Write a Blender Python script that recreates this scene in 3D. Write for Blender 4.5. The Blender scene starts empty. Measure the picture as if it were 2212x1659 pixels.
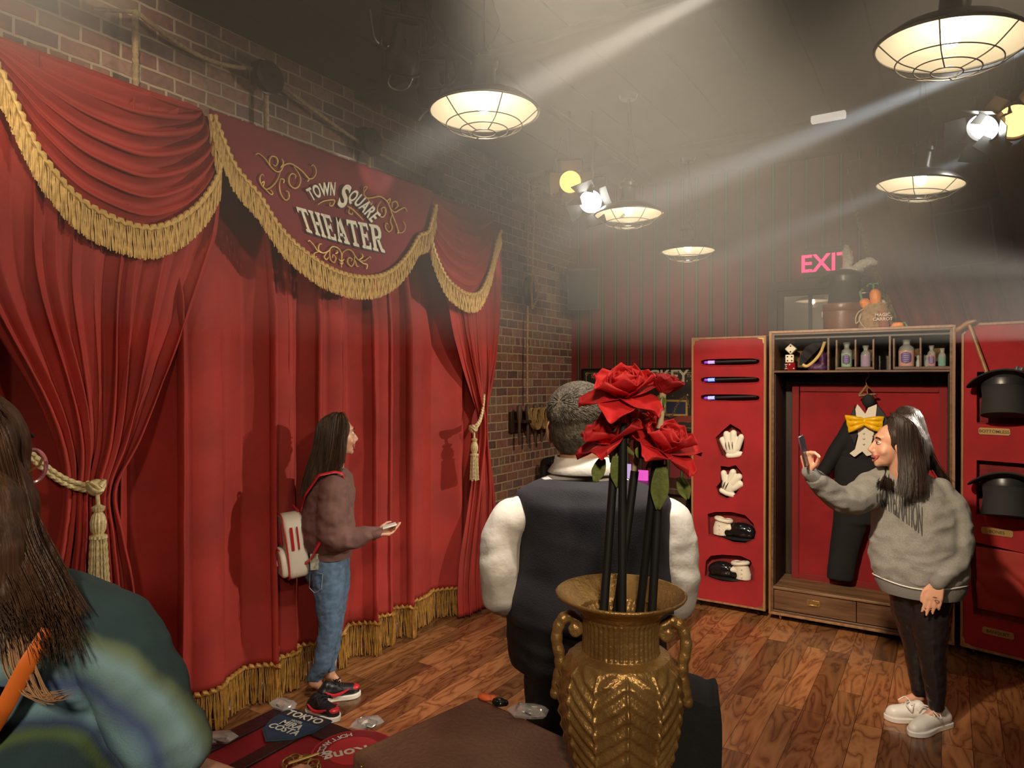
import bpy, bmesh, math, random
from mathutils import Vector as V, Matrix, noise
PI = math.pi
sc = bpy.context.scene
C = bpy.context.collection
random.seed(7)

# ------------------------------------------------------------------ camera
HC = 1.74
YAW = math.radians(32.2); PITCH = math.radians(-0.363)
CAM = V((0, 0, HC))
R = V((math.cos(YAW), math.sin(YAW), 0))
F = V((-math.sin(YAW) * math.cos(PITCH), math.cos(YAW) * math.cos(PITCH), math.sin(PITCH)))
U = R.cross(F)
cd = bpy.data.cameras.new('camera'); cam = bpy.data.objects.new('camera', cd); C.objects.link(cam)
cam.location = CAM
cam.rotation_euler = Matrix((R, U, -F)).transposed().to_euler()
cd.sensor_fit = 'HORIZONTAL'; cd.sensor_width = 36; cd.lens = 36 * 1500 / 2212
cd.clip_start = 0.05; cd.clip_end = 60
sc.camera = cam

def ray(u, v): return F + R * ((u - 1106) / 1500) - U * ((v - 829.5) / 1500)
def AT(u, v, d): return CAM + ray(u, v) * d                    # a point d metres deep
def LW(u, v, x): r = ray(u, v); return CAM + r * (x / r.x)      # on a plane parallel to the left wall
def BW(u, v, y): r = ray(u, v); return CAM + r * (y / r.y)      # on a plane parallel to the back wall
def HZ(u, v, z): r = ray(u, v); return CAM + r * ((z - HC) / r.z)  # on a level plane

# ------------------------------------------------------------------ world, view, lights
w = bpy.data.worlds.new('world'); sc.world = w; w.use_nodes = True
w.node_tree.nodes['Background'].inputs[0].default_value = (0.30, 0.26, 0.22, 1)
w.node_tree.nodes['Background'].inputs[1].default_value = 0.15
sc.view_settings.view_transform = 'Standard'; sc.view_settings.look = 'None'
sc.view_settings.gamma = 1; sc.view_settings.use_curve_mapping = False
sc.view_settings.exposure = 0.30
cy = sc.cycles
cy.max_bounces = 6; cy.diffuse_bounces = 3; cy.glossy_bounces = 3; cy.transmission_bounces = 6
cy.transparent_max_bounces = 8; cy.volume_bounces = 0; cy.caustics_reflective = False; cy.caustics_refractive = False
cy.sample_clamp_indirect = 4.0
cy.use_denoising = True; cy.volume_step_rate = 3; cy.volume_max_steps = 64

def spot(name, loc, to, power, size, blend=0.2, col=(1, 0.86, 0.68), rad=0.03):
    l = bpy.data.lights.new(name, 'SPOT'); l.energy = power; l.spot_size = math.radians(size); l.spot_blend = blend
    l.color = col; l.shadow_soft_size = rad
    o = bpy.data.objects.new(name, l); C.objects.link(o); o.location = loc
    o.rotation_euler = (V(to) - V(loc)).to_track_quat('-Z', 'Y').to_euler()
    return o
WARM = (1, 0.80, 0.56); NEUT = (1, 0.90, 0.76); COOL = (0.80, 0.90, 1.0)
# unseen spots added outside the picture, washing the curtain, the floor and the trunk
spot('stage_wash_curtain', (0.9, 4.85, 2.22), (-3.05, 2.6, 1.35), 385, 56, 0.6, NEUT, 0.05)
spot('fill_left', (0.9, 1.0, 3.2), (-3.05, 1.9, 1.2), 120, 60, 0.7, WARM, 0.12)
spot('stage_wash_trunk', (-1.0, 0.9, 3.4), (-0.6, 5.3, 0.9), 800, 42, 0.6, WARM, 0.08)
spot('stage_wash_floor', (-0.6, 1.3, 3.45), (-1.6, 3.2, 0.0), 330, 60, 0.7, NEUT, 0.10)
spot('fill_near', (0.8, -1.2, 2.9), (-0.9, 1.2, 1.0), 190, 70, 0.7, WARM, 0.12)
spot('fill_back', (0.7, 2.4, 3.4), (-3.0, 5.7, 1.3), 300, 46, 0.7, WARM, 0.08)
spot('fill_brick', (-1.3, -0.8, 3.2), (-3.2, 2.0, 3.3), 120, 50, 0.7, WARM, 0.08)
# tight beams that show in the haze: source, far end, power, cone, colour, radius and density of the haze added to show it
BEAMS = [((-0.40, 2.90, 3.45), LW(770, 385, -3.1), 1100, 8, NEUT, .17, 1.5),
         ((0.62, 4.11, 3.40), LW(1085, 565, -3.0), 1700, 6, COOL, .17, 1.5),
         ((0.72, 3.95, 3.42), BW(1340, 500, 6.0), 800, 4, NEUT, .13, 1.2),
         ((0.81, 4.76, 3.23), BW(1480, 590, 6.0), 900, 5, COOL, .14, 1.3),
         ((-1.3, 0.6, 3.45), LW(-60, 10, -3.15), 420, 50, WARM, .6, 2.2)]
for k, (a, b, p, s, c, r_, d_) in enumerate(BEAMS):
    spot('haze_beam', a, b, p, s, 0.95, c, 0.02)

# ------------------------------------------------------------------ materials
MATS = {}
def mat(name, col=(.5, .5, .5), rough=.5, metal=0, var=0, vs=6, col2=None, bump=0, bs=60, emit=None, es=0,
        sheen=0, coat=0, trans=0, stretch=(1, 1, 1), alpha=1, spec=None, ior=None):
    if name in MATS: return MATS[name]
    m = bpy.data.materials.new(name); m.use_nodes = True; nt = m.node_tree; b = nt.nodes['Principled BSDF']; L = nt.links.new
    b.inputs['Base Color'].default_value = (*col, 1); b.inputs['Roughness'].default_value = rough; b.inputs['Metallic'].default_value = metal
    if spec is not None: b.inputs['Specular IOR Level'].default_value = spec
    if ior: b.inputs['IOR'].default_value = ior
    if sheen:
        b.inputs['Sheen Weight'].default_value = sheen; b.inputs['Sheen Roughness'].default_value = .4
        b.inputs['Sheen Tint'].default_value = (*[min(1, c * 2 + .04) for c in col], 1)
    if coat: b.inputs['Coat Weight'].default_value = coat; b.inputs['Coat Roughness'].default_value = .1
    if trans: b.inputs['Transmission Weight'].default_value = trans
    if alpha < 1: b.inputs['Alpha'].default_value = alpha
    if emit: b.inputs['Emission Color'].default_value = (*emit, 1); b.inputs['Emission Strength'].default_value = es
    tc = nt.nodes.new('ShaderNodeTexCoord'); mp = nt.nodes.new('ShaderNodeMapping'); mp.inputs['Scale'].default_value = stretch
    L(tc.outputs['Object'], mp.inputs[0])
    if var or col2:
        n = nt.nodes.new('ShaderNodeTexNoise'); n.inputs['Scale'].default_value = vs; n.inputs['Detail'].default_value = 5
        r = nt.nodes.new('ShaderNodeValToRGB'); L(mp.outputs[0], n.inputs['Vector']); L(n.outputs['Fac'], r.inputs[0])
        r.color_ramp.elements[0].position = .3; r.color_ramp.elements[1].position = .7
        c2 = col2 or tuple(c * (1 + var) for c in col); c1 = col if col2 else tuple(c * (1 - var) for c in col)
        r.color_ramp.elements[0].color = (*c1, 1); r.color_ramp.elements[1].color = (*c2, 1)
        L(r.outputs[0], b.inputs['Base Color'])
    if bump:
        n = nt.nodes.new('ShaderNodeTexNoise'); n.inputs['Scale'].default_value = bs; n.inputs['Detail'].default_value = 4
        bn = nt.nodes.new('ShaderNodeBump'); bn.inputs['Strength'].default_value = bump; bn.inputs['Distance'].default_value = .01
        L(mp.outputs[0], n.inputs['Vector']); L(n.outputs['Fac'], bn.inputs['Height']); L(bn.outputs[0], b.inputs['Normal'])
    MATS[name] = m
    return m

def nodes(m): nt = m.node_tree; return nt, nt.nodes['Principled BSDF'], nt.links.new

def brick_mat():
    m = mat('brick_wall', (.2, .1, .07), .9); nt, b, L = nodes(m)
    tc = nt.nodes.new('ShaderNodeTexCoord'); sx = nt.nodes.new('ShaderNodeSeparateXYZ'); cx = nt.nodes.new('ShaderNodeCombineXYZ')
    L(tc.outputs['Object'], sx.inputs[0]); L(sx.outputs['Y'], cx.inputs['X']); L(sx.outputs['Z'], cx.inputs['Y'])
    nz = nt.nodes.new('ShaderNodeTexNoise'); nz.inputs['Scale'].default_value = 9
    mx = nt.nodes.new('ShaderNodeMixRGB'); mx.blend_type = 'ADD'; mx.inputs[0].default_value = .012
    L(cx.outputs[0], mx.inputs[1]); L(tc.outputs['Object'], nz.inputs['Vector']); L(nz.outputs['Color'], mx.inputs[2])
    br = nt.nodes.new('ShaderNodeTexBrick'); L(mx.outputs[0], br.inputs['Vector'])
    br.inputs['Scale'].default_value = 1; br.inputs['Brick Width'].default_value = .172; br.inputs['Row Height'].default_value = .073
    br.inputs['Mortar Size'].default_value = .0075; br.inputs['Mortar Smooth'].default_value = .3
    br.offset = .5; br.squash = .5; br.squash_frequency = 7
    br.inputs['Color1'].default_value = (0, 0, 0, 1); br.inputs['Color2'].default_value = (1, 1, 1, 1); br.inputs['Mortar'].default_value = (.5, .5, .5, 1)
    rp = nt.nodes.new('ShaderNodeValToRGB'); L(br.outputs['Color'], rp.inputs[0]); e = rp.color_ramp.elements
    e[0].color = (.11, .068, .060, 1); e[1].color = (.36, .23, .16, 1)
    for p, c in ((.2, (.24, .105, .075)), (.4, (.17, .105, .095)), (.55, (.30, .135, .09)), (.75, (.22, .15, .105)), (.88, (.27, .115, .085))):
        k = e.new(p); k.color = (*c, 1)
    n2 = nt.nodes.new('ShaderNodeTexNoise'); n2.inputs['Scale'].default_value = 35; n2.inputs['Detail'].default_value = 6; L(tc.outputs['Object'], n2.inputs['Vector'])
    m2 = nt.nodes.new('ShaderNodeMixRGB'); m2.blend_type = 'OVERLAY'; m2.inputs[0].default_value = .6; L(rp.outputs[0], m2.inputs[1]); L(n2.outputs['Fac'], m2.inputs[2])
    m3 = nt.nodes.new('ShaderNodeMixRGB'); L(br.outputs['Fac'], m3.inputs[0]); L(m2.outputs[0], m3.inputs[1]); m3.inputs[2].default_value = (.46, .35, .24, 1)
    L(m3.outputs[0], b.inputs['Base Color'])
    su = nt.nodes.new('ShaderNodeMath'); su.operation = 'MULTIPLY_ADD'; L(br.outputs['Fac'], su.inputs[0]); su.inputs[1].default_value = -1; L(n2.outputs['Fac'], su.inputs[2])
    bn = nt.nodes.new('ShaderNodeBump'); bn.inputs['Strength'].default_value = .9; bn.inputs['Distance'].default_value = .006
    L(su.outputs[0], bn.inputs['Height']); L(bn.outputs[0], b.inputs['Normal'])
    return m

def stripe_mat():
    m = mat('striped_wallpaper', (.2, .02, .02), .8); nt, b, L = nodes(m)
    tc = nt.nodes.new('ShaderNodeTexCoord'); sx = nt.nodes.new('ShaderNodeSeparateXYZ'); L(tc.outputs['Object'], sx.inputs[0])
    d = nt.nodes.new('ShaderNodeMath'); d.operation = 'DIVIDE'; L(sx.outputs['X'], d.inputs[0]); d.inputs[1].default_value = .132
    f = nt.nodes.new('ShaderNodeMath'); f.operation = 'FRACT'; L(d.outputs[0], f.inputs[0])
    rp = nt.nodes.new('ShaderNodeValToRGB'); rp.color_ramp.interpolation = 'CONSTANT'; L(f.outputs[0], rp.inputs[0]); e = rp.color_ramp.elements
    red = (.20, .022, .026, 1); dk = (.035, .033, .022, 1); gold = (.24, .16, .05, 1)
    e[0].color = red; e[1].position = .34; e[1].color = dk
    k = e.new(.44); k.color = gold; k = e.new(.49); k.color = dk; k = e.new(.62); k.color = red
    n2 = nt.nodes.new('ShaderNodeTexNoise'); n2.inputs['Scale'].default_value = 220; L(tc.outputs['Object'], n2.inputs['Vector'])
    m2 = nt.nodes.new('ShaderNodeMixRGB'); m2.blend_type = 'OVERLAY'; m2.inputs[0].default_value = .25; L(rp.outputs[0], m2.inputs[1]); L(n2.outputs['Fac'], m2.inputs[2])
    L(m2.outputs[0], b.inputs['Base Color'])
    return m

def floor_mat():
    m = mat('plank_floor', (.2, .08, .03), .22); nt, b, L = nodes(m)
    tc = nt.nodes.new('ShaderNodeTexCoord'); mp = nt.nodes.new('ShaderNodeMapping'); mp.inputs['Rotation'].default_value = (0, 0, PI / 2)
    L(tc.outputs['Object'], mp.inputs[0])
    br = nt.nodes.new('ShaderNodeTexBrick'); L(mp.outputs[0], br.inputs['Vector'])
    br.inputs['Scale'].default_value = 1; br.inputs['Brick Width'].default_value = .95; br.inputs['Row Height'].default_value = .125
    br.inputs['Mortar Size'].default_value = .0012; br.offset = .37; br.offset_frequency = 3
    br.inputs['Color1'].default_value = (0, 0, 0, 1); br.inputs['Color2'].default_value = (1, 1, 1, 1); br.inputs['Mortar'].default_value = (0, 0, 0, 1)
    # contour-like grain, long along the boards, shifted from board to board
    mp2 = nt.nodes.new('ShaderNodeMapping'); mp2.inputs['Scale'].default_value = (9, 2.0, 1); L(tc.outputs['Object'], mp2.inputs[0])
    add = nt.nodes.new('ShaderNodeMixRGB'); add.blend_type = 'ADD'; add.inputs[0].default_value = 1; L(mp2.outputs[0], add.inputs[1])
    ml = nt.nodes.new('ShaderNodeMixRGB'); ml.blend_type = 'MULTIPLY'; ml.inputs[0].default_value = 1; L(br.outputs['Color'], ml.inputs[1]); ml.inputs[2].default_value = (13, 7, 5, 1)
    L(ml.outputs[0], add.inputs[2])
    n1 = nt.nodes.new('ShaderNodeTexNoise'); n1.inputs['Scale'].default_value = .8; n1.inputs['Detail'].default_value = 3.5; n1.inputs['Distortion'].default_value = .6
    L(add.outputs[0], n1.inputs['Vector'])
    mu = nt.nodes.new('ShaderNodeMath'); mu.operation = 'MULTIPLY'; L(n1.outputs['Fac'], mu.inputs[0]); mu.inputs[1].default_value = 8
    fr = nt.nodes.new('ShaderNodeMath'); fr.operation = 'PINGPONG'; L(mu.outputs[0], fr.inputs[0]); fr.inputs[1].default_value = .5
    rp = nt.nodes.new('ShaderNodeValToRGB'); L(fr.outputs[0], rp.inputs[0]); e = rp.color_ramp.elements
    e[0].color = (.105, .038, .014, 1); e[1].position = .45; e[1].color = (.25, .108, .042, 1); k = e.new(.12); k.color = (.18, .070, .026, 1)
    hv = nt.nodes.new('ShaderNodeHueSaturation'); L(rp.outputs[0], hv.inputs['Color'])
    mr = nt.nodes.new('ShaderNodeMapRange'); L(br.outputs['Color'], mr.inputs[0]); mr.inputs[3].default_value = .55; mr.inputs[4].default_value = 1.6; L(mr.outputs[0], hv.inputs['Value'])
    mo = nt.nodes.new('ShaderNodeMixRGB'); L(br.outputs['Fac'], mo.inputs[0]); L(hv.outputs[0], mo.inputs[1]); mo.inputs[2].default_value = (.02, .008, .004, 1)
    L(mo.outputs[0], b.inputs['Base Color'])
    n3 = nt.nodes.new('ShaderNodeTexNoise'); n3.inputs['Scale'].default_value = 3; L(tc.outputs['Object'], n3.inputs['Vector'])
    m3 = nt.nodes.new('ShaderNodeMapRange'); L(n3.outputs['Fac'], m3.inputs[0]); m3.inputs[3].default_value = .10; m3.inputs[4].default_value = .34; L(m3.outputs[0], b.inputs['Roughness'])
    bn = nt.nodes.new('ShaderNodeBump'); bn.inputs['Strength'].default_value = .12; bn.inputs['Distance'].default_value = .004
    L(fr.outputs[0], bn.inputs['Height']); L(bn.outputs[0], b.inputs['Normal'])
    return m

def wood_mat(name, c1, c2, axis='Z', rough=.45, sc_=1.0):
    m = mat(name, c1, rough); nt, b, L = nodes(m)
    tc = nt.nodes.new('ShaderNodeTexCoord'); mp = nt.nodes.new('ShaderNodeMapping')
    s = {'X': (2, 30, 30), 'Y': (30, 2, 30), 'Z': (30, 30, 2)}[axis]; mp.inputs['Scale'].default_value = tuple(a * sc_ for a in s)
    L(tc.outputs['Object'], mp.inputs[0]); n = nt.nodes.new('ShaderNodeTexNoise'); n.inputs['Scale'].default_value = 1; n.inputs['Detail'].default_value = 6; n.inputs['Distortion'].default_value = .8
    L(mp.outputs[0], n.inputs['Vector']); rp = nt.nodes.new('ShaderNodeValToRGB'); L(n.outputs['Fac'], rp.inputs[0])
    rp.color_ramp.elements[0].position = .35; rp.color_ramp.elements[1].position = .65
    rp.color_ramp.elements[0].color = (*c1, 1); rp.color_ramp.elements[1].color = (*c2, 1); L(rp.outputs[0], b.inputs['Base Color'])
    bn = nt.nodes.new('ShaderNodeBump'); bn.inputs['Strength'].default_value = .2; bn.inputs['Distance'].default_value = .003
    L(n.outputs['Fac'], bn.inputs['Height']); L(bn.outputs[0], b.inputs['Normal'])
    return m

velvet = mat('red_velvet', (.30, .020, .013), .75, var=.22, vs=3, bump=.25, bs=400, sheen=.25)
velvet_dk = mat('wine_velvet', (.13, .012, .016), .85, var=.2, vs=3, bump=.2, bs=300, sheen=.2)
gold_fr = mat('gold_fringe', (.56, .37, .12), .5, metal=.15, var=.22, vs=60, sheen=.2)
gold_cord = mat('cream_gold_cord', (.52, .42, .22), .5, metal=.1, var=.3, vs=80)
gold_paint = mat('gold_paint', (.62, .42, .12), .4, metal=.3)
rope_m = mat('hemp_rope', (.40, .29, .16), .9, var=.3, vs=80)
black_m = mat('black_metal', (.012, .012, .013), .4, metal=.4)
chrome = mat('polished_metal', (.75, .75, .74), .15, metal=1)
brass = mat('brass', (.55, .38, .14), .3, metal=.9)
white_pt = mat('white_paint', (.78, .75, .68), .5, bump=.1, bs=60)
walnut = wood_mat('walnut_wood', (.075, .034, .016), (.17, .085, .042), 'X', .4)
oakedge = wood_mat('oak_edging', (.20, .095, .04), (.33, .17, .075), 'Z', .4)
darkwood = wood_mat('dark_wood', (.022, .013, .008), (.05, .028, .016), 'Z', .4)
redfelt = mat('red_felt', (.27, .008, .012), .9, var=.18, vs=5, bump=.15, bs=500, sheen=.3)
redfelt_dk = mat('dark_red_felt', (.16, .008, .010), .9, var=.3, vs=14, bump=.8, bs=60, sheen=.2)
skin = mat('skin', (.56, .29, .19), .45, var=.08, vs=20, bump=.05, bs=200)
blackcloth = mat('black_cloth', (.010, .010, .012), .85, var=.2, vs=30, bump=.2, bs=300, sheen=.08)

# ------------------------------------------------------------------ geometry helpers
class G:
    def __init__(s): s.v = []; s.f = []
    def add(s, vs, fs):
        n = len(s.v); s.v += [V(p) for p in vs]; s.f += [tuple(i + n for i in f) for f in fs]; return s
    def box(s, c, d, rot=None):
        x, y, z = [a / 2 for a in d]; vs = [V((i * x, j * y, k * z)) for i in (-1, 1) for j in (-1, 1) for k in (-1, 1)]
        if rot is not None: vs = [rot @ p for p in vs]
        return s.add([V(c) + p for p in vs], [(0, 1, 3, 2), (4, 6, 7, 5), (0, 4, 5, 1), (2, 3, 7, 6), (0, 2, 6, 4), (1, 5, 7, 3)])
    def bb(s, a, b):
        return s.box([(p + q) / 2 for p, q in zip(a, b)], [abs(q - p) for p, q in zip(a, b)])
    def tube(s, pts, r, n=8, lobes=0, twist=0, depth=.25, closed=False, flat=None):
        pts = [V(p) for p in pts]; m = len(pts); rr = r if isinstance(r, (list, tuple)) else [r] * m
        base = len(s.v); L = 0; up = None
        for i, p in enumerate(pts):
            t = (pts[(i + 1) % m] - pts[i - 1]) if closed else (pts[min(i + 1, m - 1)] - pts[max(i - 1, 0)])
            if t.length < 1e-9: t = V((0, 0, 1))
            t.normalize()
            if up is None:
                up = V((0, 0, 1)) if abs(t.z) < .9 else V((1, 0, 0))
            a = (up - t * up.dot(t))
            if a.length < 1e-6: a = t.orthogonal()
            a.normalize(); up = a; b = t.cross(a)
            if i: L += (p - pts[i - 1]).length
            for k in range(n):
                th = 2 * PI * k / n; q = rr[i]
                if lobes: q *= 1 - depth + depth * abs(math.cos(.5 * (lobes * th + twist * L)))
                s.v.append(p + (a * math.cos(th) + b * math.sin(th) * (flat or 1)) * q)
        for i in range(m if closed else m - 1):
            for k in range(n):
                i2 = (i + 1) % m
                s.f.append((base + i * n + k, base + i * n + (k + 1) % n, base + i2 * n + (k + 1) % n, base + i2 * n + k))
        if not closed:
            s.f.append(tuple(base + k for k in reversed(range(n)))); s.f.append(tuple(base + (m - 1) * n + k for k in range(n)))
        return s
    def cyl(s, a, b, r0, r1=None, n=24): return s.tube([a, b], [r0, r0 if r1 is None else r1], n)
    def lathe(s, prof, n=32, c=(0, 0, 0), ax=None, mod=None, cap=True):
        base = len(s.v); c = V(c); q = V((0, 0, 1)).rotation_difference(V(ax)) if ax is not None else None; m = len(prof)
        for i, (r, z) in enumerate(prof):
            for k in range(n):
                th = 2 * PI * k / n; rr = r * (mod(th, z, i / (m - 1)) if mod else 1); p = V((rr * math.cos(th), rr * math.sin(th), z))
                s.v.append(c + (q @ p if q else p))
        for i in range(m - 1):
            for k in range(n):
                s.f.append((base + i * n + k, base + i * n + (k + 1) % n, base + (i + 1) * n + (k + 1) % n, base + (i + 1) * n + k))
        if cap and prof[0][0] > 1e-5: s.f.append(tuple(base + k for k in reversed(range(n))))
        if cap and prof[-1][0] > 1e-5: s.f.append(tuple(base + (m - 1) * n + k for k in range(n)))
        return s
    def ball(s, c, r, n=16, m=10, rot=None):
        if not isinstance(r, (list, tuple)): r = (r, r, r)
        base = len(s.v); c = V(c)
        for i in range(m + 1):
            ph = PI * i / m
            for k in range(n):
                th = 2 * PI * k / n; p = V((r[0] * math.sin(ph) * math.cos(th), r[1] * math.sin(ph) * math.sin(th), -r[2] * math.cos(ph)))
                s.v.append(c + (rot @ p if rot is not None else p))
        for i in range(m):
            for k in range(n):
                s.f.append((base + i * n + k, base + i * n + (k + 1) % n, base + (i + 1) * n + (k + 1) % n, base + (i + 1) * n + k))
        return s
    def grid(s, fn, nu, nv, thick=None):
        base = len(s.v)
        for i in range(nu + 1):
            for j in range(nv + 1): s.v.append(V(fn(i / nu, j / nv)))
        for i in range(nu):
            for j in range(nv):
                a = base + i * (nv + 1) + j; s.f.append((a, a + nv + 1, a + nv + 2, a + 1))
        return s
    def prism(s, poly, o, ex, ey, t):   # polygon in the plane (ex, ey) at o, pushed along t
        o, ex, ey, t = V(o), V(ex), V(ey), V(t); n = len(poly); base = len(s.v)
        P = [o + ex * a + ey * b for a, b in poly]; s.v += P + [p + t for p in P]
        s.f.append(tuple(base + k for k in range(n))); s.f.append(tuple(base + n + k for k in reversed(range(n))))
        for k in range(n): s.f.append((base + k, base + n + k, base + n + (k + 1) % n, base + (k + 1) % n))
        return s
    def loft(s, rings, n=20, cap=True):     # rings: (centre, a, b, side, front) ellipses
        base = len(s.v); m = len(rings)
        for c, a, b, ea, eb in rings:
            for k in range(n):
                th = 2 * PI * k / n; s.v.append(V(c) + V(ea) * (a * math.cos(th)) + V(eb) * (b * math.sin(th)))
        for i in range(m - 1):
            for k in range(n): s.f.append((base + i * n + k, base + i * n + (k + 1) % n, base + (i + 1) * n + (k + 1) % n, base + (i + 1) * n + k))
        if cap: s.f.append(tuple(base + k for k in reversed(range(n)))); s.f.append(tuple(base + (m - 1) * n + k for k in range(n)))
        return s
    def caps(s, a, b, r0, r1, n=14):        # tapered capsule
        a, b = V(a), V(b); d = (b - a); L = d.length; d.normalize(); pts, rs = [], []
        for k in range(5): t = k / 4 * PI / 2; pts.append(a - d * r0 * math.cos(t)); rs.append(max(1e-4, r0 * math.sin(t)))
        for k in range(5): t = k / 4 * PI / 2; pts.append(b + d * r1 * math.sin(t)); rs.append(max(1e-4, r1 * math.cos(t)))
        base = len(s.v); e = d.orthogonal().normalized(); g = d.cross(e)
        for p, q in zip(pts, rs):
            for k in range(n): th = 2 * PI * k / n; s.v.append(p + (e * math.cos(th) + g * math.sin(th)) * q)
        for i in range(len(pts) - 1):
            for k in range(n): s.f.append((base + i * n + k, base + i * n + (k + 1) % n, base + (i + 1) * n + (k + 1) % n, base + (i + 1) * n + k))
        s.f.append(tuple(base + k for k in reversed(range(n)))); s.f.append(tuple(base + (len(pts) - 1) * n + k for k in range(n)))
        return s
    def limb(s, pts, rs, n=14):
        for i in range(len(pts) - 1): s.caps(pts[i], pts[i + 1], rs[i], rs[i + 1], n)
        return s
    def warp(s, fn): s.v = [V(fn(p)) for p in s.v]; return s
    def mesh(s, name='m'):
        me = bpy.data.meshes.new(name); me.from_pydata([tuple(p) for p in s.v], [], s.f); me.validate(); return me
    def build(s, name, m, parent=None, smooth=True, bevel=0, solid=0, angle=40, seg=2):
        return finish(name, s.mesh(name), m, parent, smooth, bevel, solid, angle, seg)

def origin_of(o):
    t = V((0, 0, 0))
    while o: t += o.location; o = o.parent
    return t

def finish(name, me, m, parent=None, smooth=True, bevel=0, solid=0, angle=40, seg=2):
    bm = bmesh.new(); bm.from_mesh(me); bmesh.ops.remove_doubles(bm, verts=bm.verts, dist=1e-5); bmesh.ops.recalc_face_normals(bm, faces=bm.faces); bm.to_mesh(me); bm.free()
    o = bpy.data.objects.new(name, me); C.objects.link(o)
    if parent: off = origin_of(parent); o.parent = parent
    else:
        zs = [v.co.z for v in me.vertices]; xs = [v.co.x for v in me.vertices]; ys = [v.co.y for v in me.vertices]
        off = V(((min(xs) + max(xs)) / 2, (min(ys) + max(ys)) / 2, min(zs))); o.location = off
    me.transform(Matrix.Translation(-off)); me.materials.append(m)
    if smooth:
        for p in me.polygons: p.use_smooth = True
        if angle < 180: me.set_sharp_from_angle(angle=math.radians(angle))
    if solid: md = o.modifiers.new('s', 'SOLIDIFY'); md.thickness = solid; md.offset = 0
    if bevel: md = o.modifiers.new('b', 'BEVEL'); md.width = bevel; md.segments = seg; md.limit_method = 'ANGLE'; md.angle_limit = math.radians(35)
    return o

def fuse(g, voxel=.008, smooth=4, disp=0, dscale=8, keep=None):   # melts overlapping shapes into one continuous skin
    o = bpy.data.objects.new('tmp', g.mesh('tmp')); C.objects.link(o)
    md = o.modifiers.new('r', 'REMESH'); md.mode = 'VOXEL'; md.voxel_size = voxel
    if smooth: md = o.modifiers.new('s', 'SMOOTH'); md.factor = .5; md.iterations = smooth
    dg = bpy.context.evaluated_depsgraph_get(); me = bpy.data.meshes.new_from_object(o.evaluated_get(dg))
    bpy.data.objects.remove(o)
    if disp:
        me.calc_loop_triangles(); nm = [v.normal.copy() for v in me.vertices]
        for v, n in zip(me.vertices, nm):
            p = v.co * dscale; v.co += n * disp * (noise.noise(p) + .5 * noise.noise(p * 2.3) - (abs(noise.noise(V((p.x, p.y, p.z * 1.7)) * 1.3)) - .2))
    return me

def text_g(g, s, size, fn, ext=.002, bold=0, align='CENTER', spacing=1.0, sx=1.0):
    c = bpy.data.curves.new('t', 'FONT'); c.body = s; c.size = 1; c.extrude = ext; c.offset = bold; c.align_x = align; c.space_character = spacing; c.resolution_u = 4
    o = bpy.data.objects.new('t', c); C.objects.link(o); dg = bpy.context.evaluated_depsgraph_get()
    me = bpy.data.meshes.new_from_object(o.evaluated_get(dg)); bpy.data.objects.remove(o)
    g.add([fn(v.co.x * size * sx, v.co.y * size, v.co.z) for v in me.vertices], [tuple(p.vertices) for p in me.polygons]); return g

def tag(o, label, cat, group=None, kind=None):
    o['label'] = label; o['category'] = cat
    if group: o['group'] = group
    if kind: o['kind'] = kind
    return o
def thing(name, label, cat, loc=(0, 0, 0), group=None):
    o = bpy.data.objects.new(name, None); C.objects.link(o); o.location = loc; o.empty_display_size = .1
    return tag(o, label, cat, group)
def struct(o): o['kind'] = 'structure'; return o
def dup(o, loc, rz=0, label=None):
    def cp(a, par):
        c = a.copy(); C.objects.link(c); c.parent = par
        for ch in a.children: cp(ch, c)
        return c
    c = cp(o, None); c.location = loc
    if rz: c.rotation_euler[2] += rz
    if label: c['label'] = label
    return c
def resample(P, n):
    P = [V(p) for p in P]; d = [0]
    for a, b in zip(P, P[1:]): d.append(d[-1] + (b - a).length)
    out = []; j = 0
    for i in range(n + 1):
        t = d[-1] * i / n
        while j < len(P) - 2 and d[j + 1] < t: j += 1
        k = (t - d[j]) / max(1e-9, d[j + 1] - d[j]); out.append(P[j].lerp(P[j + 1], min(1, max(0, k))))
    return out
def spline(P, n, closed=False):   # Catmull-Rom through P, n points per span
    P = [V(p) for p in P]; out = []; m = len(P)
    for i in range(m if closed else m - 1):
        if closed: a, b, c, d = P[i - 1], P[i], P[(i + 1) % m], P[(i + 2) % m]
        else: a, b, c, d = P[max(i - 1, 0)], P[i], P[i + 1], P[min(i + 2, m - 1)]
        for k in range(n):
            t = k / n; out.append(.5 * ((2 * b) + (c - a) * t + (2 * a - 5 * b + 4 * c - d) * t * t + (3 * b - a - 3 * c + d) * t ** 3))
    if not closed: out.append(P[-1])
    return out

# ------------------------------------------------------------------ the room
XL, YB, ZC = -3.2, 6.2, 3.57
XR, YF = 2.9, -2.2
ceil_m = mat('ceiling_paint', (.034, .028, .024), .8, var=.3, vs=2)
struct(G().bb((XL, YF, -.1), (XR, YB, 0)).build('floor', floor_mat(), smooth=False))
struct(G().bb((XL, YF, ZC), (XR, YB, ZC + .1)).build('ceiling', ceil_m, smooth=False))
struct(G().bb((XL - .1, YF, 0), (XL, YB, ZC)).build('wall_left', brick_mat(), smooth=False))
struct(G().bb((XL, YB, 0), (XR, YB + .1, ZC)).build('wall_back', stripe_mat(), smooth=False))
dim = mat('far_wallpaper', (.10, .03, .03), .8)
struct(G().bb((XR, YF, 0), (XR + .1, YB, ZC)).build('wall_right', dim, smooth=False))
struct(G().bb((XL, YF - .1, 0), (XR, YF, ZC)).build('wall_front', dim, smooth=False))
tw = mat('dark_trim', (.035, .02, .014), .5)
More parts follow.
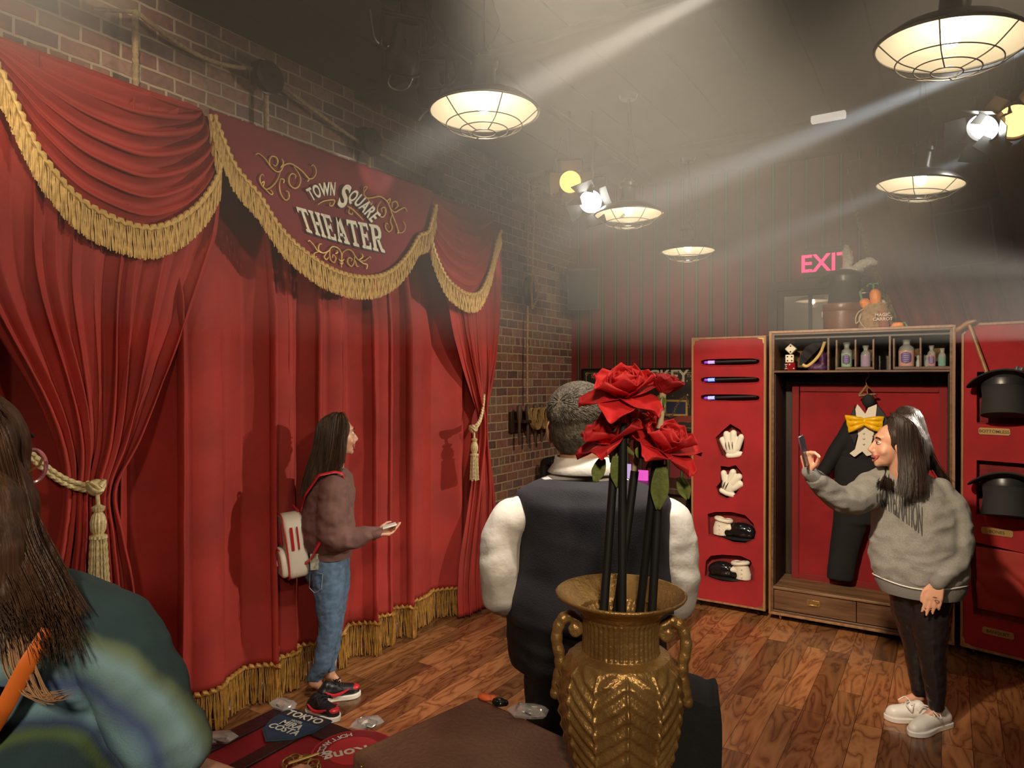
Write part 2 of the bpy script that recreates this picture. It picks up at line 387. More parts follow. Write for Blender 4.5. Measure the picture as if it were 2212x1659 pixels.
struct(G().bb((XL, YB - .025, 0), (XR, YB, .16)).build('baseboard_back', tw, smooth=False, bevel=.004))
g = G()
for y in (0.6, 3.2, 5.3): g.bb((XL, y, ZC - .05), (XR, y + .16, ZC))
struct(g.build('trim_1', ceil_m, smooth=False, bevel=.01))
g = G()
for k in range(18): g.bb((XL + .2 + k * .33, YF, ZC - .003), (XL + .209 + k * .33, YB, ZC))
struct(g.build('trim_2', mat('groove', (.02, .017, .015), .9), smooth=False))
# haze hanging in the upper half of the room
hm = bpy.data.materials.new('theatre_haze'); hm.use_nodes = True; nt = hm.node_tree
for n in list(nt.nodes):
    if n.type == 'BSDF_PRINCIPLED': nt.nodes.remove(n)
vsn = nt.nodes.new('ShaderNodeVolumeScatter'); vsn.inputs['Color'].default_value = (.92, .90, .86, 1)
vsn.inputs['Density'].default_value = .075; vsn.inputs['Anisotropy'].default_value = 0.0
nt.links.new(vsn.outputs[0], nt.nodes['Material Output'].inputs['Volume'])
hz2 = G().bb((XL + .01, YF + .01, 1.95), (XR - .01, YB - .01, 2.30)); hm2 = hm.copy(); [n for n in hm2.node_tree.nodes if n.type == 'VOLUME_SCATTER'][0].inputs['Density'].default_value = .035; hz2 = hz2.build('haze', hm2, smooth=False); tag(hz2, 'faint lowest layer of the stage haze at door top height', 'haze', kind='stuff')
hz = G().bb((XL + .01, YF + .01, 2.30), (XR - .01, YB - .01, ZC - .01)).build('haze', hm, smooth=False)
tag(hz, 'thin grey stage haze hanging under the dark ceiling', 'haze', kind='stuff')
def add_beam_haze(a, b, r, dens, lab):     # denser haze added so a beam shows, graded along it, soft at rim and ends
    a, b = V(a), V(b); L_ = (b - a).length; m = bpy.data.materials.new('beam_haze'); m.use_nodes = True; nt = m.node_tree
    for n in list(nt.nodes):
        if n.type == 'BSDF_PRINCIPLED': nt.nodes.remove(n)
    N = nt.nodes.new; K = nt.links.new
    tc = N('ShaderNodeTexCoord'); sx = N('ShaderNodeSeparateXYZ'); K(tc.outputs['Object'], sx.inputs[0])
    cx = N('ShaderNodeCombineXYZ'); K(sx.outputs['X'], cx.inputs['X']); K(sx.outputs['Y'], cx.inputs['Y'])
    ln = N('ShaderNodeVectorMath'); ln.operation = 'LENGTH'; K(cx.outputs[0], ln.inputs[0])
    m1 = N('ShaderNodeMapRange'); m1.interpolation_type = 'SMOOTHSTEP'; K(ln.outputs['Value'], m1.inputs[0]); m1.inputs[1].default_value = 0; m1.inputs[2].default_value = r; m1.inputs[3].default_value = 1; m1.inputs[4].default_value = 0
    m2 = N('ShaderNodeMapRange'); m2.interpolation_type = 'SMOOTHSTEP'; K(sx.outputs['Z'], m2.inputs[0]); m2.inputs[1].default_value = L_; m2.inputs[2].default_value = L_ * .72; m2.inputs[3].default_value = 0; m2.inputs[4].default_value = 1
    m5 = N('ShaderNodeMapRange'); K(sx.outputs['Z'], m5.inputs[0]); m5.inputs[1].default_value = 0; m5.inputs[2].default_value = L_ * .7; m5.inputs[3].default_value = .12; m5.inputs[4].default_value = 1  # density rises along the beam to even out its falling light
    mm = N('ShaderNodeMath'); mm.operation = 'MULTIPLY'; K(m1.outputs[0], mm.inputs[0]); K(m2.outputs[0], mm.inputs[1]); m6 = N('ShaderNodeMath'); m6.operation = 'MULTIPLY'; K(mm.outputs[0], m6.inputs[0]); K(m5.outputs[0], m6.inputs[1])
    m4 = N('ShaderNodeMath'); m4.operation = 'MULTIPLY'; K(m6.outputs[0], m4.inputs[0]); m4.inputs[1].default_value = dens
    v_ = N('ShaderNodeVolumeScatter'); v_.inputs['Color'].default_value = (.93, .92, .88, 1); K(m4.outputs[0], v_.inputs['Density']); K(v_.outputs[0], nt.nodes['Material Output'].inputs['Volume'])
    g = G(); g.cyl((0, 0, .05), (0, 0, L_), r, r, 20); o = bpy.data.objects.new('beam_haze', g.mesh('s')); C.objects.link(o); o.data.materials.append(m)
    o.location = a; o.rotation_euler = (b - a).to_track_quat('Z', 'Y').to_euler(); tag(o, lab, 'smoke', 'light beams in the haze', 'stuff')
for (a, b, p, s, c, r_, d_), lab in zip(BEAMS, ('pale smoky light beam crossing above the pendant by the banner', 'bluish smoky light beam crossing behind the white spotlight', 'thin smoky light beam ending at the second pendant lamp', 'smoky light beam falling left from below the tilted pendant lamp', 'warm smoky glow at the brick corner top')):
    add_beam_haze(a, b, r_, d_, 'added haze for a ' + lab)
# ------------------------------------------------------------------ stage curtains on the brick wall
def foldf(w): return abs(math.sin(w)) ** .65
def foldm(w): return abs(math.sin(w)) ** .95
def drape(name, eL, eR, z0, z1, folds, amp, xb, m, nz=60, ny=None, ph=0, label=None, cat=None, group=None, parent=None, wob=.3, pf=foldf):
    # eL / eR: functions z -> y of the two edges; folds are pinched where the cloth is gathered
    W0 = max(abs(eR(z1) - eL(z1)), .05); ny = ny or int(folds * 16)
    def fn(a, b):
        z = z0 + (z1 - z0) * b; yl, yr = eL(z), eR(z); wd = abs(yr - yl); y = yl + (yr - yl) * a
        w = PI * folds * a + wob * 2.2 * math.sin(a * 9 + ph) + wob * 1.2 * math.sin(a * 23 + ph * 2) + wob * .8 * noise.noise(V((a * 6, z * .35, ph)))
        k = amp * (1.25 - .5 * min(1, wd / W0)) * (.7 + .75 * noise.noise(V((a * folds * .6, ph, .3 + z * .12))))
        if pf is foldm: k *= 1 - .45 * min(1, max(0, (z - 2.1) / .5))
        sk = math.sin(w); x = xb + k * (pf(w) + .45 * abs(math.sin(w * .5 + 1 + ph)) + .12 * math.sin(3 * w + ph)) + .018 * noise.noise(V((y * 2.2, z * .9, ph))) + .004 * noise.noise(V((y * 14, z * 5, ph)))
        return (x, y + .25 * amp * math.sin(2 * w), z)
    g = G().grid(fn, ny, nz)
    o = g.build(name, m, parent, angle=180, solid=.004)
    if label: tag(o, label, cat, group)
    return o, fn

def fringe(pts, L, name, parent, step=.0075, r=.0034, head=.011, m=None, out=V((1, 0, 0)), jit=.006, seed=1, nseg=5, off=.012):
    rnd = random.Random(seed); P = [V(p) for p in pts]; tot = sum((b - a).length for a, b in zip(P, P[1:])); n = int(tot / step); Q = resample(P, n); g = G()
    for i, q in enumerate(Q):
        l = L * (1 + rnd.uniform(-.04, .03)); dx = rnd.uniform(-jit, jit); p0 = q + out * (off + rnd.uniform(0, .006))
        pts_ = [p0 + V((0, 0, -l * k / nseg)) + (P[-1] - P[0]).normalized() * dx * k / nseg + out * (.004 * math.sin(k * 1.3 + i)) for k in range(nseg + 1)]
        g.tube(pts_, [r * (.8 if k == 0 else 1 + .22 * (-1) ** k) for k in range(nseg + 1)], 5)
    g.build(name, m or gold_fr, parent)
    h = G(); Q2 = resample(P, int(tot / .012))
    h.tube([q + out * (off + .004) + V((0, 0, .006 * math.sin(i * 2.1))) for i, q in enumerate(Q2)], [head * (1.15 + .35 * math.sin(i * 2.1)) for i in range(len(Q2))], 8)
    return h.build('braid_trim', m or gold_fr, parent)

def lin(*kv):
    kv = sorted(kv)
    def f(z):
        if z <= kv[0][0]: return kv[0][1]
        for (a, x), (b, y) in zip(kv, kv[1:]):
            if z <= b: t = (z - a) / (b - a); t = t * t * (3 - 2 * t) if False else t; return x + (y - x) * t
        return kv[-1][1]
    return f
def smo(*kv):   # smooth interpolation through (z, y)
    kv = sorted(kv); P = spline([V((a, b, 0)) for a, b in kv], 12)
    return lin(*[(p.x, p.y) for p in P])

XC = -3.10
main, mfn = drape('stage_curtain', lambda z: 1.12, lambda z: 4.45, .21, 3.0, 15, .19, XC - .09, velvet, 70, 520, 1.1,
                  label='wide red velvet stage curtain with a gold fringed hem hanging to the floor', cat='curtain', wob=.5, pf=foldm)
hem = [V(mfn(i / 420, 0)) for i in range(421)]
fringe(hem, .20, 'hem_fringe', main, .0085, .0042, .010, mat('amber_fringe', (.34, .17, .03), .6, metal=.1, var=.3, vs=50), jit=.012, seed=3)

def zat(u, v, x=XC): return LW(u, v, x)
# left tied-back drape
eL = smo((0.02, 1.02), (1.30, 1.36), (2.2, 1.02), (3.0, 1.0)); pR = [zat(250, 1300), zat(222, 1150), zat(205, 1048), zat(262, 940), zat(345, 745), zat(408, 570), zat(430, 480)]
eR = smo((.02, pR[0].y + .03), *[(p.z, p.y) for p in pR], (3.0, pR[-1].y + .03))
dl, _ = drape('side_curtain', eL, eR, .02, 2.98, 11, .06, XC + .13, velvet, 90, 260, 2.3, label='red velvet drape gathered by a cord beside the brown haired woman in glasses', cat='curtain', group='tied back side drapes')
pL = [zat(965, 1230), zat(990, 1050), zat(1008, 918), zat(985, 830), zat(955, 730), zat(937, 640), zat(925, 560)]
eL2 = smo((.02, pL[0].y), *[(p.z, p.y) for p in pL], (3.0, pL[-1].y))
eR2 = smo((.02, 4.50), (.9, 4.44), (1.42, 4.33), (1.75, 4.47), (2.2, 4.56), (3.0, 4.58))
dr, _ = drape('side_curtain', eL2, eR2, .02, 2.96, 9, .055, XC + .10, velvet, 90, 220, 4.1, label='red velvet drape gathered by a cord beside the bare brick wall', cat='curtain', group='tied back side drapes')

def cordtie(a, b, tas, lab, ln, sc_=1.0):
    t = thing('curtain_tieback', lab, 'tieback', V((a.x, a.y, min(a.z, b.z) - ln)), 'twisted cord tiebacks')
    for k in (0, 1):
        P = [a.lerp(b, s / 24) + V((.02 * math.sin(PI * s / 24), 0, -.05 * math.sin(PI * s / 24) - .021 * k)) for s in range(25)]
        G().tube(resample(P, 90), .011 * sc_, 12, lobes=3, twist=260, depth=.4).build('cord', gold_cord, t)
    g = G().ball(b + V((.01, 0, -.005)), (.03 * sc_, .034 * sc_, .034 * sc_)); kn = [b + V((.012 + .03 * math.cos(s * .5) * sc_, .028 * math.sin(s * .5) * sc_, .018 * math.sin(s * .9) * sc_)) for s in range(26)]
    g.tube(kn, .010 * sc_, 8, lobes=3, twist=250); g.tube([b + V((.02, 0, -.02)), b + V((.02, .004, -.075 * sc_))], .008 * sc_, 8); g.build('knot', gold_cord, t)
    c = b + V((.02, .004, -.07 * sc_)); tas.append(c)
    prof = [(.006, 0), (.024, -.012), (.020, -.026), (.014, -.032), (.022, -.045), (.028, -.07), (.026, -.10), (.018, -.118), (.030, -.124), (.031, -.135), (.02, -.14)]
    G().lathe([(r * sc_, z * sc_) for r, z in prof], 28, c, mod=lambda th, z, f: 1 + .06 * math.cos(14 * th)).build('tassel_head', gold_cord, t)
    g = G(); rnd = random.Random(4)
    for k in range(46):
        th = k * 2.4; rr = .027 * sc_ * math.sqrt((k + 1) / 46); p = c + V((rr * math.cos(th), rr * math.sin(th), -.132 * sc_)); q = p + V((rr * .35 * math.cos(th), rr * .35 * math.sin(th), -(ln - .21) * sc_ * rnd.uniform(.93, 1.04)))
        g.tube([p.lerp(q, j / 12) for j in range(13)], [.0036 * sc_ * (1 + .3 * (-1) ** j) for j in range(13)], 5)
    g.build('tassel_skirt', gold_cord, t)
    return t
ts = []
cordtie(LW(28, 938, -2.97), LW(204, 1050, -2.86), ts, 'twisted cream cord with tassel on the drape near the woman in glasses', .40)
cordtie(LW(1046, 852, -2.96), LW(1019, 925, -2.92), ts, 'twisted cream cord with tassel on the drape beside the brick wall', .40, .95)

# swags
def swag(name, hempx, label, xb, bulge, nf, amp, L, group='gold fringed swags', flat=False, z_top=3.0, skew=.0):
    Hm = spline([LW(u, v, xb + .02) for u, v in hempx], 8); Hm = resample(Hm, 90); a, b = Hm[0], Hm[-1]; n = len(Hm) - 1
    t0 = V((xb - .02, a.y, z_top)); t1 = V((xb - .02, b.y, z_top))
    def fn(s, q):
        h = Hm[int(round(s * n))]; hh = V((xb, h.y, h.z)); tp = t0.lerp(t1, s)
        if flat: y = h.y; tp = V((xb, y, z_top))
        p = tp.lerp(hh, q); e = math.sin(PI * s)
        if flat: p.x = xb + .012 * noise.noise(V((p.y * 3, p.z * 2, 0))) + .03
        else:
            w = nf * PI * (q ** 1.15) + .9 * math.sin(PI * s * 1.0 + skew) + .7 * noise.noise(V((s * 2.0, q * 2.2, nf)))
            env = (e ** .6) * (math.sin(PI * min(1, q * 1.02)) ** .35) * (.45 + .75 * min(1, max(0, .5 + skew * (s - .5) * 2)))
            p.x = xb + bulge * e * math.sin(PI * q * .85) + amp * foldf(w) * env
            p.z -= .35 * amp * math.sin(2 * w) * env
        return p
    o = G().grid(fn, n, 90 if not flat else 30).build(name, velvet if not flat else mat('wine_banner_velvet', (.16, .010, .014), .8, var=.2, vs=2, bump=.2, bs=400, sheen=.3), angle=180, solid=.006)
    tag(o, label, 'valance', group)
    fringe([V((xb + .045, p.y, p.z)) for p in Hm], L, 'fringe', o, .0064, .0032, .010, off=.014, jit=.0012, seed=len(label))
    return o, Hm
XS = -2.96
swag('swag_valance', [(-50, 92), (-28, 130), (0, 178), (42, 270), (84, 346), (148, 422), (211, 464), (295, 494), (359, 483), (422, 439), (464, 367), (452, 300), (441, 252)],
     'red swag with deep curved folds and gold fringe, largest valance above the stage curtain', XS, .05, 7, .085, .135, skew=.9)
ban, banH = swag('banner_valance', [(450, 252), (476, 320), (500, 368), (548, 425), (584, 482), (620, 523), (669, 562), (717, 588), (765, 600), (813, 596), (850, 574), (876, 543), (895, 511), (914, 503), (922, 478), (931, 446)],
     'flat wine red lettered banner with gold scrollwork and curved gold fringe', XS + .01, 0, 1, 0, .13, flat=True, group=None)
swag('swag_valance', [(932, 451), (921, 500), (928, 544), (953, 599), (978, 624), (1004, 637), (1029, 629), (1050, 582), (1063, 527), (1073, 500)],
     'small red swag with gold fringe at the brick wall end of the stage curtain', XS, .04, 7, .060, .13, skew=-.2)

# lettering and scrolls painted on the banner
XBN = XS + .058
cream = mat('cream_letter_paint', (.72, .66, .50), .6, var=.15, vs=30); shade_p = mat('slate_letter_edge', (.035, .045, .055), .7)
def on_ban(u, v): return LW(u, v, XBN)
def quadmap(q, x, y):   # q: pixel corners TL TR BR BL, x,y in 0..1 (y up)
    (a, b), (c, d), (e, f), (g_, h) = q
    tu = a + (c - a) * x, b + (d - b) * x; bu = g_ + (e - g_) * x, h + (f - h) * x
    return bu[0] + (tu[0] - bu[0]) * y, bu[1] + (tu[1] - bu[1]) * y
GL = {  # serif letters as strokes on a 0..1 box: polygons
 'T': [[(0, .80), (.05, 1), (.95, 1), (1, .80), (.93, .74), (.86, .86), (.62, .86), (.62, .14), (.78, .10), (.78, 0), (.22, 0), (.22, .10), (.38, .14), (.38, .86), (.14, .86), (.07, .74)]],
 'H': [[(.0, 0), (.0, .08), (.1, .12), (.1, .88), (0, .92), (0, 1), (.42, 1), (.42, .92), (.34, .88), (.34, .12), (.42, .08), (.42, 0)], [(.58, 0), (.58, .08), (.66, .12), (.66, .88), (.58, .92), (.58, 1), (1, 1), (1, .92), (.9, .88), (.9, .12), (1, .08), (1, 0)], [(.3, .45), (.3, .58), (.7, .58), (.7, .45)]],
 'E': [[(0, 0), (0, .08), (.12, .12), (.12, .88), (0, .92), (0, 1), (.4, 1), (.4, 0)], [(.35, .87), (.35, 1), (.93, 1), (.97, .74), (.86, .74), (.78, .87)], [(.35, .44), (.35, .57), (.66, .57), (.72, .66), (.78, .66), (.78, .34), (.72, .34), (.66, .44)], [(.35, 0), (.35, .13), (.80, .13), (.90, .28), (1, .28), (.96, 0)]],
 'A': [[(0, 0), (0, .08), (.08, .12), (.34, 1), (.66, 1), (.44, .80), (.22, .12), (.32, .08), (.32, 0)], [(.52, 0), (.52, .08), (.62, .12), (.40, .86), (.38, 1), (.66, 1), (.92, .12), (1, .08), (1, 0)], [(.22, .26), (.26, .38), (.66, .38), (.70, .26)]],
 'R': [[(0, 0), (0, .08), (.1, .12), (.1, .88), (0, .92), (0, 1), (.36, 1), (.36, .12), (.46, .08), (.46, 0)], [(.3, .88), (.3, 1), (.7, 1), (.88, .92), (.95, .76), (.9, .58), (.74, .46), (.3, .44), (.3, .56), (.6, .58), (.68, .66), (.68, .78), (.58, .88)], [(.46, .48), (.68, .5), (.88, .14), (1.05, .1), (1.05, 0), (.72, 0), (.6, .2)]],
}
g = G(); gs = G(); q = [(638, 446), (822, 488), (830, 546), (657, 499)]
word = 'THEATER'; wd = [1.0, 1.05, .9, 1.15, 1.0, .9, 1.1]; tot = sum(wd) + .12 * 6; x0 = 0
for ch, w_ in zip(word, wd):
    for poly in GL[ch]:
        for (gg, dx, dy, x_) in ((gs, .010, -.05, 0), (g, 0, 0, .003)):
            P = []
            for px, py in poly:
                xx = (x0 + px * w_) / tot + dx; u, v = quadmap(q, xx, py + dy); P.append(on_ban(u, v + 3 * math.sin(PI * min(1, max(0, xx))) ) + V((x_, 0, 0)))
            n = len(gg.v); k = len(P); gg.v += P + [p - V((.002, 0, 0)) for p in P]
            gg.f.append(tuple(range(n, n + k))); gg.f += [(n + i, n + k + i, n + k + (i + 1) % k, n + (i + 1) % k) for i in range(k)]
    x0 += w_ + .12
arc = lambda s: (668 + (806 - 668) * s, 436 + 39 * s - 44 * math.sin(PI * s) + 8 * s, 24 + (14 if False else 0))
# TOWN SQUARE along an arch
def archtext(txt, u0, u1, gg, h, base, bold, dxy=(0, 0), xo=0.0):
    def fn(x, y, z):
        s = x; uu = u0 + (u1 - u0) * s; vv = base(s); d = 1e-3; tx, ty = (u1 - u0) * d, base(s + d) - base(s); l = math.hypot(tx, ty); nx, ny = ty / l, -tx / l
        return on_ban(uu + nx * y * h + dxy[0], vv + ny * y * h + dxy[1]) + V((z * .3 + xo, 0, 0))
    c = bpy.data.curves.new('t', 'FONT'); c.body = txt; c.size = 1; c.extrude = .004; c.offset = bold; c.resolution_u = 4; c.space_character = 1.12
    o = bpy.data.objects.new('t', c); C.objects.link(o); me = bpy.data.meshes.new_from_object(o.evaluated_get(bpy.context.evaluated_depsgraph_get())); bpy.data.objects.remove(o)
    X = [v.co.x for v in me.vertices]; a, b = min(X), max(X)
    gg.add([fn((v.co.x - a) / (b - a), v.co.y / .73, v.co.z) for v in me.vertices], [tuple(p.vertices) for p in me.polygons])
bs1 = lambda s: 434 - 12 * s - 5 * math.sin(PI * s); bs2 = lambda s: 434 + 48 * s - 7 * math.sin(PI * s)
for gg, d_, xo in ((gs, (1.5, 2), 0), (g, (0, 0), .003)):
    archtext('TOWN', 673, 722, gg, 29, bs1, .025, d_, xo)
    archtext('S', 727, 745, gg, 50, lambda s: 443 + 6 * s, .03, d_, xo)
    archtext('QUARE', 749, 802, gg, 27, lambda s: 429 + 52 * s - 4 * math.sin(PI * s), .025, d_, xo)
gs.build('lettering_shade', shade_p, ban, smooth=False); g.build('lettering', cream, ban, smooth=False)
def scroll(gg, pts, r0=2.2, r1=.8, surf=on_ban, m=1500, sc_=1):
    P = spline([V((a, b, 0)) for a, b in pts], 7); n = len(P); W = [surf(p.x, p.y) for p in P]; d = (W[0] - CAM).length / 1500
    gg.tube(W, [(r0 * math.sin(PI * (.08 + .84 * i / (n - 1))) ** .8 + r1) * d * .55 for i in range(n)], 6, flat=None)
def curl(cx, cy, r, a0, turns, sgn=1, n=14):
    return [(cx + r * (1 - .75 * k / n) * math.cos(a0 + sgn * 2 * PI * turns * k / n), cy + r * (1 - .75 * k / n) * math.sin(a0 + sgn * 2 * PI * turns * k / n)) for k in range(n + 1)]
g = G()
cr = lambda x, y: (500 + x / 4.148, 280 + y / 4.148)
S = [[(215, 225), (245, 215), (300, 260), (350, 330), (400, 375), (440, 370), (470, 320), (520, 305), (570, 325), (640, 380), (680, 430), (720, 440), (755, 400), (755, 350), (730, 315), (715, 330)],
     [(440, 370), (420, 430), (390, 480), (340, 525), (300, 530), (262, 480), (255, 430), (275, 400), (292, 420)],
     [(350, 330), (340, 280), (360, 240), (400, 250), (415, 290), (395, 325), (370, 310)], [(440, 340), (465, 300), (450, 260)],
     [(560, 330), (600, 390), (620, 450), (600, 510), (560, 525), (520, 490), (515, 430), (540, 395), (575, 410), (570, 440)],
     [(440, 440), (430, 500), (440, 570), (480, 630), (515, 610), (510, 560), (485, 550)], [(440, 440), (470, 450), (465, 480)],
     [(640, 380), (690, 440), (680, 465)], [(300, 530), (350, 580), (370, 570), (350, 540)], [(270, 480), (290, 465), (285, 510)],
     [(1185, 570), (1185, 520), (1215, 515), (1185, 570), (1210, 610), (1260, 610), (1330, 600), (1390, 640), (1420, 700), (1440, 760), (1480, 860), (1500, 920), (1540, 915), (1560, 870), (1540, 820)],
     [(1420, 700), (1460, 740), (1510, 715), (1550, 700), (1575, 735)], [(1340, 640), (1310, 690), (1310, 750), (1350, 785), (1380, 750), (1375, 700), (1345, 705), (1350, 740)],
     [(1440, 700), (1440, 655), (1475, 645), (1490, 685), (1465, 710)], [(1440, 760), (1425, 820), (1440, 880), (1410, 915), (1380, 880), (1385, 840), (1405, 850)],
     [(1500, 920), (1485, 930), (1500, 900)], [(1220, 615), (1250, 670), (1260, 640)], [(1390, 640), (1420, 620), (1415, 660)],
     [(775, 672), (830, 640), (920, 632), (905, 680), (880, 680), (885, 650)], [(1040, 688), (1090, 720), (1180, 812)], [(1060, 700), (1050, 745), (1080, 760), (1085, 735)],
     [(685, 1005), (700, 995), (740, 1040), (770, 1085), (820, 1105), (870, 1085), (900, 1050), (950, 1060), (980, 1100), (988, 1150), (985, 1235)],
     [(820, 1105), (780, 1080), (785, 1030), (810, 1025)], [(780, 1095), (740, 1110), (745, 1145), (765, 1135)], [(860, 1095), (830, 1140), (850, 1165), (870, 1140)],
     [(885, 1060), (880, 1120), (890, 1170), (920, 1190), (935, 1150), (910, 1120), (905, 1150)], [(940, 1080), (950, 1100), (930, 1110)],
     [(988, 1150), (1000, 1100), (1040, 1075), (1080, 1090), (1105, 1130), (1140, 1170), (1190, 1175), (1240, 1140), (1250, 1160)],
     [(1105, 1130), (1095, 1200), (1070, 1225), (1040, 1190), (1050, 1150), (1080, 1160), (1070, 1180)], [(1140, 1170), (1175, 1140), (1165, 1110)],
     [(1140, 1170), (1180, 1200), (1215, 1210), (1210, 1250)], [(1110, 1170), (1120, 1220), (1140, 1225)], [(960, 1160), (985, 1180), (1010, 1160)], [(970, 1190), (985, 1205), (1000, 1190)]]
for a_, b_ in ((0, 10), (10, 17), (17, 18), (18, 19), (19, len(S))):
    g = G()
    for s_ in S[a_:b_]: scroll(g, [cr(*p) for p in s_])
    g.build('gold_scrollwork', gold_paint, ban)

# ------------------------------------------------------------------ ropes and pulleys above the curtain
def ropeobj(P, label, r=.016, group='hemp ropes above the curtain', step=.012):
    P = [V(p) for p in P]; tot = sum((b - a).length for a, b in zip(P, P[1:]))
    o = G().tube(resample(P, max(6, int(tot / step))), r, 12, lobes=3, twist=150, depth=.45).build('hanging_rope', rope_m); return tag(o, label, 'rope', group)
XRp = -3.13
for (u, v0, v1, lab) in ((292, 26, 205, 'hemp rope dropping behind the deep folded swag from the ceiling line'), (575, 165, 322, 'hemp rope dropping from the round pulley to the middle banner'),
                         (797, 318, 398, 'short faint hemp rope dropping behind the word square'), (936, 392, 455, 'short hemp rope under the pulley by the small swag')):
    a = LW(u, v0, XRp); b = LW(u - 2, v1, XRp); b.y = a.y; ropeobj([a, b], lab)
sl = lambda a, b, s: [LW(a[0], a[1], XRp).lerp(LW(b[0], b[1], XRp), k / 20) + V((0, 0, -s * math.sin(PI * k / 20))) for k in range(21)]
ropeobj(sl((292, 24), (560, 150), .07), 'slack hemp rope from the high rope end to the first pulley', .013)
ropeobj(sl((600, 178), (920, 380), .05), 'slack hemp rope linking the two wall pulleys', .013)
ropeobj([LW(200, 20, XRp), LW(300, 26, XRp)], 'level hemp rope end at the brick top beside the ceiling', .010)
def pulley(u, v, lab, s=1.0):
    p = LW(u, v, -3.09); t = thing('wall_pulley', lab, 'pulley', p + V((0, 0, -.08)), 'wooden rope pulleys')
    G().lathe([(.0, -.035), (.07, -.035), (.085, -.022), (.085, -.016), (.066, -.008), (.066, .008), (.085, .016), (.085, .022), (.07, .035), (0, .035)], 32, p, (1, 0, 0)).build('wheel', darkwood, t)
    G().bb(p + V((-.11, -.03, -.02)), p + V((-.03, .03, .10))).build('bracket', black_m, t, bevel=.004)
    G().cyl(p + V((-.06, 0, 0)), p + V((.05, 0, 0)), .014).build('axle', black_m, t); return t
pulley(580, 168, 'dark round pulley on the brick above the lettered banner'); pulley(943, 392, 'dark round pulley on the brick above the small swag')
pulley(802, 308, 'hazy pulley on the brick between the two dark ones')
# long rope with block on the bare brick
yb_ = LW(1139, 600, -3.14).y
zt = 3.5
ropeobj([V((-3.12, yb_, zt)), LW(1139, 585, -3.12)], 'faint hemp rope running up from the wooden block to the ceiling', .009, 'ropes on the bare brick')
ropeobj([V((-3.12, yb_ + .10, zt)), LW(1150, 590, -3.12)], 'second faint hemp rope above the wooden block', .009, 'ropes on the bare brick')
ropeobj([LW(1140, 660, -3.12), LW(1139, 760, -3.12), LW(1139, 868, -3.12)], 'hemp rope hanging from the wooden block to the pin rack', .010, 'ropes on the bare brick')
c = LW(1143, 628, -3.10); t = thing('rope_block', 'dark wooden pulley block hanging on a rope against bare brick', 'pulley', c + V((0, 0, -.16)))
G().ball(c, (.045, .075, .13), 20, 14).build('shell', darkwood, t)
g = G()
for s_ in (-1, 1): g.tube(spline([c + V((.045, s_ * .02, .14)), c + V((.055, s_ * .05, .03)), c + V((.055, s_ * .045, -.06)), c + V((.03, 0, -.16))], 8), .009, 8, lobes=3, twist=150)
g.build('rope_strop', rope_m, t)
# pin rail with coiled ropes
a = LW(1100, 890, -3.19); b = LW(1100, 935, -3.19); y0 = LW(1100, 900, -3.19).y; y1 = LW(1200, 900, -3.19).y
t = thing('pin_rail', 'wooden belaying pin rail with four pins on the brick wall', 'rack', V((-3.15, (y0 + y1) / 2, 1.28)))
G().bb((-3.20, y0, b.z), (-3.165, y0 + .26, a.z)).build('backplate', darkwood, t, bevel=.003)
zr = LW(1115, 912, -3.1).z
G().bb((-3.17, y0 + .03, zr - .012), (-3.05, y1 + .1, zr + .012)).build('rail', darkwood, t, bevel=.004)
for k in range(4):
    u = (1124, 1142, 1158, 1172)[k]; p = LW(u, 868, -3.09); yk = p.y
    G().lathe([(.006, -.20), (.013, -.19), (.013, .0), (.021, .03), (.025, .09), (.022, .13), (.010, .145), (0, .147)], 14, (-3.10, yk, zr)).build('belaying_pin', mat('worn_pin_wood', (.10, .06, .04), .5, var=.2, vs=20), t)
    if k == 0: continue
    g = G(); rnd = random.Random(k)
    for j in range(3):
        P = []
        for i in range(60):
            th = i / 60 * 2 * PI * 3 + j; P.append(V((-3.055 + .03 * math.cos(th * .5) + .012 * j, yk + .05 * math.sin(th) + .03, zr + .02 - .0 + .085 * math.cos(th) - .03 * math.sin(th))))
        g.tube(P, .009, 8, lobes=3, twist=190, depth=.4)
    o = g.build('rope_coil', mat('yellow_hemp', (.34, .22, .08), .85, var=.35, vs=70))
    tag(o, ('hemp rope coil on the second pin of the wall rail', 'hemp rope coil on the third pin of the wall rail', 'hemp rope coil on the last pin of the wall rail')[k - 1], 'rope', 'coiled ropes on the pin rail')
# cast iron radiator by the brick wall
p = LW(1183, 995, -3.05); t = thing('radiator', 'old black cast iron radiator against the brick wall behind the vested man', 'radiator', (-3.08, p.y + .1, 0))
for k in range(5):
    y = p.y - .02 + k * .085; G().tube(spline([V((-3.08, y, .1)), V((-3.08, y, .9)), V((-3.05, y, 1.0)), V((-2.98, y, 1.0)), V((-2.95, y, .9)), V((-2.95, y, .1))], 8), .036, 12).build('section', mat('cast_iron', (.03, .03, .028), .35, metal=.5, bump=.4, bs=60), t)
for k in (0, 4): G().bb((-3.1, p.y - .04 + k * .085, 0), (-2.93, p.y + k * .085, .1)).build('foot', black_m, t)
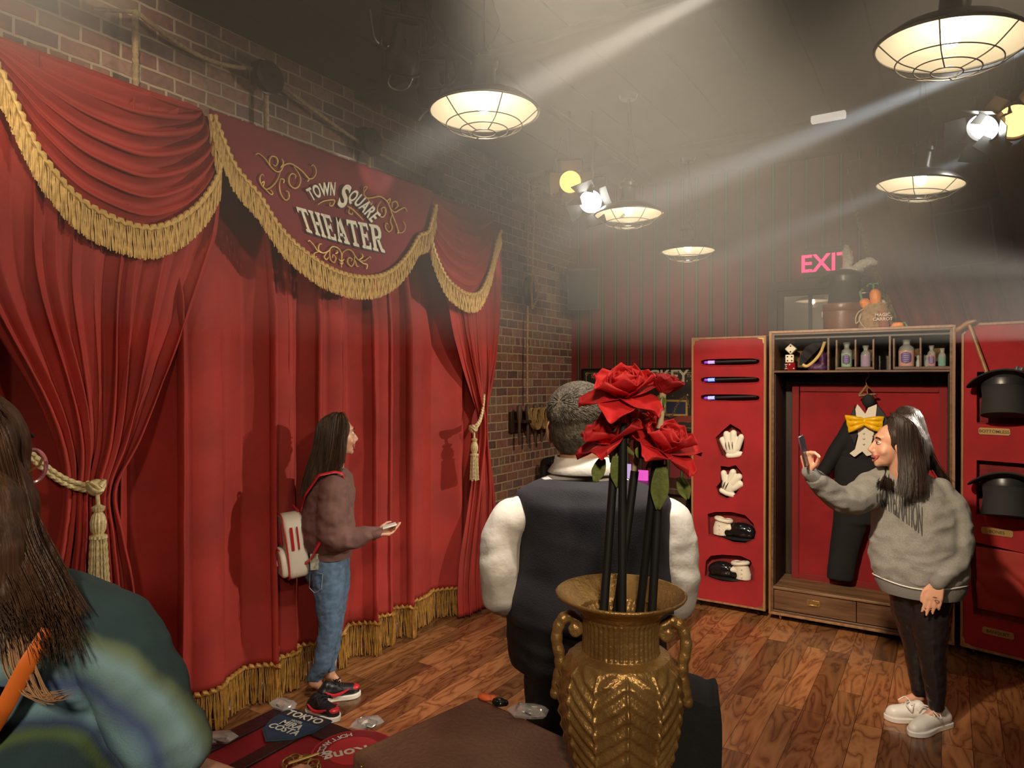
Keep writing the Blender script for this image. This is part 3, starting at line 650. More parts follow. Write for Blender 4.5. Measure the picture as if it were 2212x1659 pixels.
# ------------------------------------------------------------------ pendant lamps
enamel = mat('white_enamel', (.62, .57, .46), .35); steel = mat('dark_enamel', (.05, .05, .05), .3, metal=.3)
wire_m = mat('cage_wire', (.13, .12, .10), .45, metal=.6)
bulb_m = mat('lit_bulb', (1, .9, .7), .3, emit=(1, .86, .62), es=14)
ZR = 2.80; DR = .215
def pendant(loc, label, tilt=0):
    t = thing('pendant_lamp', label, 'lamp', loc, 'caged pendant lamps in two rows'); c = V(loc); rt = Matrix.Rotation(tilt, 3, 'Y')
    prof = [(DR, 0), (DR + .006, .004), (DR, .010), (.17, .045), (.11, .068), (.06, .078), (.045, .10), (.045, .17), (.055, .18), (.055, .20), (.03, .22), (.012, .25), (0, .25)]
    g = G().lathe(prof, 48, cap=False); g.warp(lambda p: c + rt @ p); g.build('shade', steel, t)
    g = G().lathe([(DR - .002, .003), (.165, .040), (.105, .062), (.055, .072), (0, .075)], 48, cap=False); g.warp(lambda p: c + rt @ p); g.build('shade_lining', enamel, t)
    g = G()
    rings = [(DR, 0), (.150, -.052), (.095, -.072), (.045, -.082)]
    for r, z in rings[1:]: g.tube([V((r * math.cos(a), r * math.sin(a), z)) for a in [2 * PI * k / 48 for k in range(48)]], .0022, 6, closed=True)
    g.tube([V((DR * math.cos(a), DR * math.sin(a), 0)) for a in [2 * PI * k / 48 for k in range(48)]], .004, 6, closed=True)
    for k in range(6):
        a = 2 * PI * k / 6 + .4; g.tube(spline([V((r * math.cos(a), r * math.sin(a), z)) for r, z in rings], 5), .0022, 6)
    g.warp(lambda p: c + rt @ p); g.build('wire_cage', wire_m, t)
    g = G().ball((0, 0, .035), (.030, .030, .040), 20, 14); g.warp(lambda p: c + rt @ p); g.build('bulb', bulb_m, t)
    G().cyl(c + V((0, 0, .24)), V((c.x, c.y, ZC - .012)), .006, n=8).build('hanging_rod', steel, t)
    G().lathe([(0, ZC - .03), (.05, ZC - .03), (.06, ZC - .004), (0, ZC - .004)], 24, (c.x, c.y, 0)).build('ceiling_cup', steel, t)
    G().tube(spline([c + V((.02, 0, .25)), c + V((.06, .02, .34)), c + V((.03, .01, .46)), V((c.x + .01, c.y, ZC - .02))], 10), .003, 6).build('power_cord', black_m, t)
    l = bpy.data.lights.new('pendant_light', 'POINT'); l.energy = 2.6; l.color = (1, .84, .60); l.shadow_soft_size = .02
    o = bpy.data.objects.new('pendant_light', l); C.objects.link(o); o.location = (0, 0, -.015); o.parent = t
    return t
L1 = AT(1046, 243, 1500 * (ZR - HC) / 577); L2 = AT(1357, 464, 1500 * (ZR - HC) / 356); L3 = AT(1486, 548, 1500 * (ZR - HC) / 277)
L4 = AT(2052, 100, 1500 * (ZR - HC) / 720); L5 = AT(1987, 400, 1500 * (ZR - HC) / 420)
for p, lab in ((L1, 'caged white lined pendant lamp hanging beside the lettered banner'), (L2, 'caged pendant lamp hanging just right of the glowing white spotlight'),
               (L3, 'smallest caged pendant lamp, farthest down the room by the striped wall'), (L4, 'largest caged pendant lamp, nearest overhead at the top right'),
               (L5, 'tilted caged pendant lamp above the rabbit ears in the hat')):
    pendant((p.x, p.y, ZR), lab, .10 if p is L5 or p is L4 else 0)

# ------------------------------------------------------------------ stage lanterns in view
def lantern(c, aim, lab, lens_col, es, size, grp='stage spotlights glowing in the haze', real=True, cable=True):
    c = V(c); d = (V(aim) - c).normalized(); t = thing('stage_spotlight', lab, 'spotlight', c + V((0, 0, -size)), grp); s = size
    G().lathe([(0, -2.6), (.6, -2.6), (.72, -2.3), (.78, -1.2), (1.0, -.9), (1.03, 0), (1.12, .02), (1.12, .14), (1.0, .16), (.97, .04), (.95, -.1), (0, -.1)][0:10], 32, c, d) if False else None
    g = G().lathe([(a * s, b * s) for a, b in [(0, -2.6), (.6, -2.6), (.72, -2.3), (.78, -1.2), (1.0, -.9), (1.03, 0), (1.14, .02), (1.14, .14), (1.0, .16), (.97, .0), (.96, -.25)]], 32, c, d); g.f = g.f[:-1]; g.build('housing', black_m, t)
    G().ball(c - d * .12 * s, (.96 * s, .96 * s, .22 * s), 32, 12, V((0, 0, 1)).rotation_difference(d).to_matrix()).build('lens', mat('lens_' + lab[:6], lens_col, .3, emit=lens_col, es=es), t)
    side = d.cross(V((0, 0, 1))).normalized(); top = c + V((0, 0, 2.0 * s)) - d * 1.1 * s
    G().tube([c - d * 1.1 * s + side * .95 * s, c - d * 1.1 * s + side * 1.25 * s, top + side * 1.2 * s, top - side * 1.2 * s, c - d * 1.1 * s - side * 1.25 * s, c - d * 1.1 * s - side * .95 * s], .012, 8).build('yoke', black_m, t)
    G().cyl(top, V((top.x, top.y, ZC - .03)), .012, n=10).build('mounting_pipe', black_m, t)
    g = G()
    for k in range(4):
        a = k * PI / 2 + .6; q = V((0, 0, 1)).rotation_difference(d); e1 = q @ V((math.cos(a), math.sin(a), 0)); e2 = q @ V((-math.sin(a), math.cos(a), 0))
        o = c + d * .14 * s + e1 * 1.05 * s; p_ = [o - e2 * .8 * s, o + e2 * .8 * s, o + e2 * .95 * s + (d * 1.2 + e1 * .9) * s, o - e2 * .95 * s + (d * 1.2 + e1 * .9) * s]
        if es < 20: g.add(p_ + [x - e1 * .004 for x in p_], [(0, 1, 2, 3), (7, 6, 5, 4), (0, 4, 5, 1), (1, 5, 6, 2), (2, 6, 7, 3), (3, 7, 4, 0)])
    if g.v and s > .07: g.build('barn_doors', black_m, t, smooth=False)
    if cable: G().tube(spline([c - d * 2.4 * s, c - d * 2.8 * s + V((0, 0, -.12)), c - d * 2.6 * s + side * .12 + V((0, 0, -.05)), top + side * .05 + V((0, 0, .15))], 10), .006, 8).build('power_cable', black_m, t)
    if real:
        spot('spotlight_beam', c + d * .03, aim, 6, 50, .5, lens_col, .05)
    return t
lantern(AT(1232, 393, 4.6), CAM + V((.2, .4, -.2)), 'round amber spotlight with a ribbed lens left of the white one', (1, .45, .10), 2.0, .073)
lantern(AT(1276, 435, 4.6), CAM + V((-.9, .6, -.6)), 'brilliant white spotlight beside the amber one, above the vested man', (1, .97, .88), 14, .075)
lantern(AT(2124, 275, 3.6), V((-1.2, 2.2, 1.0)), 'white spotlight tipped sideways under the nearest pendant lamp', (1, .97, .88), 14, .075)
lantern(AT(2192, 262, 3.55), V((-.3, 1.2, 1.2)), 'amber spotlight at the picture edge beside a tipped white one', (1, .50, .16), 2.6, .085)
lantern(AT(866, 150, 2.9), V((-3.0, 3.0, 1.4)), 'unlit black spotlight among loops of cable near the banner', (.05, .05, .05), 0, .07, real=False)
lantern(AT(930, 215, 3.1), V((-3.0, 4.0, 1.2)), 'unlit spotlight with shiny shutters left of the lettered banner pendant', (.06, .06, .06), 0, .06, real=False)
g = G(); a = AT(700, -60, 2.6); b = AT(1290, 330, 4.9); z_ = 3.40
tag(G().cyl(V((a.x - .1, .9, z_)), V((a.x - .1, 5.4, z_)), .024, n=16).build('lighting_pipe', black_m), 'long black lighting pipe under the ceiling along the curtain side', 'pipe')
for k, (P, lab) in enumerate((([(800, 20), (815, 90), (860, 95), (880, 40)], 'loop of black cable at the ceiling nearest the picture top'), ([(870, 110), (840, 180), (880, 190), (905, 120), (912, 60)], 'loop of black cable round the unlit spotlight'),
                 ([(960, 180), (940, 225), (915, 245), (905, 260)], 'shiny twisted cable left of the first pendant lamp'), ([(1150, 390), (1152, 410), (1170, 395), (1178, 360)], 'small hook of cable left of the amber spotlight'),
                 ([(1345, 470), (1352, 455), (1345, 440), (1340, 430)], 'short kinked cable by the pendant next to the white spotlight'))):
    tag(G().tube(spline([AT(u, v, 3.0 if k < 3 else 4.6) for u, v in P], 10), .005, 8).build('cable', mat('sheathed_cable', (.25, .25, .24), .25, metal=.6)), lab, 'cable', 'loose rigging cables')
tag(G().tube([AT(1278, 462, 4.7), BW(1245, 552, 5.9), LW(1190, 578, -3.15)], .004, 6).build('wire', mat('grey_wire', (.3, .3, .28), .5)), 'thin grey wire running down to the corner speaker', 'wire')
def speaker(c, ax, s, lab):
    t = thing('wall_speaker', lab, 'speaker', V(c) - V((0, 0, s[2] / 2)), 'grey wall speakers'); c = V(c); q = Matrix.Rotation(ax, 3, 'Z') @ Matrix.Rotation(.35, 3, 'X')
    sm = mat('speaker_grey', (.07, .075, .07), .6)
    g = G().box((0, 0, 0), s); g.warp(lambda p: c + q @ p); g.build('cabinet', sm, t, bevel=.01, smooth=False)
    g = G().box((0, -s[1] / 2 - .004, 0), (s[0] * .9, .01, s[2] * .9)); g.warp(lambda p: c + q @ p); g.build('grille', mat('grille', (.03, .035, .035), .8, bump=.5, bs=300), t, bevel=.003, smooth=False)
    return t
sp = speaker(V((-2.95, 5.95, 2.62)), .5, (.30, .22, .40), 'grey speaker box tilted down in the brick corner')
G().bb((-3.18, 6.0, 2.6), (-2.9, 6.18, 2.68)).build('bracket', black_m, sp)
c = BW(2098, 505, 5.75); sp = speaker(c, -.35, (.36, .26, .40), 'grey speaker box tilted down in front of the dark wine drape')
G().bb(c + V((-.03, .1, -.02)), c + V((.03, .44, .06))).build('bracket', black_m, sp)
c = BW(1789, 351, 5.2)
tag(G().box((c.x, c.y, ZC - .03), (.22, .05, .05)).build('tube_light', mat('pale_plastic', (.55, .52, .46), .4, emit=(1, .9, .75), es=.5), bevel=.01), 'short pale strip fitting on the far ceiling', 'light')

# ------------------------------------------------------------------ back wall: transom window, exit sign, poster, wine drape
Y0 = YB - .001
def bwp(u, v, y=YB): return BW(u, v, y)
a = bwp(1661, 613); b = bwp(1845, 730); A = (a.x, a.z); Bq = (b.x + .10, b.z - .05)
g = G()
def frame_rect(g, x0, z0, x1, z1, w, y0, y1): g.bb((x0, y0, z0), (x0 + w, y1, z1)); g.bb((x1 - w, y0, z0), (x1, y1, z1)); g.bb((x0 + w, y0, z1 - w), (x1 - w, y1, z1)); g.bb((x0 + w, y0, z0), (x1 - w, y1, z0 + w))
x0, x1, z1, z0 = a.x, -.25, a.z, 2.02
frame_rect(g, x0, z0, x1, z1, .075, YB - .05, YB); frame_rect(g, x0 + .075, z0 + .075, x1 - .075, z1 - .075, .045, YB - .03, YB)
win = struct(g.build('window_1', mat('transom_wood', (.045, .035, .028), .5, var=.2, vs=8), smooth=False, bevel=.004))
m_ = bwp(1751, 690).x
G().bb((m_ - .013, YB - .028, z0 + .1), (m_ + .013, YB - .002, z1 - .11)).build('mullion', black_m, win, smooth=False)
G().bb((x0 + .11, YB - .014, z0 + .1), (x1 - .11, YB - .006, z1 - .11)).build('pane', mat('dark_glass', (.55, .50, .45), .02, metal=.92), win, smooth=False)
struct(G().bb((x0 + .02, YB - .04, 0), (x1 - .02, YB - .002, 2.0)).build('door_1', darkwood, smooth=False, bevel=.006))
# exit sign
c = bwp(1784, 566, YB - .03); t = thing('exit_sign', 'dark box exit sign with glowing pink red letters above the transom', 'sign', c + V((0, 0, -.13)))
G().bb(c + V((-.17, 0, -.12)), c + V((.17, .03, .12))).build('plate', mat('sign_dark', (.05, .04, .035), .4), t, bevel=.005)
g = G(); text_g(g, 'EXIT', .20, lambda x, y, z: c + V((x, -.004 - z, y - .07)), .003, .012, sx=.95); g.build('lettering', mat('exit_red', (.9, .02, .08), .4, emit=(1, .02, .10), es=2.2), t, smooth=False)
# poster behind the roses: dark night-sky bill
a = bwp(1262, 800); x0, z1 = a.x, 1.835; x1, z0 = -1.50, 1.27; y = YB - .02
t = thing('wall_poster', 'wide dark show poster with stars, chains and red ribbon on striped wall', 'poster', ((x0 + x1) / 2, y, z0))
G().bb((x0, y, z0), (x1, y + .018, z1)).build('sheet', mat('poster_night', (.016, .016, .018), .5, col2=(.06, .045, .035), vs=1.2), t, smooth=False)
g = G(); frame_rect(g, x0 - .012, z0 - .012, x1 + .012, z1 + .012, .016, y - .008, y + .018); g.build('frame', black_m, t, smooth=False)
pg = mat('poster_gold', (.55, .38, .16), .6); pc = mat('poster_cream', (.62, .55, .42), .6)
g = G(); frame_rect(g, x0 + .03, z0 + .03, x1 - .03, z1 - .03, .004, y - .003, y)
for (sx, sz) in ((x0 + .04, z1 - .04), (x1 - .04, z1 - .04), (x0 + .04, z0 + .04)): g.tube([V((sx + .014 * math.cos(k), y - .003, sz + .014 * math.sin(k))) for k in range(7)], .002, 5)
g.build('gold_border', pg, t)
def ptx(s, u, v, size, m, nm, bold=.01, tilt=0, al='CENTER'):
    p = bwp(u, v, y - .004); g = G(); text_g(g, s, size, lambda a, b, c_: p + V((a, -c_, b + tilt * a)), .0006, bold, al); return g.build(nm, m, t, smooth=False)
ptx('Special', 1277, 816, .045, pg, 'small_lettering', 0, 0, 'LEFT'); ptx('Ticket', 1483, 815, .045, pg, 'small_lettering', 0, 0, 'LEFT')
ptx('MICKEY', 1425, 824, .155, pc, 'title_lettering', .02, .0)
g = G()
for (u, v, r) in ((1484, 823, .009), (1463, 837, .017), (1485, 853, .013), (1453, 855, .006), (1440, 843, .006), (1493, 820, .005), (1475, 820, .005), (1448, 833, .004)):
    c = bwp(u, v, y - .003); P = [(r * (1 if k % 2 == 0 else .42) * math.sin(k * PI / 5), r * (1 if k % 2 == 0 else .42) * math.cos(k * PI / 5)) for k in range(10)]; g.prism(P, c, (1, 0, 0), (0, 0, 1), (0, .002, 0))
g.build('star_print', pc, t, smooth=False)
g = G(); a = bwp(1437, 863); b = bwp(1487, 899); frame_rect(g, a.x, b.z, b.x, a.z, .018, y - .004, y); g.build('framed_window_print', mat('poster_yellow', (.62, .40, .10), .6), t, smooth=False)
G().bb((a.x + .018, y - .003, b.z + .018), (b.x - .018, y, a.z - .018)).build('blue_panel_print', mat('poster_blue', (.03, .04, .10), .6), t, smooth=False)
g = G(); P = spline([bwp(u, v, y - .006) for u, v in ((1420, 875), (1436, 893), (1448, 900), (1455, 893), (1464, 872), (1477, 858), (1484, 862), (1488, 880))], 6); P = resample(P, 22)
for i, (p, q) in enumerate(zip(P, P[1:])):
    d = (q - p).normalized(); n_ = V((-d.z, 0, d.x)); m0 = (p + q) / 2; g.tube([m0 + d * .016 * math.cos(k * PI / 4) + (n_ if i % 2 else n_ * .35) * .010 * math.sin(k * PI / 4) for k in range(8)], .0028, 5, closed=True)
g.build('chain_print', mat('poster_bronze', (.30, .19, .09), .5), t)
g = G(); top = [bwp(u, v, y - .004) for u, v in ((1376, 898), (1400, 896), (1420, 898), (1446, 906), (1453, 903), (1470, 898), (1500, 898), (1530, 900))]
for p, q in zip(top, top[1:]): g.add([p, q, q + V((0, 0, -.058)), p + V((0, 0, -.058))], [(0, 1, 2, 3)])
g.build('ribbon_print', mat('poster_red', (.30, .05, .03), .6), t, smooth=False, solid=.002)
ptx('Enchantment', 1412, 912, .034, pg, 'ribbon_lettering', 0); ptx('Half Price', 1495, 913, .036, pg, 'ribbon_lettering', 0)

# wine red drape with gold fringe over the back wall, swept to the left top
eLb = smo(*[(p.z, p.x) for p in [bwp(1946, 712, 6.0), bwp(1915, 630, 6.0), bwp(1885, 560, 6.0), bwp(1850, 450, 6.0), bwp(1832, 380, 6.0)]])
x_lo = bwp(1946, 712, 6.0).x
def fnb(a, b):
    z = .05 + (3.45 - .05) * b; L_ = eLb(z) if z > 2.0 else x_lo + .02; x = L_ + (2.8 - L_) * (a ** 1.15)
    w = PI * 22 * a + .8 * noise.noise(V((a * 5, z * .4, 3))); return (x, 6.02 - .06 * foldf(w) * (.5 + .5 * min(1, (3.6 - z) / 1.0)) - .03 * noise.noise(V((x * 2, z, 1))), z)
o = G().grid(fnb, 300, 60).build('back_drape', velvet_dk, angle=180, solid=.005); tag(o, 'dark wine red drape with gold fringed edge sweeping down behind the open trunk', 'curtain')
P = [V(fnb(0, .55 + .45 * k / 60)) for k in range(61)]
fringe(P, .10, 'edge_fringe', o, .010, .0035, .007, mat('dull_gold_fringe', (.22, .14, .05), .7, var=.4, vs=60), V((0, -1, 0)), .004, 9)

# table with small lit trinkets against the back wall
t = thing('side_table', 'dark wooden side table behind the roses by the striped wall', 'table', (-2.05, 5.8, 0))
G().bb((-2.75, 5.5, .80), (-1.75, 6.1, .85)).build('tabletop', darkwood, t, bevel=.006)
G().bb((-2.68, 5.56, .62), (-1.82, 6.06, .80)).build('apron', darkwood, t, bevel=.004)
for x in (-2.68, -1.84):
    for y_ in (5.55, 6.0): G().lathe([(.03, 0), (.022, .1), (.035, .3), (.022, .5), (.035, .62)], 14, (x, y_, 0)).build('leg', darkwood, t)
for k, (u, v, w_, h_, col, lab) in enumerate(((1351, 1020, .10, .14, (.45, .30, .55), 'small glowing picture card between the rose stems'), (1388, 1012, .10, .09, (.65, .08, .45), 'pink glowing trinket box on the dark table'), (1384, 1031, .045, .06, (.15, .2, .9), 'tiny blue glowing light on the dark table'))):
    c = BW(u, v, 5.75 + k * .03); c.z = .852 + h_ / 2 if k < 2 else .88
    tag(G().bb(c - V((w_ / 2, .015, h_ / 2)), c + V((w_ / 2, .015, h_ / 2))).build(('picture_card', 'trinket_box', 'trinket_light')[k], mat('glow%d' % k, tuple(q * .3 for q in col), .5, emit=col, es=.9, var=.5, vs=25), bevel=.004), lab, ('card', 'box', 'light')[k])
c = BW(1403, 1085, 5.4)
t = thing('brown_chest', 'low dark brown chest standing before the side table', 'chest', (c.x, 5.28, 0))
G().bb((c.x - .18, 5.14, .0), (c.x + .30, 5.44, .58)).build('body', mat('brown_leather', (.085, .03, .018), .35, var=.4, vs=12, bump=.2, bs=50), t, bevel=.012)
G().bb((c.x - .19, 5.13, .58), (c.x + .31, 5.45, .68)).build('lid', mat('brown_leather'), t, bevel=.02)
G().bb((c.x + .03, 5.115, .54), (c.x + .09, 5.14, .63)).build('latch', brass, t, bevel=.003)
# ------------------------------------------------------------------ the open wardrobe trunk
YT = 5.25
def TP(u, v, y=YT): return BW(u, v, y)
tx0, tx1, tz1 = -1.10, .03, 2.085
trunk = thing('wardrobe_trunk', 'tall open walnut wardrobe trunk with red felt lining and side doors', 'trunk', (-.53, YT + .2, 0))
WY = YT + .42
g = G(); th = .028
frame_rect(g, tx0, .05, tx1, tz1, th, YT, WY); g.build('case', walnut, trunk, smooth=False, bevel=.003)
g = G(); frame_rect(g, tx0 - .004, .045, tx1 + .004, tz1 + .004, .016, YT - .008, YT + .01); g.build('edging', oakedge, trunk, smooth=False, bevel=.002)
G().bb((tx0 + th, WY - .02, .05), (tx1 - th, WY, tz1 - th)).build('back_board', darkwood, trunk, smooth=False)
for xx in (tx0 + th + .003, tx1 - th - .003 - .006): G().bb((xx, YT + .02, .26), (xx + .006, WY - .02, 1.78)).build('side_lining', mat('dark_lining', (.03, .014, .010), .7), trunk, smooth=False)
lb, rb = TP(1712, 1000, 5.56).x, tx1 - th - .01
G().bb((tx0 + .10, YT + .30, .245), (rb, YT + .315, 1.70)).build('back_felt', redfelt, trunk, smooth=False, bevel=.003)
g = G(); frame_rect(g, tx0 + .10, .245, rb, 1.70, .05, YT + .285, YT + .302); g.build('felt_border', mat('red_felt_border', (.20, .012, .014), .9), trunk, smooth=False, bevel=.006)
# bottom bench with drawers
G().bb((tx0 + th, YT - .012, .232), (tx1 - th, YT + .38, .250)).build('bench_top', wood_mat('worn_oak', (.10, .055, .025), (.26, .15, .07), 'X', .5), trunk, smooth=False, bevel=.003)
xm = TP(1850, 1320).x
for k, (xa, xb) in enumerate(((tx0 + th + .003, xm - .002), (xm + .002, tx1 - th - .003))):
    d = G().bb((xa, YT + .004, .082), (xb, YT + .34, .228)).build('drawer', walnut, trunk, smooth=False, bevel=.003)
    cx_ = TP(1757, 1308).x if k == 0 else xb - .22
    P = [(-.045, -.014), (-.036, -.022), (.036, -.022), (.045, -.014), (.045, .014), (.036, .022), (-.036, .022), (-.045, .014)]
    G().prism(P, (cx_, YT - .004, .165), (1, 0, 0), (0, 0, 1), (0, .008, 0)).build('pull_plate', brass, d, bevel=.001)
    G().tube([V((cx_ - .028, YT - .006, .172)), V((cx_ - .026, YT - .012, .155)), V((cx_ + .026, YT - .012, .155)), V((cx_ + .028, YT - .006, .172))], .003, 8).build('pull_handle', brass, d)
# pigeon hole shelf
zs = 1.79
G().bb((tx0 + th, YT + .002, zs), (tx1 - th, WY - .02, zs + .015)).build('shelf', walnut, trunk, smooth=False, bevel=.002)
G().bb((tx0 + th, YT + .015, 2.03), (tx1 - th, WY - .02, 2.042)).build('top_lining', darkwood, trunk, smooth=False)
for u in (1789, 1922): x = TP(u, 760).x; G().bb((x - .007, YT + .004, zs + .015), (x + .007, YT + .30, 2.03)).build('divider', walnut, trunk, smooth=False, bevel=.0015)
def cubby(ua, ub, um, n):
    xa, xb = TP(ua, 790).x, TP(ub, 790).x
    G().bb((xa, YT + .02, zs + .018), (xb, YT + .24, zs + .036)).build('cubby_shelf', walnut, trunk, smooth=False, bevel=.0015)
    for x in [xa, xb - .012] + [TP(u, 790).x - .006 for u in um]: G().bb((x, YT + .02, zs + .036), (x + .012, YT + .24, 2.015)).build('cubby_divider', walnut, trunk, smooth=False, bevel=.0015)
cubby(1804, 1888, [1847], 2); cubby(1928, 2056, [1988], 2)
for xa, xb in ((1700, 1784), (1812, 1845), (1855, 1882), (1935, 1982), (2000, 2040)):
    G().bb((TP(xa, 790).x, YT + .262, zs + .04), (TP(xb, 790).x, YT + .27, 1.99)).build('back_panel', mat('kraft_board', (.12, .065, .03), .8, var=.25, vs=15), trunk, smooth=False)
for (x, y_) in ((tx0 + .07, YT + .05), (tx1 - .07, YT + .05), (tx0 + .07, WY - .06), (tx1 - .07, WY - .06)):
    G().ball((x, y_, .024), (.012, .024, .024), 16, 12).bb((x - .02, y_ - .02, .03), (x + .02, y_ + .02, .052)).build('caster', chrome, trunk)
# doors with cut-outs
def door(o, ex, w_, z0, z1, holes, nm, thick=.10, plates=()):
    o, ex = V(o), V(ex).normalized(); ey = V((0, 0, 1)); nn = V((ex.y, -ex.x, 0)); nn = -nn if nn.y > 0 else nn    # towards the room
    d = bpy.data.objects.new(nm, None); C.objects.link(d); d.parent = trunk; d.location = (0, 0, 0)
    P3 = lambda x, z, k=0: o + ex * x + ey * z + nn * k
    g = G()
    def slab(gg, xa, za, xb, zb, ka, kb): gg.add([P3(x, z, k) for x in (xa, xb) for z in (za, zb) for k in (ka, kb)], [(0, 1, 3, 2), (4, 6, 7, 5), (0, 4, 5, 1), (2, 3, 7, 6), (0, 2, 6, 4), (1, 5, 7, 3)])
    e = .014
    for q in ((0, z0, e, z1), (w_ - e, z0, w_, z1), (e, z0, w_ - e, z0 + e), (e, z1 - e, w_ - e, z1)): slab(g, *q, -thick, .006)
    g.build('door_edging', oakedge, d, smooth=False, bevel=.002)
    g = G(); slab(g, e, z0 + e, w_ - e, z1 - e, -thick, -thick + .01); g.build('door_back', darkwood, d, smooth=False)
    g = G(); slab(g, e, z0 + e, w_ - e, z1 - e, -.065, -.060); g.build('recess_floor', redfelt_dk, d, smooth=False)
    bm = bmesh.new(); loops = [[(e, z0 + e), (w_ - e, z0 + e), (w_ - e, z1 - e), (e, z1 - e)]] + holes; ed = []
    for L_ in loops:
        vs = [bm.verts.new(P3(x, z)) for x, z in L_]; ed += [bm.edges.new((vs[i], vs[(i + 1) % len(vs)])) for i in range(len(vs))]
    bmesh.ops.triangle_fill(bm, edges=ed, use_beauty=True, use_dissolve=False)
    bm.verts.ensure_lookup_table(); bm.faces.ensure_lookup_table(); me = bpy.data.meshes.new('f'); bm.to_mesh(me); bm.free(); finish('felt_front', me, redfelt, d, smooth=False)
    for L_ in holes:
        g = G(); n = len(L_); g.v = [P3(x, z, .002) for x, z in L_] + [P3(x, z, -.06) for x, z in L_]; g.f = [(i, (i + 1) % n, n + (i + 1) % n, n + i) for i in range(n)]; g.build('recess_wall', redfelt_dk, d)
        g = G().tube([P3(x, z, .001) for x, z in L_], .004, 6, closed=True); g.build('recess_rim', redfelt, d)
    g = G()
    for (cx_, cz, sx, sz) in ((e, z1 - e, 1, -1), (w_ - e, z1 - e, -1, -1), (e, z0 + e, 1, 1), (w_ - e, z0 + e, -1, 1)):
        for L_ in ([(0, 0), (.05, 0), (.035, .01), (.012, .012), (.01, .035), (0, .05)],): g.v; base = len(g.v); g.v += [P3(cx_ + sx * x, cz + sz * z, k) for k in (.001, .004) for x, z in L_]; n = len(L_); g.f += [tuple(range(base, base + n)), tuple(range(base + n, base + 2 * n))] + [(base + i, base + (i + 1) % n, base + n + (i + 1) % n, base + n + i) for i in range(n)]
    g.build('corner_ornament', brass, d, smooth=False)
    for x in (.06, w_ - .06): c_ = P3(x, .024, -.05); G().ball(c_, (.012, .024, .024), 14, 10).bb(c_ + V((-.015, -.015, .01)), c_ + V((.015, .015, .04))).build('door_caster', black_m, d)
    return d, P3
def rr(cx_, cz, a, b, n=28, p=3.0): return [(cx_ + a * abs(math.cos(t)) ** (2 / p) * (1 if math.cos(t) >= 0 else -1), cz + b * abs(math.sin(t)) ** (2 / p) * (1 if math.sin(t) >= 0 else -1)) for t in [2 * PI * k / n for k in range(n)]]
lx0 = -1.675; lw = .55
def lpos(u, v): p = TP(u, v); return p.x - lx0, p.z
def poly(pts): return [lpos(u, v) for u, v in pts]
holes = []
for v in (782, 821, 859):
    c1 = lpos(1576, v); holes.append(rr(c1[0], c1[1], (lpos(1640, v)[0] - lpos(1512, v)[0]) / 2, .027, 32, 4))
holes.append(poly([(1545, 945), (1560, 930), (1578, 915), (1600, 928), (1609, 945), (1607, 975), (1598, 988), (1570, 990), (1558, 985), (1550, 965)]))
holes.append(poly([(1556, 1006), (1575, 1008), (1590, 1004), (1604, 1022), (1606, 1045), (1590, 1068), (1570, 1078), (1552, 1070), (1546, 1052), (1556, 1040)]))
holes.append(poly([(1528, 1110), (1545, 1105), (1580, 1105), (1610, 1112), (1628, 1130), (1634, 1150), (1630, 1165), (1610, 1174), (1585, 1172), (1560, 1162), (1530, 1155)]))
holes.append(poly([(1524, 1212), (1535, 1200), (1560, 1197), (1600, 1200), (1622, 1210), (1630, 1230), (1629, 1255), (1560, 1256), (1522, 1245)]))
dL, PL = door((lx0, YT, 0), (1, 0, 0), lw, .055, 2.06, holes, 'left_door')
# right door swings a little towards the camera
ox = V((.065, 5.23, 0)); dirR = V((.95, -.28, 0)).normalized()
def rpos(u, v):
    r = ray(u, v); nn = V((dirR.y, -dirR.x, 0)); t_ = (ox - CAM).dot(nn) / r.dot(nn); p = CAM + r * t_; return (p - ox).dot(dirR), p.z
cR = lambda u, v: rpos(u, v)
hatw = .40
h1 = rpos(2110, 850); h2 = rpos(2112, 1060); h3 = rpos(2115, 1270)
hR = [[(h1[0] - .0, 1.47), (h1[0] + .42, 1.47), (h1[0] + .42, 1.79), (h1[0] - .0, 1.79)], [(h1[0], .90), (h1[0] + .42, .90), (h1[0] + .42, 1.24), (h1[0], 1.24)], [(h3[0] - .03, .27), (h3[0] + .42, .27), (h3[0] + .42, .69), (h3[0] - .06, .73)]]
dR, PR = door(ox, dirR, .60, .055, 2.09, hR, 'right_door')
# draped red pouch in the lowest recess, name plates
def rg(name, fn, m, **k): return None
g = G().grid(lambda a, b: PR(h3[0] - .02 + .44 * a, .30 + .40 * b, -.045 + .035 * b + .02 * math.sin(PI * b) * abs(math.sin(9 * a + 4 * b + 2 * noise.noise(V((a * 3, b * 3, 0)))))), 60, 40); g.build('red_pouch', velvet, dR, angle=180, solid=.006)
wpl = mat('brass_plate', (.42, .27, .10), .4, metal=.6)
for (u, v, s) in ((2148, 932, 'BOTTOMLESS'), (2154, 1149, 'BONES'), (2156, 1367, 'BANQUET')):
    x, z = rpos(u, v); a_, b_ = .082, .021
    P = [(-a_, -b_ + .008), (-a_ + .008, -b_), (a_ - .008, -b_), (a_, -b_ + .008), (a_, b_ - .008), (a_ - .008, b_), (-a_ + .008, b_), (-a_, b_ - .008)]
    base = PR(x, z, .001); pl = G().prism(P, base, dirR, (0, 0, 1), (PR(0, 0, .005) - PR(0, 0, 0))).build('name_plate', wpl, dR, smooth=False)
    g = G(); text_g(g, s, .026, lambda q, w_, e_: PR(x + q, z + w_ - .009, .0072 + e_), .0006, .006); g.build('plate_lettering', mat('ink', (.03, .02, .012), .6), pl, smooth=False)

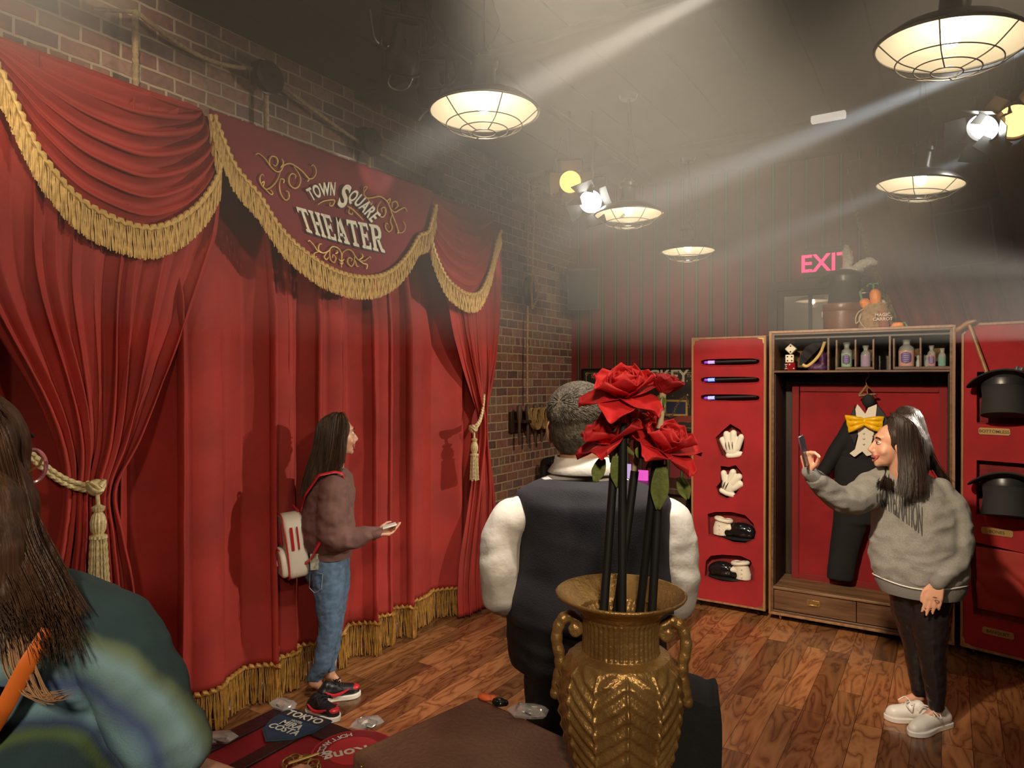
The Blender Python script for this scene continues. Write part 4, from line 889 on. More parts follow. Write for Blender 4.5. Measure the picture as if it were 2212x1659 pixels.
# wands
wand_b = mat('wand_black', (.012, .012, .014), .3)
for k, v in enumerate((783, 821, 860)):
    a, b = TP(1518, v), TP(1634, v - 4); a.y = b.y = YT + .018; lab = ('black magic wand with pale violet tip, topmost in the trunk door', 'black magic wand with bright blue tip, middle one in the door', 'black magic wand with violet blue tip, lowest of the wands in the door')[k]
    t = thing('magic_wand', lab, 'wand', (a + b) / 2 - V((0, 0, .012)), 'wands in the trunk door')
    q = a.lerp(b, .22); G().cyl(q, b, .012, n=16).build('rod', wand_b, t, bevel=.001)
    col = ((.55, .25, .75), (.05, .15, 1), (.2, .25, 1))[k]; G().cyl(a.lerp(b, .09), q, .0125, n=16).build('lit_tip', mat('tip%d' % k, (.3, .3, .5), .3, emit=col, es=(.7, 2.0, 1.3)[k]), t)
    G().ball(a.lerp(b, .05), (.016, .011, .011), 12, 8).build('end_cap', mat('violet_cap', (.12, .03, .2), .3, emit=(.4, .05, .7), es=.5), t)
# padded white gloves
glove_w = mat('white_glove', (.72, .69, .60), .6, bump=.1, bs=90)
def glove(fing, palm, cuff, lines, lab, py=YT + .012):
    P = lambda u, v, k=0: TP(u, v) + V((0, .012 - k, 0))
    g = G()
    for (u0, v0, u1, v1, r) in fing: g.caps(P(u0, v0), P(u1, v1, .006), r, r * .95)
    g.ball(P(*palm[:2]), (palm[2], .026, palm[3]))
    t = thing('cartoon_glove', lab, 'glove', P(*cuff[0]) - V((0, 0, .02)), 'white gloves in the trunk door')
    finish('glove_body', fuse(g, .0045, 4), glove_w, t, angle=180)
    G().limb([P(*c) for c in cuff], [.022] * len(cuff)).build('rolled_cuff', glove_w, t, angle=180)
    for (a, b, c, d) in lines: G().tube([P(a, b, .030), P((a + c) / 2, (b + d) / 2, .034), P(c, d, .028)], [.0015, .0032, .0015], 8).build('stitch_line', wand_b, t)
glove([(1568, 968, 1560, 950, .024), (1571, 960, 1569, 938, .026), (1583, 960, 1584, 936, .027), (1592, 968, 1601, 944, .024)], (1580, 966, .06, .07), [(1573, 984), (1584, 984), (1598, 981)], [(1568, 955, 1571, 971), (1575, 954, 1578, 971), (1583, 954, 1584, 970)], 'white padded cartoon glove, upper of the two in the trunk door')
glove([(1566, 1045, 1563, 1022, .024), (1575, 1040, 1583, 1020, .026), (1583, 1044, 1596, 1030, .027), (1586, 1054, 1599, 1046, .026)], (1574, 1048, .056, .066), [(1559, 1060), (1568, 1065), (1581, 1069)], [(1562, 1036, 1558, 1052), (1568, 1040, 1562, 1055), (1575, 1042, 1567, 1056)], 'white padded cartoon glove, lower of the two in the trunk door')
# clown-like big shoes
shoe_b = mat('patent_black', (.008, .008, .009), .08, coat=.5); spat_w = mat('cream_spat', (.66, .60, .50), .7, bump=.2, bs=80)
def shoe(flip, u0, v0, lab):
    c = TP(u0, v0) + V((0, .03, 0)); s = -1 if flip else 1; t = thing('big_shoe', lab, 'shoe', c - V((0, 0, .07)), 'patent shoes in the trunk door')
    W = lambda x, y, z: c + V((s * x, y, z))
    g = G().ball(W(.065, 0, -.012), (.105, .052, .062)).ball(W(-.03, 0, -.03), (.09, .042, .04)).ball(W(.12, 0, -.02), (.055, .048, .05)); finish('toe', fuse(g, .006, 5), shoe_b, t, angle=180)
    g = G().loft([(W(.04, 0, z), a, .056 if a > .15 else .05, V((1, 0, 0)), V((0, 1, 0))) for z, a in ((-.078, .125), (-.070, .135), (-.060, .130))], 28); g.build('sole', wand_b, t)
    g = G().loft([(W(-.085, 0, -.062), .058, .047, V((1, 0, 0)), V((0, 1, 0))), (W(-.082, 0, -.02), .062, .048, V((1, 0, -.1)), V((0, 1, 0))), (W(-.075, 0, .02), .058, .045, V((1, 0, -.12)), V((0, 1, 0))), (W(-.065, 0, .05), .056, .044, V((1, 0, -.15)), V((0, 1, 0)))], 24); g.ball(W(-.02, 0, .0), (.05, .043, .026))
    finish('spat', fuse(g, .006, 3), spat_w, t, angle=180)
    G().tube([W(-.065 + .055 * math.cos(a), .043 * math.sin(a), .056 - .008 * math.cos(a)) for a in [2 * PI * k / 24 for k in range(24)]], .015, 10, closed=True).build('collar_roll', spat_w, t)
    G().ball(W(-.065, 0, .054), (.042, .032, .008)).build('shoe_opening', wand_b, t)
    for k in range(3): G().ball(W(-.085, -.050, .02 - .03 * k), (.006, .004, .006), 10, 8).build('button', mat('pearl_button', (.6, .55, .45), .3), t)
    return t
shoe(False, 1580, 1142, 'black patent shoe with white spat, upper one with toe to the right')
shoe(True, 1578, 1231, 'black patent shoe with white spat, lower one with toe to the left')

# top hats
felt_k = mat('black_hat_felt', (.014, .014, .015), .85, sheen=.15, bump=.1, bs=300)
def tophat(c, r, h, lab, up=True, tilt=None, group=None, brimw=.045, m=None):
    c = V(c); t = thing('top_hat', lab, 'hat', c, group); s = 1 if up else -1
    T = tilt or (lambda p: p)
    def curl_(th, rr, z): return .35 * brimw * abs(math.cos(th)) ** 2
    g = G(); prof = [(0, h), (r * 1.02, h), (r * 1.03, h - .01), (r * .94, h * .5), (r, .02), (r + .012, .004), (r + brimw, .0), (r + brimw + .003, .006), (r + brimw, .010), (r + .012, .012), (r - .004, .03), (r * .9, h * .5), (r * .97, h - .02), (0, h - .02)]
    g.lathe(prof, 40); 
    def wv(p):
        rr_ = math.hypot(p.x, p.y); th = math.atan2(p.y, p.x); z = p.z + (max(0, rr_ - r) * (.9 * abs(math.cos(th)) ** 2 - .15) if rr_ > r + .005 else 0); q = V((p.x, p.y, s * z if up else -z))
        return c + T(q)
    g.warp(wv); g.build('hat_felt', m or felt_k, t)
    g = G().lathe([(r * 1.005, .02), (r * 1.012, .022), (r * .985, .065), (r * .98, .06)], 40); g.warp(lambda p: c + T(V((p.x, p.y, p.z if up else -p.z)))); g.build('ribbon_band', mat('satin_band', (.02, .02, .022), .35), t)
    return t
for k, (u, v, lab) in enumerate(((2150, 815, 'upturned black top hat above the bottomless plate in the trunk door'), (2150, 1026, 'upturned black top hat above the lower brass plate in the trunk door'))):
    x, z = rpos(u, v); c = PR(x + .055, z + (.0 if k == 0 else 0), .055)
    if k: c = PR(x + .06, z, .055)
    tophat(c, .115, .235, lab, False, lambda p: Matrix.Rotation(-.22, 3, 'X') @ p, 'top hats in the trunk door', .07)
x, z = rpos(2098, 700); a = PR(x, z, .045); x2, z2 = rpos(2146, 820); b = PR(x2, z2 - .02, .06)
t = thing('walking_cane', 'carved brown wooden cane leaning out of the upper door hat', 'cane', b)
G().cyl(a, b + (b - a) * .06, .011, .012, 14).build('shaft', mat('cane_wood', (.25, .12, .05), .4, var=.2, vs=20), t)
h0, h1_ = PR(*rpos(2072, 712), .045), PR(*rpos(2112, 694), .045)
finish('handle', fuse(G().limb(spline([h0 + V((0, 0, -.01)), h0.lerp(h1_, .3), a + V((0, 0, .005)), h1_], 4), [.014, .017, .018, .017, .016, .016, .017, .018, .017, .015, .013, .012, .009]), .004, 3), mat('cane_wood'), t, angle=180)
x, z = rpos(2205, 808); c = PR(x, z - .01, .06)
tag(finish('grey_glove', fuse(G().ball(c, (.03, .02, .04)).limb([c, c + V((.02, 0, .045))], [.012, .01]).limb([c + V((-.015, 0, 0)), c + V((-.005, 0, .05))], [.012, .01]), .004, 3), mat('grey_satin', (.07, .08, .08), .4), angle=180), 'crumpled grey satin glove lying in the upper door hat', 'glove')

# ------------------------------------------------------------------ tailcoat on a hanger in the trunk
tux_k = mat('tuxedo_black', (.006, .006, .007), .85, sheen=.04, bump=.15, bs=200); shirt_w = mat('white_pique', (.74, .68, .58), .7, bump=.15, bs=150)
YX = YT + .20
def X(u, v, k=0): return TP(u, v, YX) + V((0, -k, 0))
ex, ey_ = V((1, 0, 0)), V((0, 1, 0))
tux = thing('tailcoat_suit', 'small black tailcoat suit with white shirt front hanging in the trunk', 'suit', X(1830, 1255))
def lof(rows, thick): return [(X((a + b) / 2, v), (X(b, v).x - X(a, v).x) / 2, t_, ex, ey_) for (v, a, b), t_ in zip(rows, thick)]
g = G().loft(lof([(893, 1858, 1902), (902, 1840, 1925), (925, 1828, 1935), (955, 1822, 1936), (980, 1816, 1938), (1000, 1812, 1940), (1030, 1812, 1942)], [.03, .05, .065, .07, .07, .065, .05]), 28)
g.limb([X(1842, 915), X(1826, 945), X(1800, 985), X(1775, 1025)], [.055, .058, .055, .045]); g.limb([X(1925, 915), X(1945, 950), X(1960, 1000)], [.055, .055, .05]); finish('tailcoat', fuse(g, .010, 4, .003, 9), tux_k, tux, angle=180)
g = G().loft(lof([(985, 1808, 1905), (1010, 1802, 1925), (1050, 1800, 1935), (1090, 1801, 1900), (1130, 1800, 1890)], [.06, .07, .08, .07, .065]), 26)
g.loft(lof([(1090, 1800, 1880), (1140, 1797, 1872), (1180, 1792, 1858), (1215, 1788, 1850), (1245, 1785, 1845), (1252, 1786, 1843)], [.06, .06, .055, .05, .045, .04]), 22)
finish('trousers', fuse(g, .010, 5, .002, 8), tux_k, tux, angle=180)
P2 = [(1855, 872), (1862, 880), (1872, 893), (1878, 880), (1897, 872), (1897, 890), (1892, 930), (1884, 960), (1886, 968), (1898, 977), (1875, 983), (1866, 973), (1849, 985), (1838, 977), (1850, 968), (1857, 940), (1851, 905), (1850, 885)]
def flat_px(P2, k, thick, name, m, par, bulge=.0, bev=.003):
    c = P2[0]; g = G(); base = [X(u, v, k) for u, v in P2]; n = len(base); g.v = base + [p + V((0, thick, 0)) for p in base]; g.f = [tuple(range(n)), tuple(range(2 * n - 1, n - 1, -1))] + [(i, n + i, n + (i + 1) % n, (i + 1) % n) for i in range(n)]
    return g.build(name, m, par, smooth=False, bevel=bev)
flat_px(P2, .095, .03, 'shirt_front', shirt_w, tux)
for s_ in ([(1850, 873), (1838, 905), (1835, 930), (1850, 960), (1856, 935)], [(1897, 873), (1912, 890), (1925, 915), (1905, 950), (1886, 965), (1891, 930)]): flat_px(s_, .10, .03, 'lapel', mat('satin_lapel', (.012, .012, .014), .35), tux)
for v in (934, 945, 957): G().ball(X(1869, v, .10), (.007, .004, .007), 10, 8).build('shirt_button', mat('pearl_button'), tux)
g = G().limb([X(1873, 838), X(1874, 862)], [.004, .004]); P = [X(1855, 855, .0), X(1872, 833, .0), X(1893, 851, .0)]; g.tube(P + [P[0]], .011, 10, closed=False); g.tube(spline([X(1873, 833), X(1870, 822), X(1877, 812), X(1874, 800)], 6), .003, 6)
g.build('hanger', mat('cane_wood'), tux); G().ball(X(1876, 866), (.042, .03, .05)).build('neck_form', blackcloth, tux)
yel = mat('yellow_satin', (.85, .48, .01), .3, sheen=.2)
for s_ in ((1872, 909, 1831, 895, 1840, 932), (1870, 909, 1911, 898, 1906, 932)):
    a, b, c = X(s_[0], s_[1], .115), X(s_[2], s_[3], .115), X(s_[4], s_[5], .115)
    def fb(p, q, a=a, b=b, c=c): e = b.lerp(c, q); s0 = a + V((0, 0, .016 * (1 - 2 * q))); r = s0.lerp(e, p); r.y -= .018 * math.sin(PI * p) * (1 + .6 * math.sin(5 * q * PI)) ; return r
    o_ = G().grid(fb, 24, 16).build('bow_loop', yel, tux, angle=180, solid=.022)
G().ball(X(1871, 909, .125), (.014, .012, .018)).build('bow_knot', yel, tux)

# ------------------------------------------------------------------ on top of the trunk
YH = YT + .14
def Hh(u, v): return BW(u, v, YH)
a, b = Hh(1778, 690).x, Hh(1865, 690).x; c = V(((a + b) / 2, YH, 2.09)); r = (b - a) / 2
hb = thing('hat_box', 'round brown leather hat box on top of the trunk', 'box', c); lea = mat('brown_box_leather', (.13, .055, .035), .35, var=.15, vs=6, bump=.1, bs=80)
hh = Hh(1820, 657).z - 2.09
G().lathe([(0, 0), (r * .97, 0), (r * .98, .01), (r * .98, hh * .78), (0, hh * .78)], 48, c).build('body', lea, hb)
G().lathe([(r * 1.0, hh * .70), (r * 1.01, hh * .71), (r * 1.01, hh * .97), (r * .99, hh), (0, hh)], 48, c).build('lid', lea, hb)
for s_ in (-1, 1): G().box(c + V((s_ * r * .99, -.03, hh * .6)), (.012, .03, .05)).build('strap', lea, hb, bevel=.003)
z0 = c.z + hh + .001; zt = Hh(1830, 590).z
c2 = V((c.x + .012, YH, zt)); r2 = (Hh(1868, 620).x - Hh(1792, 620).x) / 2 * .95
ht = tophat(c2, r2, zt - z0, 'upturned black top hat on the brown hat box with plush ears inside', False, None, None, .06, mat('grey_black_felt', (.022, .024, .024), .8, sheen=.2))
fur = mat('white_plush', (.62, .58, .50), .95, bump=.8, bs=120, sheen=.3)
rb = thing('plush_rabbit', 'white plush rabbit ears sticking out of the upturned hat', 'toy', c2 + V((0, 0, -.05)))
E = lambda u, v: BW(u, v, YH - .02)
for P, rs in (([(1830, 583), (1833, 560), (1829, 545), (1829, 533)], [.028, .034, .032, .018]), ([(1845, 582), (1862, 572), (1878, 566), (1890, 567)], [.028, .034, .034, .020])):
    finish('ear', fuse(G().limb([E(u, v) for u, v in P], rs), .006, 2, .006, 60), fur, rb, angle=180)
finish('head_tuft', fuse(G().ball(E(1838, 585), (.085, .08, .028)).ball(E(1838, 592), (.05, .05, .05)), .006, 2, .006, 60), fur, rb, angle=180)
# sack of carrots
YS = YT + .10
def Sx(u, v, k=0): return BW(u, v, YS) + V((0, -k, 0))
sk = thing('carrot_sack', 'small burlap sack with cord and printed label beside the hat box', 'sack', Sx(1880, 710))
bur = mat('burlap', (.30, .19, .09), .9, var=.25, vs=50, bump=.5, bs=300)
g = G().loft([(Sx(u, v), a, b_, ex, ey_) for u, v, a, b_ in ((1887, 710, .10, .06), (1888, 700, .115, .065), (1888, 685, .105, .06), (1889, 670, .085, .05), (1892, 660, .075, .045), (1897, 655, .085, .05))], 24); finish('bag', fuse(g, .007, 3, .008, 22), bur, sk, angle=180)
finish('bag_corner', fuse(G().limb([Sx(1900, 706), Sx(1925, 706)], [.03, .022]), .006, 2, .004, 30), bur, sk, angle=180)
G().grid(lambda p, q: Sx(1897 + 22 * p + 4 * (1 - q), 709 - 36 * q, .068 + .010 * math.sin(PI * p)), 8, 8).build('label', mat('faded_label', (.24, .08, .06), .8, var=.2, vs=30), sk, solid=.002)
for s, v in (('BUGS', 672), ('MAGIC', 683), ('CARROT', 692)):
    if s == 'BUGS': continue
    g = G(); p = Sx(1909, v + 2, .083); text_g(g, s, .030, lambda q, w_, e_: p + V((q, -e_, w_)), .0005, .01); g.build('label_lettering', pc, sk, smooth=False)
g = G().tube(resample(spline([Sx(1868, 668, .03), Sx(1856, 676, .05), Sx(1850, 690, .05), Sx(1852, 700, .05), Sx(1860, 690, .06), Sx(1862, 680, .06), Sx(1858, 690, .06), Sx(1864, 703, .06), Sx(1874, 712, .05)], 8), 80), .005, 8, lobes=3, twist=300); g.build('drawstring', mat('cream_string', (.42, .33, .20), .8), sk)
car = mat('carrot_orange', (.72, .22, .03), .5, var=.12, vs=30, bump=.2, bs=40); lf = mat('carrot_leaf', (.10, .22, .07), .6)
def carrot(a, b, r0, r1, lab, leaves):
    a, b = V(a), V(b); t = thing('carrot', lab, 'carrot', (a + b) / 2, 'carrots from the sack'); finish('root', fuse(G().limb([a, a.lerp(b, .5), b], [r0, (r0 + r1) / 2, r1]), .005, 3, .003, 40), car, t, angle=180)
    for L_ in leaves:
        P = spline(L_, 6); n = len(P); G().tube(P, [.003 + .005 * abs(math.sin(i * 1.2)) for i in range(n)], 7).build('leaf', lf, t)
carrot(Sx(1868, 655), Sx(1882, 672), .036, .03, 'orange carrot leaning left out of the burlap sack', [[Sx(1862, 648), Sx(1856, 632), Sx(1848, 636), Sx(1844, 643)], [Sx(1862, 648), Sx(1859, 630), Sx(1866, 625)]])
carrot(Sx(1891, 636, .01), Sx(1894, 662, .01), .038, .034, 'orange carrot standing upright in the burlap sack', [[Sx(1887, 628), Sx(1886, 616), Sx(1878, 614), Sx(1872, 620)], [Sx(1887, 628), Sx(1888, 614), Sx(1898, 613)]])
carrot(Sx(1925, 704), Sx(1946, 702), .024, .020, 'orange carrot lying on the trunk beside the sack', [[Sx(1948, 702), Sx(1954, 697), Sx(1960, 706)]])

# ------------------------------------------------------------------ in the pigeon holes
YQ = YT + .12
def Q(u, v, k=0): return BW(u, v, YQ) + V((0, -k, 0))
glass = mat('bottle_glass', (.75, .82, .80), .04, alpha=.22, coat=.6)
zc_ = zs + .037; lab_m = mat('violet_label', (.14, .10, .28), .6, var=.3, vs=120)
def bottle(u, wpx, zt_, zf, zb, col, lab, label=True, grp='glass jars of coloured powder in the trunk'):
    x = Q(u, 780).x; r = wpx / 2 * (Q(u + 1, 780).x - Q(u, 780).x); H_ = zt_ - zb; c = V((x, YQ, zb)); t = thing('glass_jar', lab, 'jar', c, grp)
    prof = [(0, .0), (r * .96, .0), (r, .01), (r, H_ * .55), (r * .85, H_ * .68), (r * .45, H_ * .76), (r * .45, H_ * .86), (r * .62, H_ * .90), (r * .62, H_ * .93), (r * .4, H_ * .92)]
    G().lathe(prof, 28, c).build('glass', glass, t); hf = zf - zb
    G().lathe([(0, .004), (r * .93, .004), (r * .95, .01), (r * .95, min(hf, H_ * .55)), (0, min(hf, H_ * .55) + .004)], 24, c).build('powder', mat('powder_' + lab[:9], col, .9, var=.12, vs=60), t)
    G().lathe([(r * .38, H_ * .80), (r * .38, H_ * .93), (r * .62, H_ * .95), (r * .62, H_), (0, H_)], 20, c).build('stopper', glass, t)
    if label:
        g = G().grid(lambda a, b: c + V((r * 1.02 * math.sin((a - .5) * 1.3 * math.sqrt(max(0, 1 - (2 * b - 1) ** 4))), -r * 1.02 * math.cos((a - .5) * 1.3), H_ * (.10 + .42 * b))), 10, 12); g.build('label', lab_m, t, solid=.001)
        g = G()
        for k in range(5): g.tube([c + V((r * 1.05 * math.sin(s_), -r * 1.05 * math.cos(s_), H_ * (.17 + .07 * k))) for s_ in (-.3, 0, .3)], .0012, 5)
        g.build('label_lines', pc, t)
    return t
bottle(1829, 25, Q(0, 745).z if False else 2.0, 1.925, zc_, (.22, .42, .20), 'green powder jar with a violet label in the trunk shelf')
bottle(1870, 23, 1.975, 1.915, zc_, (.30, .16, .34), 'purple powder jar without label in the trunk shelf', False)
bottle(1958, 36, 2.02, 1.95, zc_, (.60, .20, .14), 'largest jar in the trunk shelf, full of coral powder')
bottle(2012, 19, 1.965, 1.91, zc_, (.50, .10, .12), 'small red powder jar with white stripes in the trunk shelf')
bottle(2035, 18, 1.945, 1.895, zc_, (.04, .22, .18), 'smallest teal powder jar at the shelf end', False)
for k, (u, v) in enumerate(((1981, 780), (1984, 795), (2003, 790))):
    x = Q(u, 780).x; c = V((x, YQ + (.06 if k == 0 else -.02), zc_)); tag(G().lathe([(0, 0), (.014, 0), (.015, .03), (.007, .045), (.007, .055), (.012, .06), (.006, .075), (0, .078)], 16, c).build('glass_vial', glass), ('tiny clear vial behind another beside the coral jar', 'tiny clear vial beside the coral jar base', 'tiny clear vial left of the small red jar')[k], 'vial', 'tiny clear vials')
# stacked dice
dz = zs + .016; s_ = .058; x = Q(1706, 780).x
ivory = mat('ivory_die', (.70, .64, .50), .35); redd = mat('red_die', (.22, .01, .015), .1, coat=.5)
pip = {1: [(0, 0)], 2: [(-.5, .5), (.5, -.5)], 3: [(-.5, -.5), (0, 0), (.5, .5)], 4: [(-.5, -.5), (.5, .5), (-.5, .5), (.5, -.5)], 5: [(-.5, -.5), (.5, .5), (-.5, .5), (.5, -.5), (0, 0)]}
z = dz
for k, (m_, pm, rot, val, lab) in enumerate(((redd, ivory, .5, 2, 'red see-through die at the bottom of the dice stack'), (ivory, wand_b, .15, 4, 'ivory die with black pips second from the bottom of the stack'), (ivory, wand_b, .78, 2, 'ivory die standing on its corner in the dice stack'), (redd, ivory, .4, 3, 'red see-through die near the top of the dice stack'))):
    hgt = s_ if k != 2 else s_ * 1.414; c = V((x + (0, -.004, .006, 0)[k], YQ + .02, z + hgt / 2)); q = Matrix.Rotation(rot, 3, 'Z') if k != 2 else Matrix.Rotation(PI / 4, 3, 'Y') @ Matrix.Rotation(0, 3, 'Z')
    t = thing('die', lab, 'die', c - V((0, 0, hgt / 2)), 'dice stacked in the trunk shelf'); G().box(c, (s_, s_, s_), q).build('cube_body', m_, t, bevel=.006)
    for f in range(2 if k != 2 else 1):
        q2 = q @ (Matrix.Rotation(0 if f == 0 else -PI / 2, 3, 'Z'))
        for (a, b) in pip[val if f == 0 else 5]: G().ball(c + q2 @ V((a * s_ * .5, -s_ / 2, b * s_ * .5)), (.0055, .0055, .0055), 8, 6).build('pip', pm, t)
    z += hgt
tag(G().box((x - .01, YQ + .02, z + .012), (.035, .035, .024)).build('small_tin', ivory, bevel=.003), 'small ivory block balanced on top of the dice stack', 'block')
# gold trimmed fan-like hat brim with purple cloth
t = thing('feathered_fan', 'black folding fan with a pale gold edge beside the dice', 'fan', Q(1750, 803))
A, Bc = Q(1722, 800), Q(1783, 738)
g = G().grid(lambda p, q: Q(1722, 801).lerp(Q(1735 + 48 * p, 788 - 50 * p ** 1.1), 1) + V((-.055 * q * math.sin(PI * (.15 + .85 * p)) , -.02 + .012 * abs(math.sin(12 * p)), -.0 + .05 * q * math.sin(PI * p))), 40, 8); g.build('fan_leaf', blackcloth, t, solid=.004)
G().tube(spline([Q(1735, 788, .025), Q(1745, 791, .025), Q(1760, 780, .025), Q(1774, 762, .025), Q(1783, 738, .025)], 8), .011, 8).build('gold_edge', mat('pale_gold', (.62, .45, .16), .5, bump=.4, bs=60), t)
finish('purple_cloth', fuse(G().ball(Q(1768, 795), (.075, .04, .04)).ball(Q(1778, 780), (.03, .04, .07)), .007, 3, .006, 20), mat('purple_satin', (.06, .015, .06), .5), t, angle=180)
# ------------------------------------------------------------------ people
VR = lambda p: (V(p) - CAM).normalized()
def pj(u, v, d): return AT(u, v, d)
def px(d): return d / 1500.0
jeans = mat('blue_denim', (.075, .13, .21), .8, var=.25, vs=25, bump=.3, bs=350)
fleece = mat('brown_fleece', (.135, .065, .055), .9, var=.12, vs=30, bump=.25, bs=250, sheen=.2)
greyfl = mat('grey_marl', (.21, .20, .185), .9, var=.14, vs=120, bump=.3, bs=200, sheen=.15)
whitesh = mat('white_shirt_cotton', (.66, .62, .58), .7, var=.04, vs=8, bump=.15, bs=60)
navyvest = mat('navy_vest', (.016, .015, .022), .75, bump=.15, bs=300, sheen=.1)
blacktr = mat('black_trouser', (.010, .009, .010), .7, bump=.1, bs=200)
legging = mat('black_leather_legging', (.013, .010, .011), .3, bump=.35, bs=18)
sneaker = mat('white_leather_shoe', (.74, .70, .64), .4); eye_w = mat('eye_white', (.75, .72, .68), .2); eye_k = mat('eye_dark', (.02, .012, .008), .1)
lip_m = mat('lip', (.42, .10, .09), .35); teeth_m = mat('teeth_enamel', (.80, .76, .68), .25); brow_m = mat('brow_hair', (.02, .013, .010), .7)
def hairmat(name, c1, c2, st=(60, 60, 3), rough=.48): return hair_build(name, c1, c2, st, rough)
def hair_build(name, c1, c2, st, rough):
    m = mat(name, c1, rough, spec=.3, col2=c2, vs=1.0, bump=.6, bs=1.6, stretch=st); return m
hair_b = hairmat('brown_hair', (.028, .015, .009), (.085, .048, .028)); hair_k = hairmat('dark_hair', (.012, .007, .006), (.040, .022, .016)); hair_g = hairmat('grey_short_hair', (.040, .031, .023), (.115, .092, .067), (90, 90, 60), .6)
hair_l = hairmat('chestnut_hair', (.035, .018, .011), (.11, .055, .032))

def strands(roots_tips, r, m, name, par, n=14, seed=1, jit=.004):
    """long locks: list of centre lines; each is drawn as a fan of thin tapering strands"""
    rnd = random.Random(seed); g = G()
    for P, cnt, spread in roots_tips:
        P = spline(P, 5)
        for _ in range(cnt):
            o = V([rnd.gauss(0, 1) * spread for _ in range(3)]); e = V([rnd.gauss(0, 1) * spread * .7 for _ in range(3)]); N = len(P)
            g.tube([p + o * (.5 + .5 * i / N) + e * (i / N) ** 2 for i, p in enumerate(P)], [r * (1 - .75 * (i / (N - 1)) ** 3) for i in range(N)], 4)
    return g.build(name, m, par)

def hand(g, wrist, fwd, palm_n, side, s=1.0, curl_=(.3, .35, .4, .45), spread=.10, thumb=(.7, .5), lens=(.072, .080, .074, .058)):
    """palm + four unequal bent fingers + thumb. fwd: towards fingertips, palm_n: out of the palm, side: towards the thumb"""
    f, pn, sd = V(fwd).normalized(), V(palm_n).normalized(), V(side).normalized(); w = V(wrist)
    R3 = lambda v, ax, a: Matrix.Rotation(a, 3, ax) @ v
    k = w + f * .055 * s
    for i, (o, l, c) in enumerate(zip((.028, .010, -.009, -.027), lens, curl_)):
        base = w + f * (.088 - .004 * abs(i - 1)) * s + sd * o * s; g.caps(w + f * .015 * s + sd * o * .55 * s, base, .014 * s, .0105 * s, 10)
        d = (f + sd * (o * spread * 8)).normalized(); ax = d.cross(pn).normalized(); p = base; r = .0088 * s
        for j, fr in enumerate((.45, .32, .23)):
            d = R3(d, ax, c * (1.0 if j == 0 else 1.1)); q = p + d * l * fr * s * 1.0; g.caps(p, q, r, r * .9, 10); p = q; r *= .9
    tb = w + f * .025 * s + sd * .024 * s; t1 = tb + (f * .75 + sd * .55 + pn * thumb[0] * .5).normalized() * .038 * s; t2 = t1 + (f * .9 + sd * .12 + pn * thumb[0] * .5).normalized() * .030 * s; t3 = t2 + (f * .9 - sd * .1 + pn * thumb[1] * .6).normalized() * .022 * s
    g.caps(w + f * .008 * s + sd * .008 * s, tb, .015 * s, .014 * s, 10); g.caps(tb, t1, .013 * s, .011 * s, 10); g.caps(t1, t2, .0105 * s, .0095 * s, 10); g.caps(t2, t3, .0095 * s, .008 * s, 10)

def head_profile(g, c, f, up, s=1.0, mouth_open=0):
    """face built round centre c (mid head), f = where it looks"""
    f = V(f).normalized(); up = (V(up) - f * f.dot(V(up))).normalized(); r = f.cross(up)
    P = lambda a, b, h: V(c) + (f * a + r * b + up * h) * s
    rot = Matrix((r, f, up)).transposed()
    g.ball(P(-.012, 0, .035), (.074 * s, .092 * s, .082 * s), 20, 14, rot)          # cranium
    g.ball(P(.028, 0, -.02), (.060 * s, .062 * s, .085 * s), 20, 14, rot)           # face
    g.ball(P(.040, 0, -.075), (.040 * s, .045 * s, .036 * s), 16, 12, rot)          # jaw
    g.ball(P(.070, 0, -.098), (.020 * s, .018 * s, .017 * s), 14, 10, rot)          # chin
    g.ball(P(.066, 0, .038), (.048 * s, .024 * s, .022 * s), 14, 10, rot)           # brow
    for b in (-1, 1): g.ball(P(.052, b * .038, -.030), (.024 * s, .026 * s, .024 * s), 14, 10, rot)   # cheeks
    g.caps(P(.084, 0, .018), P(.108, 0, -.026), .009 * s, .013 * s, 12); g.ball(P(.098, 0, -.034), (.018 * s, .014 * s, .010 * s), 12, 8, rot)
    g.ball(P(.086, 0, -.052), (.026 * s, .012 * s, .009 * s), 12, 8, rot)
    g.ball(P(.080, 0, -.074 - .010 * mouth_open), (.022 * s, .012 * s, .008 * s), 12, 8, rot)
    for b in (-1, 1):
        g.ball(P(-.008, b * .073, -.008), (.010 * s, .020 * s, .032 * s), 14, 10, rot)
    return P, rot
